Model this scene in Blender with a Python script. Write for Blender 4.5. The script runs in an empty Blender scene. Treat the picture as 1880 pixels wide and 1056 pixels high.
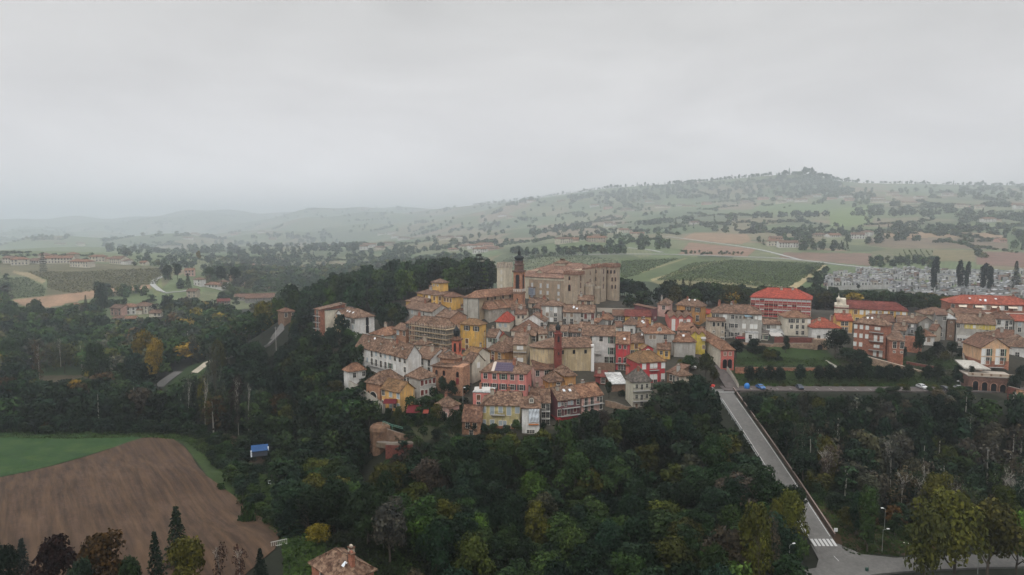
import bpy, math, random
import numpy as np
from mathutils import Vector, Matrix
R = random.Random(7)
S = bpy.context.scene
HAZE, HG = .00032, .76
ZEN = 2.9
COL = S.collection
# ------------------------------------------------------------------ camera
F = 1253.3; CX = 940.0; CY = 528.0; HOR = 405.0; ZC = 100.0
PITCH = math.atan((CY-HOR)/F)
cam = bpy.data.cameras.new('camera'); co = bpy.data.objects.new('camera', cam); COL.objects.link(co)
co.location = (0, 0, ZC); co.rotation_euler = (math.pi/2-PITCH, 0, 0)
cam.sensor_width = 36.0; cam.lens = 36.0*F/1880.0; cam.clip_start = 1.0; cam.clip_end = 20000
S.camera = co
# ------------------------------------------------------------------ sky, sun, exposure
S.view_settings.view_transform = 'Standard'; S.view_settings.look = 'None'
S.view_settings.exposure = -0.2; S.view_settings.gamma = 1.0
S.cycles.use_denoising = True
S.cycles.max_bounces = 10; S.cycles.diffuse_bounces = 3; S.cycles.glossy_bounces = 1
S.cycles.transmission_bounces = 2; S.cycles.volume_bounces = 6; S.cycles.transparent_max_bounces = 4
S.cycles.use_adaptive_sampling = True; S.cycles.adaptive_threshold = 0.02
S.cycles.sample_clamp_indirect = 4.0
SUN_EL, SUN_AZ = math.radians(48), math.radians(200)
W = bpy.data.worlds.new('World'); S.world = W; W.use_nodes = True
nt = W.node_tree; N = nt.nodes; L = nt.links
for n in list(N): N.remove(n)
def nd(tree, typ, **kw):
    n = tree.nodes.new(typ)
    for k, v in kw.items(): setattr(n, k, v)
    return n
out = nd(nt, 'ShaderNodeOutputWorld'); bg = nd(nt, 'ShaderNodeBackground'); bg.inputs[1].default_value = 0.1
sky = nd(nt, 'ShaderNodeTexSky', sky_type='NISHITA', sun_disc=False)
sky.sun_elevation = SUN_EL; sky.sun_rotation = SUN_AZ; sky.altitude = 100; sky.dust_density = 6
tc = nd(nt, 'ShaderNodeTexCoord'); sep = nd(nt, 'ShaderNodeSeparateXYZ'); L.new(tc.outputs['Generated'], sep.inputs[0])
mp = nd(nt, 'ShaderNodeMapping'); mp.inputs['Scale'].default_value = (1.0, 1.0, 3.2); L.new(tc.outputs['Generated'], mp.inputs[0])
nz = nd(nt, 'ShaderNodeTexNoise'); nz.inputs['Scale'].default_value = 2.6; nz.inputs['Detail'].default_value = 5; nz.inputs['Roughness'].default_value = 0.5; nz.inputs['Distortion'].default_value = 0.4
L.new(mp.outputs[0], nz.inputs[0])
grad = nd(nt, 'ShaderNodeValToRGB'); cr = grad.color_ramp
SK = 3.0
def sc_(c):
    k = (1.17 if c[0] < 1.5 else 1.0)/SK
    return (c[0]*k, c[1]*k, c[2]*k, 1)
cr.elements[0].position = 0.0; cr.elements[0].color = sc_((1.0, .985, .995))
cr.elements[1].position = 1.0; cr.elements[1].color = sc_((ZEN, ZEN, ZEN))
for p, c in ((0.04, (0.90, 0.887, 0.897)), (0.12, (0.82, 0.81, 0.818)), (0.20, (0.74, 0.732, 0.73)), (0.31, (0.645, 0.64, 0.628)), (0.55, (ZEN*.8, ZEN*.8, ZEN*.8))):
    e = cr.elements.new(p); e.color = sc_(c)
L.new(sep.outputs[2], grad.inputs[0])
mr = nd(nt, 'ShaderNodeMapRange'); mr.inputs[1].default_value = 0.3; mr.inputs[2].default_value = 0.72; mr.inputs[3].default_value = 0.875*9.3*SK; mr.inputs[4].default_value = 1.085*9.3*SK
L.new(nz.outputs[0], mr.inputs[0])
vm = nd(nt, 'ShaderNodeVectorMath', operation='SCALE'); L.new(grad.outputs[0], vm.inputs[0]); L.new(mr.outputs[0], vm.inputs['Scale'])
mx = nd(nt, 'ShaderNodeMixRGB'); mx.inputs[0].default_value = 0.975; L.new(sky.outputs[0], mx.inputs[1]); L.new(vm.outputs[0], mx.inputs[2])
L.new(mx.outputs[0], bg.inputs[0]); L.new(bg.outputs[0], out.inputs[0])
sl = bpy.data.lights.new('sun', 'SUN'); sl.energy = 1.0; sl.angle = math.radians(12); sl.color = (1, 0.96, 0.9)
so = bpy.data.objects.new('sun', sl); COL.objects.link(so)
# sun from behind-left of the camera, high, diffused by cloud
sd = Vector((math.sin(SUN_AZ)*math.cos(SUN_EL), math.cos(SUN_AZ)*math.cos(SUN_EL), math.sin(SUN_EL)))
so.rotation_euler = sd.to_track_quat('Z', 'Y').to_euler(); so.location = (0, 0, 900)
# ------------------------------------------------------------------ projection helpers
cp, sp = math.cos(PITCH), math.sin(PITCH)
def kk(py):                       # drop per metre forward of the ray through picture row py
    v = (CY-py)/F
    return (sp-cp*v)/(cp+sp*v)
def xy(px, py):                   # sideways metres per metre forward
    v = (CY-py)/F
    return ((px-CX)/F)/(cp+sp*v)
def at(px, py, Y): return (xy(px, py)*Y, Y, ZC-kk(py)*Y)
def proj(x, y, z):
    dz = z-ZC
    d = y*cp-dz*sp; u = y*sp+dz*cp
    return CX+F*x/d, CY-F*u/d
def hillY(py): return 106.0/(0.2+kk(py))
# ------------------------------------------------------------------ ground height
CTRL = []                         # x, y, z
def cg(px, Y, z):
    if Y > 850:
        sm = lambda v: (lambda q: q*q*(3-2*q))(min(1, max(0, v)))
        Y2 = Y*(1+.78*sm((Y-850)/650)*(1-sm((Y-2500)/3500)))*(1+.15*sm((700-px)/300)*sm((Y-1100)/600)); z = 100+(z-100)*Y2/Y; Y = Y2
    CTRL.append(((px-CX)/F*Y, Y, z))
def cpx(px, py, Y): CTRL.append(at(px, py, Y))
DEBUG = False
# ------------------------------------------------------------------ mesh and tagging helpers
class MB:
    def __init__(s): s.v = []; s.f = []; s.m = []
    def poly(s, pts, m=0):
        i = len(s.v); s.v += [tuple(p) for p in pts]; s.f.append(tuple(range(i, i+len(pts)))); s.m.append(m)
    def box(s, x0, y0, z0, x1, y1, z1, m=0, bottom=True):
        i = len(s.v)
        s.v += [(x0,y0,z0),(x1,y0,z0),(x1,y1,z0),(x0,y1,z0),(x0,y0,z1),(x1,y0,z1),(x1,y1,z1),(x0,y1,z1)]
        fs = [(4,5,6,7),(0,1,5,4),(1,2,6,5),(2,3,7,6),(3,0,4,7)]+([(3,2,1,0)] if bottom else [])
        for f in fs: s.f.append(tuple(i+a for a in f)); s.m.append(m)
    def prism(s, pts, z0, z1, m=0, taper=1.0, c=None):
        n = len(pts); i = len(s.v)
        cx = sum(p[0] for p in pts)/n if c is None else c[0]; cy = sum(p[1] for p in pts)/n if c is None else c[1]
        s.v += [(p[0], p[1], z0) for p in pts]+[(cx+(p[0]-cx)*taper, cy+(p[1]-cy)*taper, z1) for p in pts]
        for a in range(n):
            b = (a+1) % n; s.f.append((i+a, i+b, i+n+b, i+n+a)); s.m.append(m)
        s.f.append(tuple(i+n+a for a in range(n))); s.m.append(m)
        s.f.append(tuple(i+a for a in reversed(range(n)))); s.m.append(m)
    def lathe(s, prof, cx=0, cy=0, n=12, m=0, ph=0.0):
        i = len(s.v)
        for r, z in prof:
            for a in range(n):
                t = ph+2*math.pi*a/n; s.v.append((cx+r*math.cos(t), cy+r*math.sin(t), z))
        for k in range(len(prof)-1):
            for a in range(n):
                b = (a+1) % n
                s.f.append((i+k*n+a, i+k*n+b, i+(k+1)*n+b, i+(k+1)*n+a)); s.m.append(m)
        s.f.append(tuple(i+(len(prof)-1)*n+a for a in range(n))); s.m.append(m)
    def tube(s, p, q, r0, r1=None, n=6, m=0):
        r1 = r0 if r1 is None else r1
        p = Vector(p); q = Vector(q); d = (q-p)
        if d.length < 1e-6: return
        z = d.normalized(); a = z.orthogonal().normalized(); b = z.cross(a); i = len(s.v)
        for c, r in ((p, r0), (q, r1)):
            for k in range(n):
                t = 2*math.pi*k/n; s.v.append(tuple(c+a*(r*math.cos(t))+b*(r*math.sin(t))))
        for k in range(n):
            j = (k+1) % n; s.f.append((i+k, i+j, i+n+j, i+n+k)); s.m.append(m)
        s.f.append(tuple(i+n+k for k in range(n))); s.m.append(m)
    def slab(s, q, t, m=0):       # a thick four-cornered (or n-cornered) sheet, t downwards
        n = len(q); i = len(s.v)
        s.v += [tuple(p) for p in q]+[(p[0], p[1], p[2]-t) for p in q]
        s.f.append(tuple(i+a for a in range(n))); s.m.append(m)
        s.f.append(tuple(i+n+a for a in reversed(range(n)))); s.m.append(m)
        for a in range(n):
            b = (a+1) % n; s.f.append((i+b, i+a, i+n+a, i+n+b)); s.m.append(m)
    def mesh(s, name, mats, smooth=False):
        me = bpy.data.meshes.new(name); me.from_pydata(s.v, [], s.f)
        for m in (mats if isinstance(mats, (list, tuple)) else [mats]): me.materials.append(m)
        me.polygons.foreach_set('material_index', s.m)
        if smooth: me.polygons.foreach_set('use_smooth', [True]*len(s.f))
        me.update(); return me
    def build(s, name, mats, parent=None, loc=(0,0,0), rz=0, smooth=False):
        return put(name, s.mesh(name, mats, smooth), parent, loc, rz)
def put(name, me, parent=None, loc=(0,0,0), rz=0, scale=None):
    o = bpy.data.objects.new(name, me); COL.objects.link(o)
    if parent is not None: o.parent = parent
    o.location = loc; o.rotation_euler = (0, 0, rz)
    if scale: o.scale = scale
    return o
def tag(o, label=None, cat=None, group=None, kind=None):
    if label: o['label'] = label
    if cat: o['category'] = cat
    if group: o['group'] = group
    if kind: o['kind'] = kind
    return o
def thing(name, label, cat, loc=(0,0,0), rz=0, group=None):
    return tag(put(name, None, None, loc, rz), label, cat, group, 'thing')
# ------------------------------------------------------------------ materials
MC = {}
def newmat(name):
    m = bpy.data.materials.new(name); m.use_nodes = True
    t = m.node_tree; b = t.nodes['Principled BSDF']
    b.inputs['Roughness'].default_value = 0.9; b.inputs['Specular IOR Level'].default_value = 0.15
    return m, t, b
def plain(name, c, rough=0.8, metal=0.0, spec=0.2):
    if name in MC: return MC[name]
    m, t, b = newmat(name); b.inputs['Base Color'].default_value = (*c, 1); b.inputs['Roughness'].default_value = rough
    b.inputs['Metallic'].default_value = metal; b.inputs['Specular IOR Level'].default_value = spec
    MC[name] = m; return m
def noise(t, co, scale, detail=3, rough=0.5, dist=0.0):
    n = nd(t, 'ShaderNodeTexNoise'); n.inputs['Scale'].default_value = scale; n.inputs['Detail'].default_value = detail
    n.inputs['Roughness'].default_value = rough; n.inputs['Distortion'].default_value = dist
    t.links.new(co, n.inputs['Vector']); return n.outputs[0]
def ramp(t, fac, stops):
    r = nd(t, 'ShaderNodeValToRGB'); e = r.color_ramp.elements
    e[0].position = stops[0][0]; e[0].color = (*stops[0][1], 1); e[1].position = stops[-1][0]; e[1].color = (*stops[-1][1], 1)
    for p, c in stops[1:-1]:
        q = e.new(p); q.color = (*c, 1)
    t.links.new(fac, r.inputs[0]); return r.outputs[0]
def mixc(t, f, a, b, mode='MIX'):
    n = nd(t, 'ShaderNodeMixRGB', blend_type=mode)
    for i, x in ((0, f), (1, a), (2, b)):
        if isinstance(x, (int, float)): n.inputs[i].default_value = x
        elif isinstance(x, tuple): n.inputs[i].default_value = (*x, 1)
        else: t.links.new(x, n.inputs[i])
    return n.outputs[0]
def objco(t, scale=None):
    c = nd(t, 'ShaderNodeTexCoord').outputs['Object']
    if scale:
        m = nd(t, 'ShaderNodeMapping'); m.inputs['Scale'].default_value = scale; t.links.new(c, m.inputs[0]); return m.outputs[0]
    return c
def randshift(t, co):              # different weathering on each object
    oi = nd(t, 'ShaderNodeObjectInfo'); a = nd(t, 'ShaderNodeVectorMath', operation='SCALE'); a.inputs[0].default_value = (97, 61, 43)
    t.links.new(oi.outputs['Random'], a.inputs['Scale'])
    b = nd(t, 'ShaderNodeVectorMath', operation='ADD'); t.links.new(co, b.inputs[0]); t.links.new(a.outputs[0], b.inputs[1])
    return b.outputs[0]
def g3(c, k): return tuple(min(1, x*k) for x in c)
def plaster(name, c, wear=1.0):
    key = 'plaster_'+name
    if key in MC: return MC[key]
    m, t, b = newmat(key); co = randshift(t, objco(t))
    mpn = nd(t, 'ShaderNodeMapping'); mpn.inputs['Scale'].default_value = (1.3, 1.3, 0.22); t.links.new(co, mpn.inputs[0])
    streak = noise(t, mpn.outputs[0], 1.1, 4, 0.6)
    blot = noise(t, co, 0.35, 4, 0.6, 0.5); fine = noise(t, co, 3.0, 3, 0.7)
    grey = (sum(c)/3*0.62, sum(c)/3*0.56, sum(c)/3*0.48)
    f1 = ramp(t, streak, [(0.40, (0,0,0)), (0.68, (0.85*wear,)*3)])
    f2 = ramp(t, blot, [(0.42, (0,0,0)), (0.62, (0.7*wear,)*3)])
    x = mixc(t, f1, c, grey); x = mixc(t, f2, x, g3(c, 0.62))
    x = mixc(t, 1.0, x, ramp(t, fine, [(0.3, (0.82,)*3), (0.7, (1.1,)*3)]), 'MULTIPLY')
    t.links.new(x, b.inputs['Base Color']); MC[key] = m; return m
def tiles(name, a, c, d, sc=1.0):  # a dark, c main, d light
    key = 'tiles_'+name
    if key in MC: return MC[key]
    m, t, b = newmat(key); co = randshift(t, objco(t))
    big = noise(t, co, 0.22, 3, 0.6, 0.6); med = noise(t, co, 1.3*sc, 4, 0.75)
    vo = nd(t, 'ShaderNodeTexVoronoi'); vo.inputs['Scale'].default_value = 1.7*sc; t.links.new(co, vo.inputs['Vector'])
    sx = nd(t, 'ShaderNodeSeparateXYZ'); t.links.new(vo.outputs['Color'], sx.inputs[0])
    a, c, d = g3(a, .52), g3(c, .58), g3(d, .66)
    x = ramp(t, med, [(0.38, a), (0.5, c), (0.62, d)])
    x = mixc(t, 0.45, x, ramp(t, sx.outputs[0], [(0.0, g3(a, 0.5)), (0.3, a), (0.5, c), (0.8, d), (1.0, g3(d, 1.5))]))
    x = mixc(t, 1.0, x, ramp(t, big, [(0.3, (0.68,)*3), (0.7, (1.12,)*3)]), 'MULTIPLY')
    t.links.new(x, b.inputs['Base Color'])
    bp = nd(t, 'ShaderNodeBump'); bp.inputs['Strength'].default_value = 0.5; bp.inputs['Distance'].default_value = 0.12
    t.links.new(vo.outputs['Distance'], bp.inputs['Height']); t.links.new(bp.outputs[0], b.inputs['Normal'])
    MC[key] = m; return m
def stone(name, a, c, sc=1.0):
    key = 'stone_'+name
    if key in MC: return MC[key]
    m, t, b = newmat(key); co = randshift(t, objco(t))
    vo = nd(t, 'ShaderNodeTexVoronoi'); vo.inputs['Scale'].default_value = 1.6*sc; t.links.new(co, vo.inputs['Vector'])
    n = noise(t, co, 0.5, 5, 0.65, 0.4); n2 = noise(t, co, 4, 2)
    x = ramp(t, n, [(0.33, a), (0.66, c)])
    sx = nd(t, 'ShaderNodeSeparateXYZ'); t.links.new(vo.outputs['Color'], sx.inputs[0])
    x = mixc(t, 1.0, x, ramp(t, sx.outputs[1], [(0.0, (0.72,)*3), (1.0, (1.2,)*3)]), 'MULTIPLY')
    x = mixc(t, 1.0, x, ramp(t, n2, [(0.3, (0.85,)*3), (0.7, (1.1,)*3)]), 'MULTIPLY')
    t.links.new(x, b.inputs['Base Color']); MC[key] = m; return m
def ground(name, stops, sc, stripe=None, extra=None):
    key = 'ground_'+name
    if key in MC: return MC[key]
    m, t, b = newmat(key); g = nd(t, 'ShaderNodeNewGeometry').outputs['Position']
    n = noise(t, g, sc, 6, 0.65, 0.5); x = ramp(t, n, stops)
    n2 = noise(t, g, 1.2, 3, 0.7); x = mixc(t, 1.0, x, ramp(t, n2, [(0.3, (0.8,)*3), (0.7, (1.15,)*3)]), 'MULTIPLY')
    if stripe:
        ang, per, col, amt = stripe
        mpn = nd(t, 'ShaderNodeMapping'); mpn.inputs['Rotation'].default_value = (0, 0, ang); t.links.new(g, mpn.inputs[0])
        # long soft wander of the furrows
        wv = nd(t, 'ShaderNodeTexWave', wave_type='BANDS', bands_direction='X'); wv.inputs['Scale'].default_value = 0.314/per
        wv.inputs['Distortion'].default_value = 7.0; wv.inputs['Detail'].default_value = 4; wv.inputs['Detail Scale'].default_value = 0.5
        t.links.new(mpn.outputs[0], wv.inputs['Vector'])
        mp2 = nd(t, 'ShaderNodeMapping'); mp2.inputs['Scale'].default_value = (.9, 0.03, 1); t.links.new(mpn.outputs[0], mp2.inputs[0])
        fine = noise(t, mp2.outputs[0], 1.0, 4, 0.7)
        x = mixc(t, mixc(t, 1.0, wv.outputs[0], (amt,)*3, 'MULTIPLY'), x, col)
        x = mixc(t, 1.0, x, ramp(t, fine, [(0.35, (0.62,)*3), (0.65, (1.3,)*3)]), 'MULTIPLY')
    t.links.new(x, b.inputs['Base Color']); MC[key] = m; return m
WALLS = dict(white=(.62,.61,.58), cream=(.60,.54,.42), grey=(.40,.38,.34), dgrey=(.25,.24,.22), tan=(.47,.35,.21), beige=(.46,.38,.28),
    yellow=(.66,.38,.07), lemon=(.60,.46,.05), ochre=(.50,.24,.06), pale=(.50,.47,.36), orange=(.62,.24,.09), brick=(.33,.125,.07), dred=(.26,.035,.03),
    red=(.50,.035,.045), coral=(.60,.115,.08), pink=(.66,.20,.17), rose=(.62,.34,.28), peach=(.68,.38,.18), apricot=(.70,.38,.10), brown=(.22,.13,.08),
    blue=(.24,.25,.26), orangebrick=(.38,.19,.105), aged=(.56,.46,.17), plum=(.20,.06,.07))
for _k, _c in list(WALLS.items()):
    _g = sum(_c)/3; WALLS[_k] = tuple(_g+(q-_g)*(.96 if _k in ('yellow','lemon','apricot','ochre','pink','red') else .86) for q in _c)
def wallm(n):
    return stone(n, g3(WALLS[n], .72), WALLS[n], 1.4) if n in ('brick', 'brown', 'orangebrick') else plaster(n, WALLS[n], 1.3 if n in ('aged','tan','ochre','beige') else .9)
ROOFS = dict(castle=((.14,.07,.05),(.27,.145,.10),(.36,.23,.165)), old=((.085,.046,.032),(.20,.115,.075),(.30,.19,.13)), pinkish=((.09,.048,.033),(.215,.122,.08),(.335,.225,.155)), brown=((.10,.05,.035),(.19,.095,.06),(.27,.16,.11)),
    orange=((.13,.058,.035),(.28,.135,.08),(.38,.225,.14)), red=((.24,.045,.028),(.38,.085,.05),(.44,.14,.085)), grey=((.085,.075,.065),(.15,.13,.11),(.22,.19,.165)),
    school=((.32,.05,.032),(.40,.07,.045),(.44,.095,.06)), moss=((.12,.075,.04),(.25,.14,.07),(.34,.20,.10)), maroon=((.12,.03,.025),(.20,.05,.04),(.25,.08,.06)), slate=((.05,.05,.055),(.07,.07,.075),(.1,.1,.11)), light=((.4,.4,.38),(.55,.55,.53),(.65,.65,.63)))
def roofm(n): return tiles(n, *ROOFS[n])
GLASS = plain('window_glass', (.008, .009, .011), 0.45, 0, 0.15)
SURR = plain('window_surround', (.55, .52, .46)); METAL = plain('dark_metal', (.05, .05, .05), .5, .5)
SHUT = dict(d=None, w=(.60,.60,.58), s=(.035,.035,.04), g=(.04,.10,.07), r=(.13,.03,.025), b=(.12,.06,.03), c=(.27,.31,.33), m=(.20,.14,.10))
def shm(k): return plain('shutter_'+k, SHUT[k])
WM = {}
def winmesh(k):
    """k: letter, capital = tall french window; returns (mesh, has side shutters)"""
    if k in WM: return WM[k]
    b = MB(); low = k.lower(); hh = 1.3 if k.isupper() else 0.92; hw = 0.64
    if low == 'o': hh = hw = 0.38; low = 'd'
    if low in 'axy':               # arched: a dark arch, x castle blank arch frame, y big arch
        hw, hh = (0.5, 0.9) if k in 'a' else ((0.75, 1.7) if k == 'A' else (1.6, 2.0))
        n = 10; pts = [(-hw, -hh), (hw, -hh)]+[(hw*math.cos(t*math.pi/n), hh-hw+hw*math.sin(t*math.pi/n)) for t in range(n+1)]
        e = 1.18; pts2 = [(p[0]*e, p[1]*(1.06)) for p in pts]
        b.poly([(p[0], -0.05, p[1]) for p in pts2], 0)
        for i in range(len(pts2)):
            p, q = pts2[i], pts2[(i+1) % len(pts2)]; b.poly([(p[0], 0, p[1]), (q[0], 0, q[1]), (q[0], -0.05, q[1]), (p[0], -0.05, p[1])], 0)
        b.poly([(p[0], -0.07, p[1]) for p in pts], 1)
        WM[k] = (b.mesh('window', [SURR, GLASS, GLASS]), False); return WM[k]
    e = 0.13; y = 0.10
    b.box(-hw-e, -y, hh, hw+e, 0.02, hh+e, 0); b.box(-hw-e, -y-.05, -hh-e, hw+e, 0.02, -hh, 0)
    b.box(-hw-e, -y, -hh, -hw, 0.02, hh, 0); b.box(hw, -y, -hh, hw+e, 0.02, hh, 0)
    if low in 'wrbcm' :            # closed shutters
        b.box(-hw, -0.07, -hh, -0.02, 0.0, hh, 1); b.box(0.02, -0.07, -hh, hw, 0.0, hh, 1)
        WM[k] = (b.mesh('window', [SURR, shm(low), GLASS]), False)
    else:
        b.box(-hw, -0.03, -hh, hw, 0.0, hh, 1); b.box(-0.03, -0.05, -hh, 0.03, -0.03, hh, 0); b.box(-hw, -0.05, 0.1, hw, -0.032, 0.15, 0)
        WM[k] = (b.mesh('window', [SURR, GLASS]), low in 'sg')
    return WM[k]
SM = {}
def shuttermesh(k):
    if k not in SM:
        b = MB(); hh = 1.3 if k.isupper() else 0.92; b.box(-.31, -.06, -hh, .27, 0, hh)
        n = 5
        for i in range(n): z = -hh+.1+(2*hh-.2)*i/(n-1); b.box(-.22, -.075, z-.04, .22, -.06, z+.04)
        SM[k] = b.mesh('shutter', [shm(k.lower())])
    return SM[k]
def add_window(par, k, x, y, z, face, near, sc=1.0):
    rz = {'f': 0, 'r': math.pi/2, 'l': -math.pi/2, 'b': math.pi}[face]
    me, sh = winmesh(k)
    o = put('window', me, par, (x, y, z), rz, (sc, 1, sc))
    if sh:
        for s in (-1, 1):
            q = put('shutter', shuttermesh(k), o, (s*1.08, -0.0, 0))
    return o
chm = None
def chimney(par, x, y, z, r):
    b = MB(); w = r.uniform(.35, .6); h = r.uniform(1.1, 1.9)
    b.box(-w, -w*.7, -1.2, w, w*.7, h, 0); b.box(-w-.12, -w*.7-.12, h, w+.12, w*.7+.12, h+.18, 1); b.box(-w*.6, -w*.4, h+.18, w*.6, w*.4, h+.5, 0)
    return b.build('chimney', [r.choice([wallm('brick'), wallm('beige'), wallm('grey')]), roofm('brown')], par, (x, y, z))
def balcony(par, x0, x1, z, face, w, d, depth=1.0):
    b = MB(); b.box(x0, -depth, z-.16, x1, 0.0, z, 0)
    n = max(2, int((x1-x0)/.45))
    for i in range(n+1):
        x = x0+(x1-x0)*i/n; b.box(x-.02, -depth, z, x+.02, -depth+.04, z+1.0, 1)
    b.box(x0, -depth-.02, z+.98, x1, -depth+.06, z+1.05, 1); b.box(x0, -depth, z+.98, x0+.05, 0, z+1.05, 1); b.box(x1-.05, -depth, z+.98, x1, 0, z+1.05, 1)
    loc, rz = {'f': ((0,0,0), 0), 'r': ((w/2, d/2, 0), math.pi/2), 'l': ((-w/2, d/2, 0), -math.pi/2)}[face]
    return b.build('balcony', [plain('concrete', (.3,.29,.27)), METAL], par, loc, rz)
def roof_geo(kind, w, d, h, rise, ov=.5, t=.22):
    """returns roof MB and gable triangles; front at y=0, back y=d, x from -w/2"""
    b = MB(); g = []
    x0, x1, y0, y1 = -w/2-ov, w/2+ov, -ov, d+ov
    if kind in 'gG':
        if kind == 'g':
            s = rise/(d/2); ze = h-ov*s; zr = h+rise; xa, xb = -w/2-.3, w/2+.3; ym = d/2
            b.slab([(xa,y0,ze),(xb,y0,ze),(xb,ym,zr),(xa,ym,zr)], t); b.slab([(xb,y1,ze),(xa,y1,ze),(xa,ym,zr),(xb,ym,zr)], t)
            b.box(xa, ym-.15, zr-.05, xb, ym+.15, zr+.12)
            g = [[(-w/2,0,h),(-w/2,d,h),(-w/2,ym,zr-.02)], [(w/2,d,h),(w/2,0,h),(w/2,ym,zr-.02)]]
        else:
            s = rise/(w/2); ze = h-ov*s; zr = h+rise; ya, yb = -.35, d+.35
            b.slab([(x0,yb,ze),(x0,ya,ze),(0,ya,zr),(0,yb,zr)], t); b.slab([(x1,ya,ze),(x1,yb,ze),(0,yb,zr),(0,ya,zr)], t)
            b.box(-.15, ya, zr-.05, .15, yb, zr+.12)
            g = [[(w/2,0,h),(-w/2,0,h),(0,0,zr-.02)], [(-w/2,d,h),(w/2,d,h),(0,d,zr-.02)]]
        return b, g
    if kind == 's':
        b.slab([(x0,y0,h-.1),(x1,y0,h-.1),(x1,y1,h+rise),(x0,y1,h+rise)], t)
        g = [[(-w/2,0,h-.1),(-w/2,d,h-.1),(-w/2,d,h+rise-.2)], [(w/2,d,h-.1),(w/2,0,h-.1),(w/2,d,h+rise-.2)]]
        return b, g
    if kind == 'f':
        b.box(-w/2-.15, -.15, h, w/2+.15, d+.15, h+.25); return b, g
    # hips: h both ends, i hip on the left end only, j on the right end only, p pyramid
    W_, D_ = w+2*ov, d+2*ov; ze = h-.05
    if kind == 'p': ra = rb = (0, d/2)
    elif W_ >= D_:
        q = D_/2*.9
        ra = (x0+(q if kind in 'hi' else 0), d/2); rb = (x1-(q if kind in 'hj' else 0), d/2)
        if ra[0] > rb[0]: ra = rb = (0, d/2)
    else:
        q = W_/2*.9; ra = (0, y0+q); rb = (0, y1-q)
    A, B, C, D = (x0,y0,ze), (x1,y0,ze), (x1,y1,ze), (x0,y1,ze); P, Q = (*ra, h+rise), (*rb, h+rise)
    if kind == 'p': fs = [[A,B,P],[B,C,P],[C,D,P],[D,A,P]]
    elif W_ >= D_: fs = [[A,B,Q,P],[B,C,Q],[C,D,P,Q],[D,A,P]]
    else: fs = [[A,B,P],[B,C,Q,P],[C,D,Q],[D,A,P,Q]]
    for f in fs:
        u = []
        for v in f:
            if v not in u: u.append(v)
        b.poly(u)
    lo = [(v[0], v[1], v[2]-t) for v in (A,B,C,D)]
    b.poly(lo[::-1])
    for i in range(4):
        j = (i+1) % 4; q = [A,B,C,D]; b.poly([lo[i], lo[j], q[j], q[i]])
    # ridge caps
    for u, v in ((A,P),(B,Q),(C,Q),(D,P),(P,Q)): b.tube(u, v, .14, .14, 4)
    return b, g
def windows_on(e, spec, w, d, h, face, fh=None, near=False, top=1.6, sc=1.0, m=.0):
    rows = spec.split('/'); n = len(rows)
    fh = fh or min(3.4, max(2.4, (h-.5)/n))
    L_ = w if face in 'fb' else d
    for i, r in enumerate(rows):
        for j, k in enumerate(r):
            if k in '. ': continue
            x = (-L_/2+m)+(L_-2*m)*(j+.5)/len(r); dots = (j == 0 or r[j-1] == '.')+(j == len(r)-1 or r[j+1] == '.'); sc2 = min(sc*1.02, (.70+.24*dots)*(L_/len(r))/1.54) if k not in 'yA' else sc; z = h-top-fh*i-(.35 if k.isupper() else 0)
            if z < 0.6: z = 0.6+.5*(k.isupper())
            p = {'f': (x, 0, z), 'r': (w/2, d/2+x, z), 'l': (-w/2, d/2-x, z)}[face]
            add_window(e, k, *p, face, near, sc2)
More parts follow.
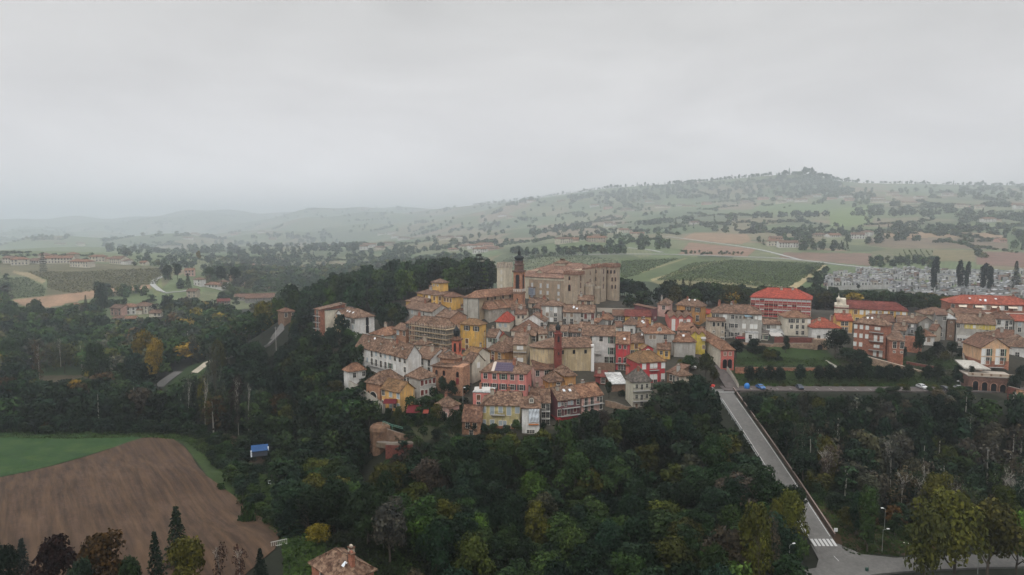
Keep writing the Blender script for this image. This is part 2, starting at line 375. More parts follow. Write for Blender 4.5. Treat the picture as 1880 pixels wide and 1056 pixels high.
def house(name, label, cat, loc, rz, w, d, h, roof, rise, wall, rf, front='', right='', left='', base=5.0, ch=None, fh=None, bal=(), sky=0, seed=1, group=None, basecol=None, sc=1.0, dish=0, top=1.6, m=0.0, far=False, band=None):
    r = random.Random(seed)
    e = thing(name, label, cat, loc, rz, group)
    b = MB(); b.box(-w/2, 0, -base, w/2, d, h, 0, False)
    rb, gs = roof_geo(roof, w, d, h, rise)
    for g in gs: b.poly(g, 0)
    mats = [wallm(wall)]
    if basecol: b.box(-w/2-.06, -.06, -base-.1, w/2+.06, d+.06, 1.0, 1); mats.append(wallm(basecol))
    if band: b.box(-w/2-.05, -.05, h-.45, w/2+.05, d+.05, h-.02, len(mats)); mats.append(wallm(band))
    b.build('wall', mats, e)
    ro = rb.build('roof', [roofm(rf)], e)
    near = not far
    for sp_, fc in ((front, 'f'), (right, 'r'), (left, 'l')):
        if sp_: windows_on(e, sp_, w, d, h, fc, fh, near, top, sc, m if fc == 'f' else 0)
    fhh = fh or (min(3.4, max(2.4, (h-.5)/len(front.split('/')))) if front else 3.2)
    for bb in bal:
        row, a, c = bb[:3]; fc = bb[3] if len(bb) > 3 else 'f'; L_ = w if fc == 'f' else d
        z = h-top-fhh*row-1.45
        balcony(e, -L_/2+a*L_, -L_/2+c*L_, z, fc, w, d)
    if not far:
        nch = r.choice([1, 1, 2]) if ch is None else ch
        for _ in range(nch):
            x = r.uniform(-.35, .35)*w; y = d*r.uniform(.3, .7)
            zz = h+rise*.75 if roof not in 'sf' else h+.3
            chimney(ro, x, y, zz, r)
        for _ in range(sky):
            x = r.uniform(-.35, .35)*w; f_ = r.uniform(.3, .7)
            if roof in 'ghij': 
                y = d/2*f_; z = h+rise*f_+.06; s_ = math.atan2(rise, d/2)
                q = MB(); q.box(-.4, -.5, 0, .4, .5, .1, 0); q.box(-.33, -.43, .1, .33, .43, .12, 1)
                o = q.build('skylight', [plain('skylight_frame', (.6,.6,.6)), plain('skylight_glass', (.5,.54,.58), .3)], ro, (x, y, z)); o.rotation_euler = (s_, 0, 0)
        for _ in range(dish):
            q = MB(); q.lathe([(.05, -.1), (.3, 0), (.42, .16)], n=10); q.tube((0,0,-1), (0,0,0), .04, n=4)
            o = q.build('satellite_dish', [plain('dish', (.65,.65,.65))], ro, (r.uniform(-.3,.3)*w, d*r.uniform(.15,.35), h+rise*.75+.5)); o.rotation_euler = (1.1, 0, .4)
    return e
# ------------------------------------------------------------------ the houses of the hill town
# (label, eave x0, y0, x1, y1, foot row (>300) or height in m, depth m or ('R'|'L', column of the far side corner), roof, rise, wall, tiles, front windows, options)
HS = []
def Hh(*a, **o): HS.append((a, o))
# west block
Hh('white four storey convent block with orange centre bay and small pediment',599,574,652.5,584,614,('R',687),'h',3.0,'white','pinkish','scc.ccs/ccc.ccc/ccc.ccc/ccc.cdd',right='..A./..A.',sky=4,ch=1,key='convent')
Hh('brick stair block with stacked balconies beside the white convent block',577,566,588,568,615,12,'s',1.5,'brick','pinkish','D/D/D/D',bal=((0,0,1),(1,0,1),(2,0,1),(3,0,1)),ch=0)
Hh('blank cream wall block with dark flat roof joined to the convent block',588,568,598.5,571,614,14,'f',.2,'cream','slate','',ch=1)
Hh('small brown hut with hipped roof beside the road below the west wood',520,573,543,571,589,8,'h',1.4,'brown','brown','d.D',ch=0,Y=325)
# north west group
Hh('ochre yellow villa with belvedere tower at the wood edge',765,537.5,803,542,563,('R',833),'h',2.2,'yellow','pinkish','.bwb/.ddb',right='bbb/bbb',ch=3,key='villa',Y=312)
Hh('small yellow wing with brown tiled roof left of the belvedere villa',744,552,783,556,6.5,9,'i',2.4,'yellow','pinkish','..dd',ch=0)
Hh('long grey rendered house with four upper windows below the yellow villa',741,563,795,572.5,594,10,'g',2.6,'grey','pinkish','cc.d./.....',ch=1)
Hh('orange walled house with dull red roof behind the scaffolded house',794,577,828,583,6.5,9,'g',2.3,'orangebrick','pinkish','.d..',ch=1)
Hh('pale grey house with one small window beside the church apse',828,567,851,568.5,587,8,'s',1.6,'grey','brown','..o./.d.o',ch=0)
Hh('low white house with broad brown roof behind the church apse',812,556,850,560,5.5,11,'h',2.6,'white','pinkish','.dd..',ch=1)
# along the scaffolded block
Hh('tall narrow orange house on the left of the scaffolding',745,592,763,594,629,11,'g',2.2,'orangebrick','brown','s./s./d.',ch=1)
Hh('low orange and cream house with tiled hipped roof above the white convent',678,612,710.5,616,627,('R',746),'h',2.4,'cream','orange','...c',right='.ccd.',ch=1)
Hh('big old house wrapped in scaffolding with patched hipped roof',761,595,820,602.5,642,('R',836),'h',3.4,'dgrey','pinkish','d.d.d.d/d.d.d.d/d.d.d.d',ch=0,key='scaffold')
Hh('tall bright yellow house with moss on its roof next to the scaffolding',843,594,880,597,645,('R',885),'h',2.0,'yellow','moss','.s.s/..../.b../.b..',basecol='red',ch=0)
Hh('narrow grey house with stacked balconies right of the tall yellow house',876,607,891,607,641,10,'g',2.2,'dgrey','moss','dd/DD/DD',bal=((0,0,1),(1,0,1),(2,0,1)),ch=0)
Hh('white house with teal shutters between the balcony house and the tan gable',892,617,911,618,640,9,'g',2.4,'white','pinkish','.gG/.oG',ch=1)
Hh('tan house with blank gable end and new red tiles',913,622,938,621,633,10,'G',2.2,'tan','red','',ch=0)
Hh('ochre orange house with two small windows and a door under an old hipped roof',895,641,927.5,647,664,('R',937),'h',3.0,'ochre','old','.d.d./.R.Do',ch=0)
Hh('cream house with vivid red new roof below the church',909.5,590,937,591,608,('R',946),'i',3.4,'cream','school','.c.c.',ch=0,band='cream')
Hh('white gabled house below the bell tower',958,588,1000,589.5,605,9,'G',2.9,'white','pinkish','..oo.d',right='dd',ch=1)
Hh('cream house with wide brown hipped roof and brick framed windows in the old centre',937,606,986,608,619,('R',999),'h',3.4,'cream','brown','.b.b.b.',right='.r.r.',ch=1)
Hh('tan two storey house with white shutters left of the tan church',941.5,631,968,631.5,671,('R',974),'g',2.9,'tan','pinkish','.ww./.ww.',bal=((0,0,1),),ch=1,fh=4.6)
# terrace by the castle foot
Hh('grey house with white shutters and awning under the castle front',992,560.5,1033,561.5,591,9,'h',1.9,'grey','pinkish','.WcW./.m.d./d.wd.',ch=0)
Hh('little house squeezed between bell tower square and awning house',978,564,994,566,579,8,'g',1.6,'dgrey','brown','d.d',ch=0)
Hh('long house with cream awnings and dark red shutters below the castle',1032,571.5,1093,573,596,9,'g',2.6,'grey','pinkish','m.m..dR.R/D.D..d.dd',bal=((1,0,.4),),sky=3,ch=1)
Hh('small white house with tan tiles right of the red shuttered house',1099,586,1124,587,597,8,'h',2.3,'white','orange','.d.d',ch=1)
Hh('low blue rendered shed under a long brown roof',1124,578,1146,578.5,589,8,'g',1.9,'blue','brown','.d.d',ch=0)
Hh('low yellow house with dark maroon roof below the castle park wall',1146,579,1197,580,594,8,'g',2.2,'yellow','maroon','..wd.d..',ch=0)
Hh('white house with one black doorway in the centre of town',1144,595,1167,596,612,9,'h',2.4,'white','old','...../...D.',ch=0)
Hh('tiny cream house left of the black doorway house',1131,599,1143.5,599,610,8,'g',1.6,'cream','brown','.c.',ch=0)
Hh('small grey house with orange tiles and roof lights right of the black doorway house',1168,599,1183,600,612,9,'g',2.6,'grey','orange','.dd',sky=2,ch=1)
Hh('long old roof house with dark loggia behind the slim red bell tower',1043,608.5,1067,609,621,9,'g',2.4,'plum','pinkish','ddd',ch=1)
Hh('dark loggia house with small red tiled roof behind the slim bell tower',1006,606,1043,607.5,623,8,'g',1.7,'dgrey','pinkish','dD.Dd',ch=1)
Hh('grey and white tall house with green shutters beside the tan church',1067,614,1130.5,615.5,666,10,'g',3.0,'white','pinkish','.d.d.G/.D...G/.d...G/.b..D.',bal=((1,.2,.6),(2,.2,.6)),ch=0,fh=4.2)
Hh('narrow red house with dark balconies and a roof light',1130,629,1156,630,680,10,'g',3.4,'red','orange','.d.d./.D.D./.D.D./..D..',bal=((1,0,1),(2,0,1)),sky=1,ch=0,fh=4.6)
Hh('house with green shutters and a yellow upper wall right of the narrow red house',1156,629,1207,628,650,10,'h',3.0,'yellow','old','.b..w.w/g.g.d..',ch=1,dish=1)
Hh('grey house with dark archway and round roof dormer on the small square',1183,611.5,1240,612,652,11,'h',3.2,'grey','orange','.mm..d../....b.../.....y..',ch=2,fh=4.5,key='archhouse')
Hh('blank grey house with pyramid roof above the steep garden',1236,627,1279,627.5,656,('L',1233),'h',3.0,'grey','orange','......',ch=0,sky=1)
Hh('bright lemon yellow house with zigzag eaves and a white awning',1268,614,1297,615,647,11,'g',1.6,'lemon','orange','....w/....m',ch=0,key='zigzag2')
Hh('coral red house with three pointed eaves and tall white shutters',1228,583.5,1273,584,608,14,'g',1.6,'coral','old','WWW/WWW',bal=((1,0,1),),ch=0,key='zigzag3',fh=3.6)
Hh('tall pink house with small hipped roof left of the three pointed eaves',1206,558,1231,559,582,11,'h',2.0,'rose','old','.d./...',ch=1)
Hh('maroon washed wall house leaning on the tall pink house',1199,568,1207,563,590,10,'s',1.0,'plum','brown','.../.o.',ch=0)
Hh('orange house with tall dark windows and dish on its roof',1241,559,1287,563,592,('R',1296),'h',2.6,'ochre','pinkish','..s.s/..D.D',right='..',dish=2,ch=1)
Hh('little yellow house with bright red roof beside the orange house',1286,574,1303,575,589,7,'g',1.4,'yellow','school','.d.',ch=0)
Hh('long grey four storey block with old hipped roof and blue awning',1305,573.5,1401,577,622,11,'h',3.2,'grey','old','dd.w.dddmwdww/d..D.sd.w.ww./...D.ss.mmmm./......ss.dd..',bal=((1,.25,.36),(2,.25,.36)),ch=3,fh=3.7)
Hh('beige block with three arched windows in front of the grey block',1297,588,1333,589,626,8,'g',.7,'beige','old','.aaa/.o.o/.d.d/...d',ch=0,right='..',fh=3.1)
Hh('long yellow wall house with orange roof and coral red end with pointed windows',1323.5,642,1348.5,642,679,('D',30),'h',2.6,'cream','orange','.m.m./.A.A.',left='..d..o../...o....',ch=0,key='coralend')
# school and the eastern rows
Hh('long school block with bright red roof and white framed ribbon windows',1377,545,1491,550,584,('D',15),'h',4.0,'brick','school','',ch=2,key='school')
Hh('pale slot windowed house with orange roof in front of the school',1439,582,1490,583,617,10,'h',2.3,'cream','orange','..s.d.d.w/..d.d.d../....d.d..',ch=0)
Hh('low house with red tiles left of the slot windowed house',1400,594,1440,595,607,8,'g',1.6,'grey','pinkish','.d..w.',ch=1)
Hh('tiny shed roofed house with white canopy above the brick rampart',1411,612,1438,613,618,8,'s',1.2,'white','light','d..d',ch=0)
Hh('small white cube house below the grey block',1368,611,1393,612,630,6,'f',.1,'white','light','.d..',ch=0)
Hh('patchwork shack with white walls left of the brick rampart',1394,612,1411,613,625,6,'s',.6,'cream','grey','d.g',ch=0)
Hh('white house with fresh red hipped roof behind the big round tree',1489,601,1545,602,627,11,'h',3.4,'white','red','....d./.d....',ch=2)
Hh('long yellow palace with maroon hipped roof and pale windows',1532,564.5,1668,571,591,('L',1515),'h',3.2,'yellow','maroon','ww.bwwwwwdcw/ddddddddddd',ch=0,key='palace',fh=4.4)
Hh('yellow and white house with deep undercroft left of the brick mansion',1535,587,1567,588,612,9,'g',2.2,'apricot','red','.dd./.DD./',bal=((1,.4,1),),ch=1)
Hh('tall curved brick mansion with stacked balconies',1567,588,1630,602,652,('R',1637),'h',2.2,'brick','pinkish','w.w.w..ww../w.w.w..W.W./w.w....ww../...d...W.W./.......d.d.',bal=((0,.5,.93),(1,.5,.93),(2,.5,.93),(3,.5,.93)),ch=2,dish=2,fh=3.5)
Hh('brick wing with two tall arched windows at the end of the brick mansion',1632,623.5,1661,625,669,('D',12),'s',1.8,'brick','pinkish','.D.D/.o.o/....',ch=0)
Hh('brown roofed row house behind the brick mansion',1600,589,1646,590,603,9,'g',2.5,'dgrey','brown','.d.Dd.',ch=1)
Hh('row house with blue washed balconies and white shed left of the little gabled house',1646,590,1685,592,613,8,'g',2.2,'blue','pinkish','o.m.dw./d.m..d.',bal=((1,0,1),),ch=1)
Hh('little grey gabled house with one white framed window',1685,591,1718,592,608,9,'G',2.2,'grey','pinkish','.w.',ch=0)
Hh('small white pavilion with square dark window above the garden',1694,616.5,1717,617,634,7,'h',2.0,'white','orange','.m.',ch=0)
Hh('tall grey tower house with slanted roof in the eastern garden row',1719,577,1739,578,624,9,'s',1.4,'dgrey','brown','..d/.../.d.',ch=0)
Hh('brown windowless lift tower with pale sheet roof',1739,584.5,1755,585,625,8,'s',1.0,'brown','light','.o./.../.o.',ch=0)
Hh('broad low roofed house behind the eastern garden row',1698,577,1750,578,7,10,'h',2.6,'cream','pinkish','',ch=0)
Hh('low brown roofed house with small cream gable left of the eastern villa',1752,576,1812,577,7,9,'g',2.0,'cream','brown','',ch=1)
Hh('verandah house with yellow upper wall and white balustrade',1755,591,1830,595,633,10,'g',3.2,'grey','pinkish','d.dd.wDd.D.d/D..D...D.d../..D..D.....',bal=((1,0,.55),),ch=1,fh=4.4,key='verandah')
Hh('long apartment block with red roof and pale awnings at the right edge of town',1744,556,1905,561,592,14,'h',3.2,'brick','red','d.mw.d.wm..wd.mw..w/m..d..w.d..d.m.d..d',sky=5,ch=1,key='apart',fh=3.4,band=None)
Hh('pale four storey villa with dormer under a brown roof near the right edge',1829,585,1862,586,619,10,'h',3.0,'white','brown','d.Dd/o.Dd/d.Dd',bal=((1,.3,.9),(2,.3,.9)),ch=1)
Hh('grey house with orange tiled roof at the right edge of the picture',1862,588,1890,589,620,10,'g',2.0,'grey','red','.c.w/.d.d/...d',ch=0)
Hh('white house with pinkish roof behind the peach chalet',1788,617,1824,621,640,10,'g',2.6,'white','pinkish','.D.w.',ch=1,left='d.d')
Hh('peach chalet with dark shutters and a wide gable above the arcade',1800,637,1856,638,668,12,'G',3.4,'peach','brown','WG.WG./WG.WG.',bal=((1,.3,.8),),ch=1,basecol='brick',fh=4.2,Y=243)
Hh('white house with big orange tan roof right of the peach chalet',1852,635,1905,638,655,12,'h',3.4,'white','pinkish','...../.d.d.',ch=0,Y=250)
Hh('small ruined cottage under the rampart at the right edge',1869,727,1893,729,742,6,'g',1.4,'grey','orange','.d.',ch=0,Y=214)
# middle and lower rows
Hh('long white convent with ochre end wall, dormers and a balcony row',653.5,632.5,749,655.5,692,('R',760),'g',3.8,'white','pinkish','dd.Dcdccddd/cccDDDDgw.d/......oo..d',bal=((1,.22,.72),),right='../',ch=3,fh=3.2,dish=1,key='bigwhite')
Hh('white house with three tall windows and a balcony right of the long convent',759,652.5,792,658.5,682,10,'g',3.0,'white','pinkish','D.D.D/d.d.D',bal=((1,0,1),),ch=1)
Hh('white two storey house with dark red shutters and tan corner roof',769,697.5,802,687.5,737,('L',746),'h',2.9,'grey','pinkish','rrrr/rrDr/d...',ch=0,fh=3.3,left='d...')
Hh('tiny white gatehouse with hipped roof at the bend of the parapet lane',640,682.5,672,677.5,702,('L',631),'h',2.4,'white','orange','.d..d',ch=0)
Hh('orange brick house with great arched portal at the west corner',671,700.5,699,706,733,11,'h',3.4,'orangebrick','pinkish','.../.y.',ch=0,fh=4.0)
Hh('apricot yellow house with gable end and blue grey shutters',699,711,736,719,752,('R',761),'g',2.6,'apricot','moss','d.c.c/d.cdc/..d..',ch=0,fh=3.6)
Hh('small white and pink cube house with pyramid roof in the lower gardens',821,748,844,740.6,770,('L',801),'h',2.4,'rose','pinkish','..../.d..',left='.o./..D',ch=1)
Hh('little orange brick cottage among the trees left of the big yellow house',846,771,884,772.5,798,9,'g',3.6,'orangebrick','brown','.d.d./..d..',ch=0)
Hh('coral annex with flat terrace roof below the pink palace',866,720.5,905,722,749,7,'f',.1,'pink','light','.b.../.d..d',ch=1)
Hh('salmon pink palace with black windows and solar roof panels',881,682,967.5,686,722,11,'h',3.4,'pink','pinkish','ddgdd/sssss',ch=3,key='pink',fh=3.5,top=1.5)
Hh('big weathered yellow house with grey shutters above the ravine',882,742.5,956,744,787,10,'i',3.0,'aged','pinkish','c.C.c.C.c/c.C.cC..c/.......d.',bal=((0,.25,.62),),ch=2,basecol='brick',fh=4.2)
Hh('tall narrow house with dormer and white sheeted front right of the big yellow house',956,748,993,748,796,6,'s',1.8,'white','old','......./......./..d.d../...d...',ch=0,key='sheet',fh=3.6)
Hh('house with crowded dark balconies and laundry above the ravine',993,737,1011,737,780,9,'g',3.0,'dgrey','pinkish','dD/DD/DD/DD',bal=((0,0,1),(1,0,1),(2,0,1)),ch=1)
Hh('old roofed house standing behind the sheeted front',957,733,993,734,9,10,'g',3.2,'grey','pinkish','',ch=2,Y=232)
Hh('dark red house with cluttered balcony left of the pale pink terrace house',1022,734,1066,728.5,770,9,'g',2.9,'plum','pinkish','cdDcc.d/D.RD.r./.......',bal=((0,.2,1),(1,.1,1)),ch=1,basecol='red',sky=2)
Hh('pale pink terrace house with tall black windows above the trees',1066,728.5,1108,722,758,9,'g',2.9,'rose','orange','.D.D.dD/.d.D..d',bal=((0,0,1),),ch=1)
Hh('ochre brown house with one tall window behind the pale pink terrace',1006,701,1037,698.5,720,('L',1003),'h',3.0,'ochre','old','..D./..D.',ch=0)
Hh('ochre house with blue balcony on its right wall',1037,690,1058,688.5,719,('R',1064),'h',2.2,'ochre','pinkish','.../.d./.d.',ch=0)
Hh('low pale sacristy with lean brown roof at the foot of the slim red tower',981,678,1033,676,694,6,'s',2.2,'rose','brown','d.d..d',ch=0)
Hh('white chapel house with narrow windows and a pedimented right wall',851,660.5,868,664.5,702,('R',889),'g',2.6,'cream','old','.o./.d.',ch=0,right='.w./...',fh=3.0)
Hh('crimson villa with white shutters and a round gable window',1170,665.5,1223,662.5,703,('L',1150),'h',4.0,'red','moss','.w.ww.w/.w.ww.w/....D.d',bal=((0,.4,.75),),ch=0,key='crimson',band='cream',fh=4.0)
Hh('salmon lean-to wall left of the crimson villa',1148,668,1163,672,690,6,'s',1.4,'coral','brown','',ch=0)
Hh('pale house with slate grey roof and two rows of dark shutters',1160,701,1197,699,747,('L',1149),'h',4.0,'pale','grey','.d.D.d./.d.D.d./.b.D.b./.......',bal=((0,0,1),(1,0,1)),ch=1,fh=3.5)
Hh('small tan cottage with brown hipped roof beside the truck',1246,690,1269,688,714,('L',1232),'h',2.0,'beige','pinkish','..../..d.',left='.D.D',ch=1)
Hh('brown shed roof joining the crimson villa and the tan cottage',1224,682,1240,685,706,9,'s',1.6,'brown','brown','.D.',ch=0)
Hh('low wall house with white sheet roof left of the slate roofed house',1122,704,1149,703,719,7,'s',2.2,'brown','light','',ch=0)
Hh('low orange brick house front at the lower edge of the picture',570,1031,628,1072,8,('R',686),'h',2.6,'brick','pinkish','.d.d',right='d.d.',ch=2,sky=1,key='nearhouse',Y=118)
for q in (('small orange house with dull red roof left of the scaffolded house',721,602,746,606,5,8,'g',1.8,'orangebrick','pinkish','.c.d'),
 ('small lantern roofed annex above the roof of the long white convent',757,631,779,633,6,6,'p',1.6,'beige','pinkish','.o.'),
 ('old roofed house squeezed between red chapel tower and white chapel house',848,650,872,654,6,9,'g',2.4,'cream','moss','.d.'),
 ('dark red shed at the foot of the tan church end',1092,690,1113,691,3,5,'s',1.0,'dred','maroon','.d'),
 ('little house with flat orange roof between the white and the red shuttered houses',1088,590,1100,591,4,7,'g',1.0,'dgrey','orange','.d.'),
 ('dark eaved cottage behind the blank grey pyramid roofed house',1243,604,1268,606,6,9,'g',2.4,'rose','orange','.d.d.'),
 ('grey cottage between the slot windowed house and the fresh red roof',1491,598,1503,599,6,8,'g',2.0,'grey','brown','.d.'),
 ('brown tiled row house above the red brick garden wall',1640,604,1664,606,5,8,'g',2.0,'dgrey','pinkish','d.D.d'),
 ('small beige house beside the grey tower house',1706,604,1720,606,6,7,'g',1.8,'beige','brown','.d.'),
 ('low shack under the lift tower garden',1757,634,1782,636,3,6,'s',.8,'dgrey','grey','d..D'),
 ('pinkish house behind the peach chalet roof',1826,618,1862,621,7,9,'g',2.6,'white','brown','.d.d.d'),
 ('narrow cream house with brick framed windows beside the cream hipped house',988,612,1005,612,6,8,'g',2.0,'cream','pinkish','.b.b'),
 ('brown roofed cottage behind the ochre orange house',920,632,941,634,5,8,'g',2.2,'tan','old','.d.'),
 ('narrow pale house between the white convent neighbour and the chapel',792,650,808,653,6,9,'g',2.2,'grey','pinkish','.d.'),
 ('low yellow house with old roof behind the crimson villa',1206,640,1232,641,4,8,'g',1.8,'yellow','old','.d.D.'),
 ('grey cottage at the foot of the castle park wall',1060,600,1092,602,5,7,'g',1.8,'grey','pinkish','.d.D.d'),
 ('brown cottage behind the tan house with white shutters',950,613,985,615,5,7,'g',2.2,'beige','pinkish','.d..d')): Hh(*q, ch=1)
HOUSES = {}
FOOT = []
def solve(a, o):
    label, x0, y0, x1, y1, b, dep, roof, rise, wall, rf, front = a
    ym = (y0+y1)/2
    if 'Y' in o:
        Y = o['Y']; h = (kk(b)-kk(ym))*Y if b > 300 else b
    elif b > 300: Y = hillY(b); h = (kk(b)-kk(ym))*Y
    else: h = b; Y = (106-h)/(0.2+kk(ym))
    zb = ZC-kk(ym)*Y-h; ze = zb+h
    drop = kk(ym)*Y
    P = []
    for x, y in ((x0, y0), (x1, y1)):
        Yi = drop/kk(y); P.append(Vector((xy(x, y)*Yi, Yi, 0)))
    d = P[1]-P[0]; yaw = math.atan2(d.y, d.x)
    if abs(yaw) > math.radians(46): yaw = math.copysign(math.radians(46), yaw)
    M_ = (P[0]+P[1])/2
    # width so that both ends land on their columns at this yaw
    ux, uy = math.cos(yaw), math.sin(yaw)
    def s_for(x):
        v = (CY-ym)/F; g = (x-CX)/F
        # (Mx+s ux) = g*d ; d = (My+s uy)*cp-(ze-ZC)*sp
        c = (ze-ZC)*sp
        return (g*(M_.y*cp-c)-M_.x)/(ux-g*uy*cp)
    s0, s1 = s_for(x0), s_for(x1); w = s1-s0-(0.8 if s1-s0 > 6 else 0.4)
    M_ = M_+Vector((ux, uy, 0))*((s0+s1)/2)
    nx, ny = -uy, ux
    if isinstance(dep, tuple):
        k, v = dep
        if k == 'D': d_ = v
        else:
            sg = 1 if k == 'R' else -1
            C = M_+Vector((ux, uy, 0))*(sg*w/2); g = (v-CX)/F; c = (ze-ZC)*sp
            den = nx-g*ny*cp
            d_ = (g*(C.y*cp-c)-C.x)/den if abs(den) > 1e-3 else 9
            if not (3.5 < d_ < 26): d_ = min(26, max(6, d_)) if d_ > 0 else 10
    else: d_ = dep
    return label, M_.x, M_.y, zb, yaw, w, d_, h
for i, (a, o) in enumerate(HS):
    label, X, Y_, zb, yaw, w, d_, h = solve(a, o)
    o2 = {k: v for k, v in o.items() if k not in ('key', 'Y')}
    nm = 'house'
    e = house(nm, label, 'house', (X, Y_, zb), yaw, w, d_, h, a[7], a[8], a[9], a[10], a[11], seed=i+3, **o2)
    HOUSES[o.get('key', i)] = (e, w, d_, h)
    ux, uy = math.cos(yaw), math.sin(yaw)
    C = [(X+ux*s*(w/2+.5)-uy*t, Y_+uy*s*(w/2+.5)+ux*t) for s, t in ((-1,-.5),(1,-.5),(1,d_+.5),(-1,d_+.5))]
    FOOT.append(C)
    CTRL.append((X, Y_, zb)); CTRL.append((X-uy*d_, Y_+ux*d_, zb+min(3.0, .2*d_)))
    if w > 16: CTRL.append((X-ux*w*.4, Y_-uy*w*.4, zb)); CTRL.append((X+ux*w*.4, Y_+uy*w*.4, zb))
if DEBUG:
    for (a, o) in HS:
        s_ = solve(a, o); print('HS %-60s Y%5.0f z%5.1f yaw%5.0f w%5.1f d%5.1f h%5.1f' % (a[0][:60], s_[2], s_[3], math.degrees(s_[4]), s_[5], s_[6], s_[7]))
# ------------------------------------------------------------------ terrain control points
G = [ # picture column, distance, height
(-300,150,30),(0,150,30),(300,145,30),(500,150,29),(-300,200,26),(0,200,26),(250,200,26),(430,200,24),(-200,245,22),(0,245,22),(270,245,22),(400,240,20),
(520,170,24),(500,210,18),(560,240,18),(450,280,16),(-300,300,17),(0,300,17),(200,300,16),(350,300,19),(-300,420,14),(0,420,14),(200,400,14),(350,400,17),(480,400,26),
(-300,560,18),(50,560,18),(200,560,18),(330,560,20),(420,560,22),(0,640,31),(150,650,32),(300,680,36),(-300,650,32),(-300,800,50),(0,810,50),(150,800,49),(290,820,46),(380,760,36),
(-300,1000,58),(0,1000,56),(150,980,55),(300,980,45),(420,900,30),(-300,1900,42),(0,1900,40),(200,1900,36),(0,3000,52),(200,3000,58),(420,2600,54),
(-300,7000,120),(100,7000,124),(250,6500,130),(400,6000,150),(600,5200,158),(750,4300,156),(-300,4800,86),(0,4800,88),(300,4400,100),(550,3800,106),
(480,480,22),(560,480,30),(560,420,40),(600,360,50),(520,330,48),(500,380,38),(650,400,56),(700,360,59),(760,380,60),(850,380,61),(900,420,58),(640,520,38),(800,560,38),(900,560,36),
(450,700,22),(600,750,20),(800,800,30),(500,1000,20),(650,1000,26),(800,1000,44),(550,1400,42),(700,1400,62),(820,1350,70),(600,2200,74),(800,2000,98),(700,3000,126),(900,2700,168),(1000,2450,184),
(1100,2000,188),(1250,1850,200),(1400,1720,211),(1480,1700,216),(1540,1690,196),(1600,1640,176),(1700,1560,168),(1800,1500,166),(1900,1480,164),(2200,1450,170),(2500,1450,178),
(1100,1600,136),(1300,1500,142),(1450,1400,147),(1600,1350,146),(1800,1300,142),(2200,1300,140),(1000,1300,92),(1200,1250,100),(1100,950,71),(1040,950,72),(900,1000,56),(1000,780,57),(1150,790,61),(1300,790,60),
(1300,900,66),(1450,900,69),(1600,950,76),(1800,1000,84),(2200,1000,84),(1600,1150,108),(1800,1150,112),(1400,1150,104),(1500,700,53),(1700,700,55),(1900,700,56),(2300,700,56),
(950,560,40),(1050,560,42),(1200,560,46),(1400,560,48),(1500,560,47),(1000,640,45),(1200,640,50),(1400,640,51),(1520,510,45),(1700,510,46),(1900,510,47),(2200,500,47),(1700,620,53.5),(1900,620,54),
(1150,450,50),(1300,430,50),(1450,400,49),(1150,390,57),(1250,380,54),(1350,370,53),(1500,370,50),(1650,380,50),(1850,390,50),(2200,380,48),
(1000,330,61),(1090,345,61),(960,335,61),(1120,360,60),(1060,340,61),(1150,335,58),(1200,330,57),(950,318,59.5),(870,315,57),
(690,232,38),(640,225,34),(600,240,30),(560,290,36),(620,270,40),(540,260,22),(600,200,20),(660,195,24),(700,206,30),(740,208,35),(800,214,36.5),
(500,120,29),(640,125,31),(720,145,30),(800,130,22),(600,150,27),(-200,100,30),(300,110,29),
(760,185,25),(860,192,31),(960,195,33),(1040,202,34),(1120,206,36),(1200,210,38),(1280,225,39),
(700,165,18),(850,168,18),(1000,170,18),(1150,172,20),(1250,180,24),(800,120,14),(940,120,14),(1100,125,16),(1200,140,18),(1000,90,14),(1300,140,20),
(1370,242,40),(1450,243,40.5),(1550,243,41),(1650,242,41),(1750,240,41),(1850,226,38),(1950,220,36),(2300,230,36),(1360,234,40.6),(1500,234,40.6),(1650,234,40.6),(1760,233,40),
(1400,258,46),(1480,262,46.2),(1520,262,46.5),(1440,250,44.8),(1520,250,44.8),(1580,256,46),(1700,262,46),(1750,258,45.5),(1690,250,44),
(1420,215,28),(1500,215,27),(1600,212,27),(1700,212,27),(1850,205,28),(2000,200,28),(1480,180,23),(1600,175,22),(1750,170,22),(1900,170,23),(2300,160,23),
(1600,150,22.6),(1750,150,22.6),(1900,150,23),(2200,140,23),(1500,130,22.6),(1700,120,22),(2000,110,22),(1350,170,26),(1400,150,23),
]
for g in G: cg(*g)
ROADA = [(1325,679,252,None),(1326,700,241,None),(1334,716,235,None),(1360,760,None,None),(1390,806,None,None),(1420,860,None,None),(1455,930,None,None),(1485,968,None,None),(1520,1005,None,None),(1540,1030,None,None)]
MAINR = []                       # the straight road down to the junction
for t in range(0, 13):
    Y = 235-(235-149)*t/12; z = 40.8-(40.8-23.3)*t/12; X = 74.0-.9*t/12+.5*math.sin(t/12*math.pi)
    MAINR.append((X, Y, z))
    for s in (-4.5, 4.5): CTRL.append((X+s, Y, z))
VIALE = [(74+i*6.2, 236.5-.15*i, 40.9) for i in range(0, 23)]
for p in VIALE[::2]:
    for s in (-3.5, 3.5): CTRL.append((p[0], p[1]+s, p[2]))
LOW = [(xy(px, py)*(76.8/kk(py)), 76.8/kk(py), 23.2) for px, py in ((1250,1120),(1400,1084),(1490,1062),(1572,1047),(1640,1040),(1705,1036),(1800,1032),(1900,1030),(2100,1024))]
for p in LOW:
    for s in (-4, 4): CTRL.append((p[0], p[1]+s, p[2]))
cxy = np.array([(c[0], c[1]) for c in CTRL]); cz = np.array([c[2] for c in CTRL])
def uv_of(x, y):
    r = np.clip(np.hypot(x, y), 85, 8200); a = np.arctan2(x, y)
    return np.clip(a, -.9, .9), np.log(r), a
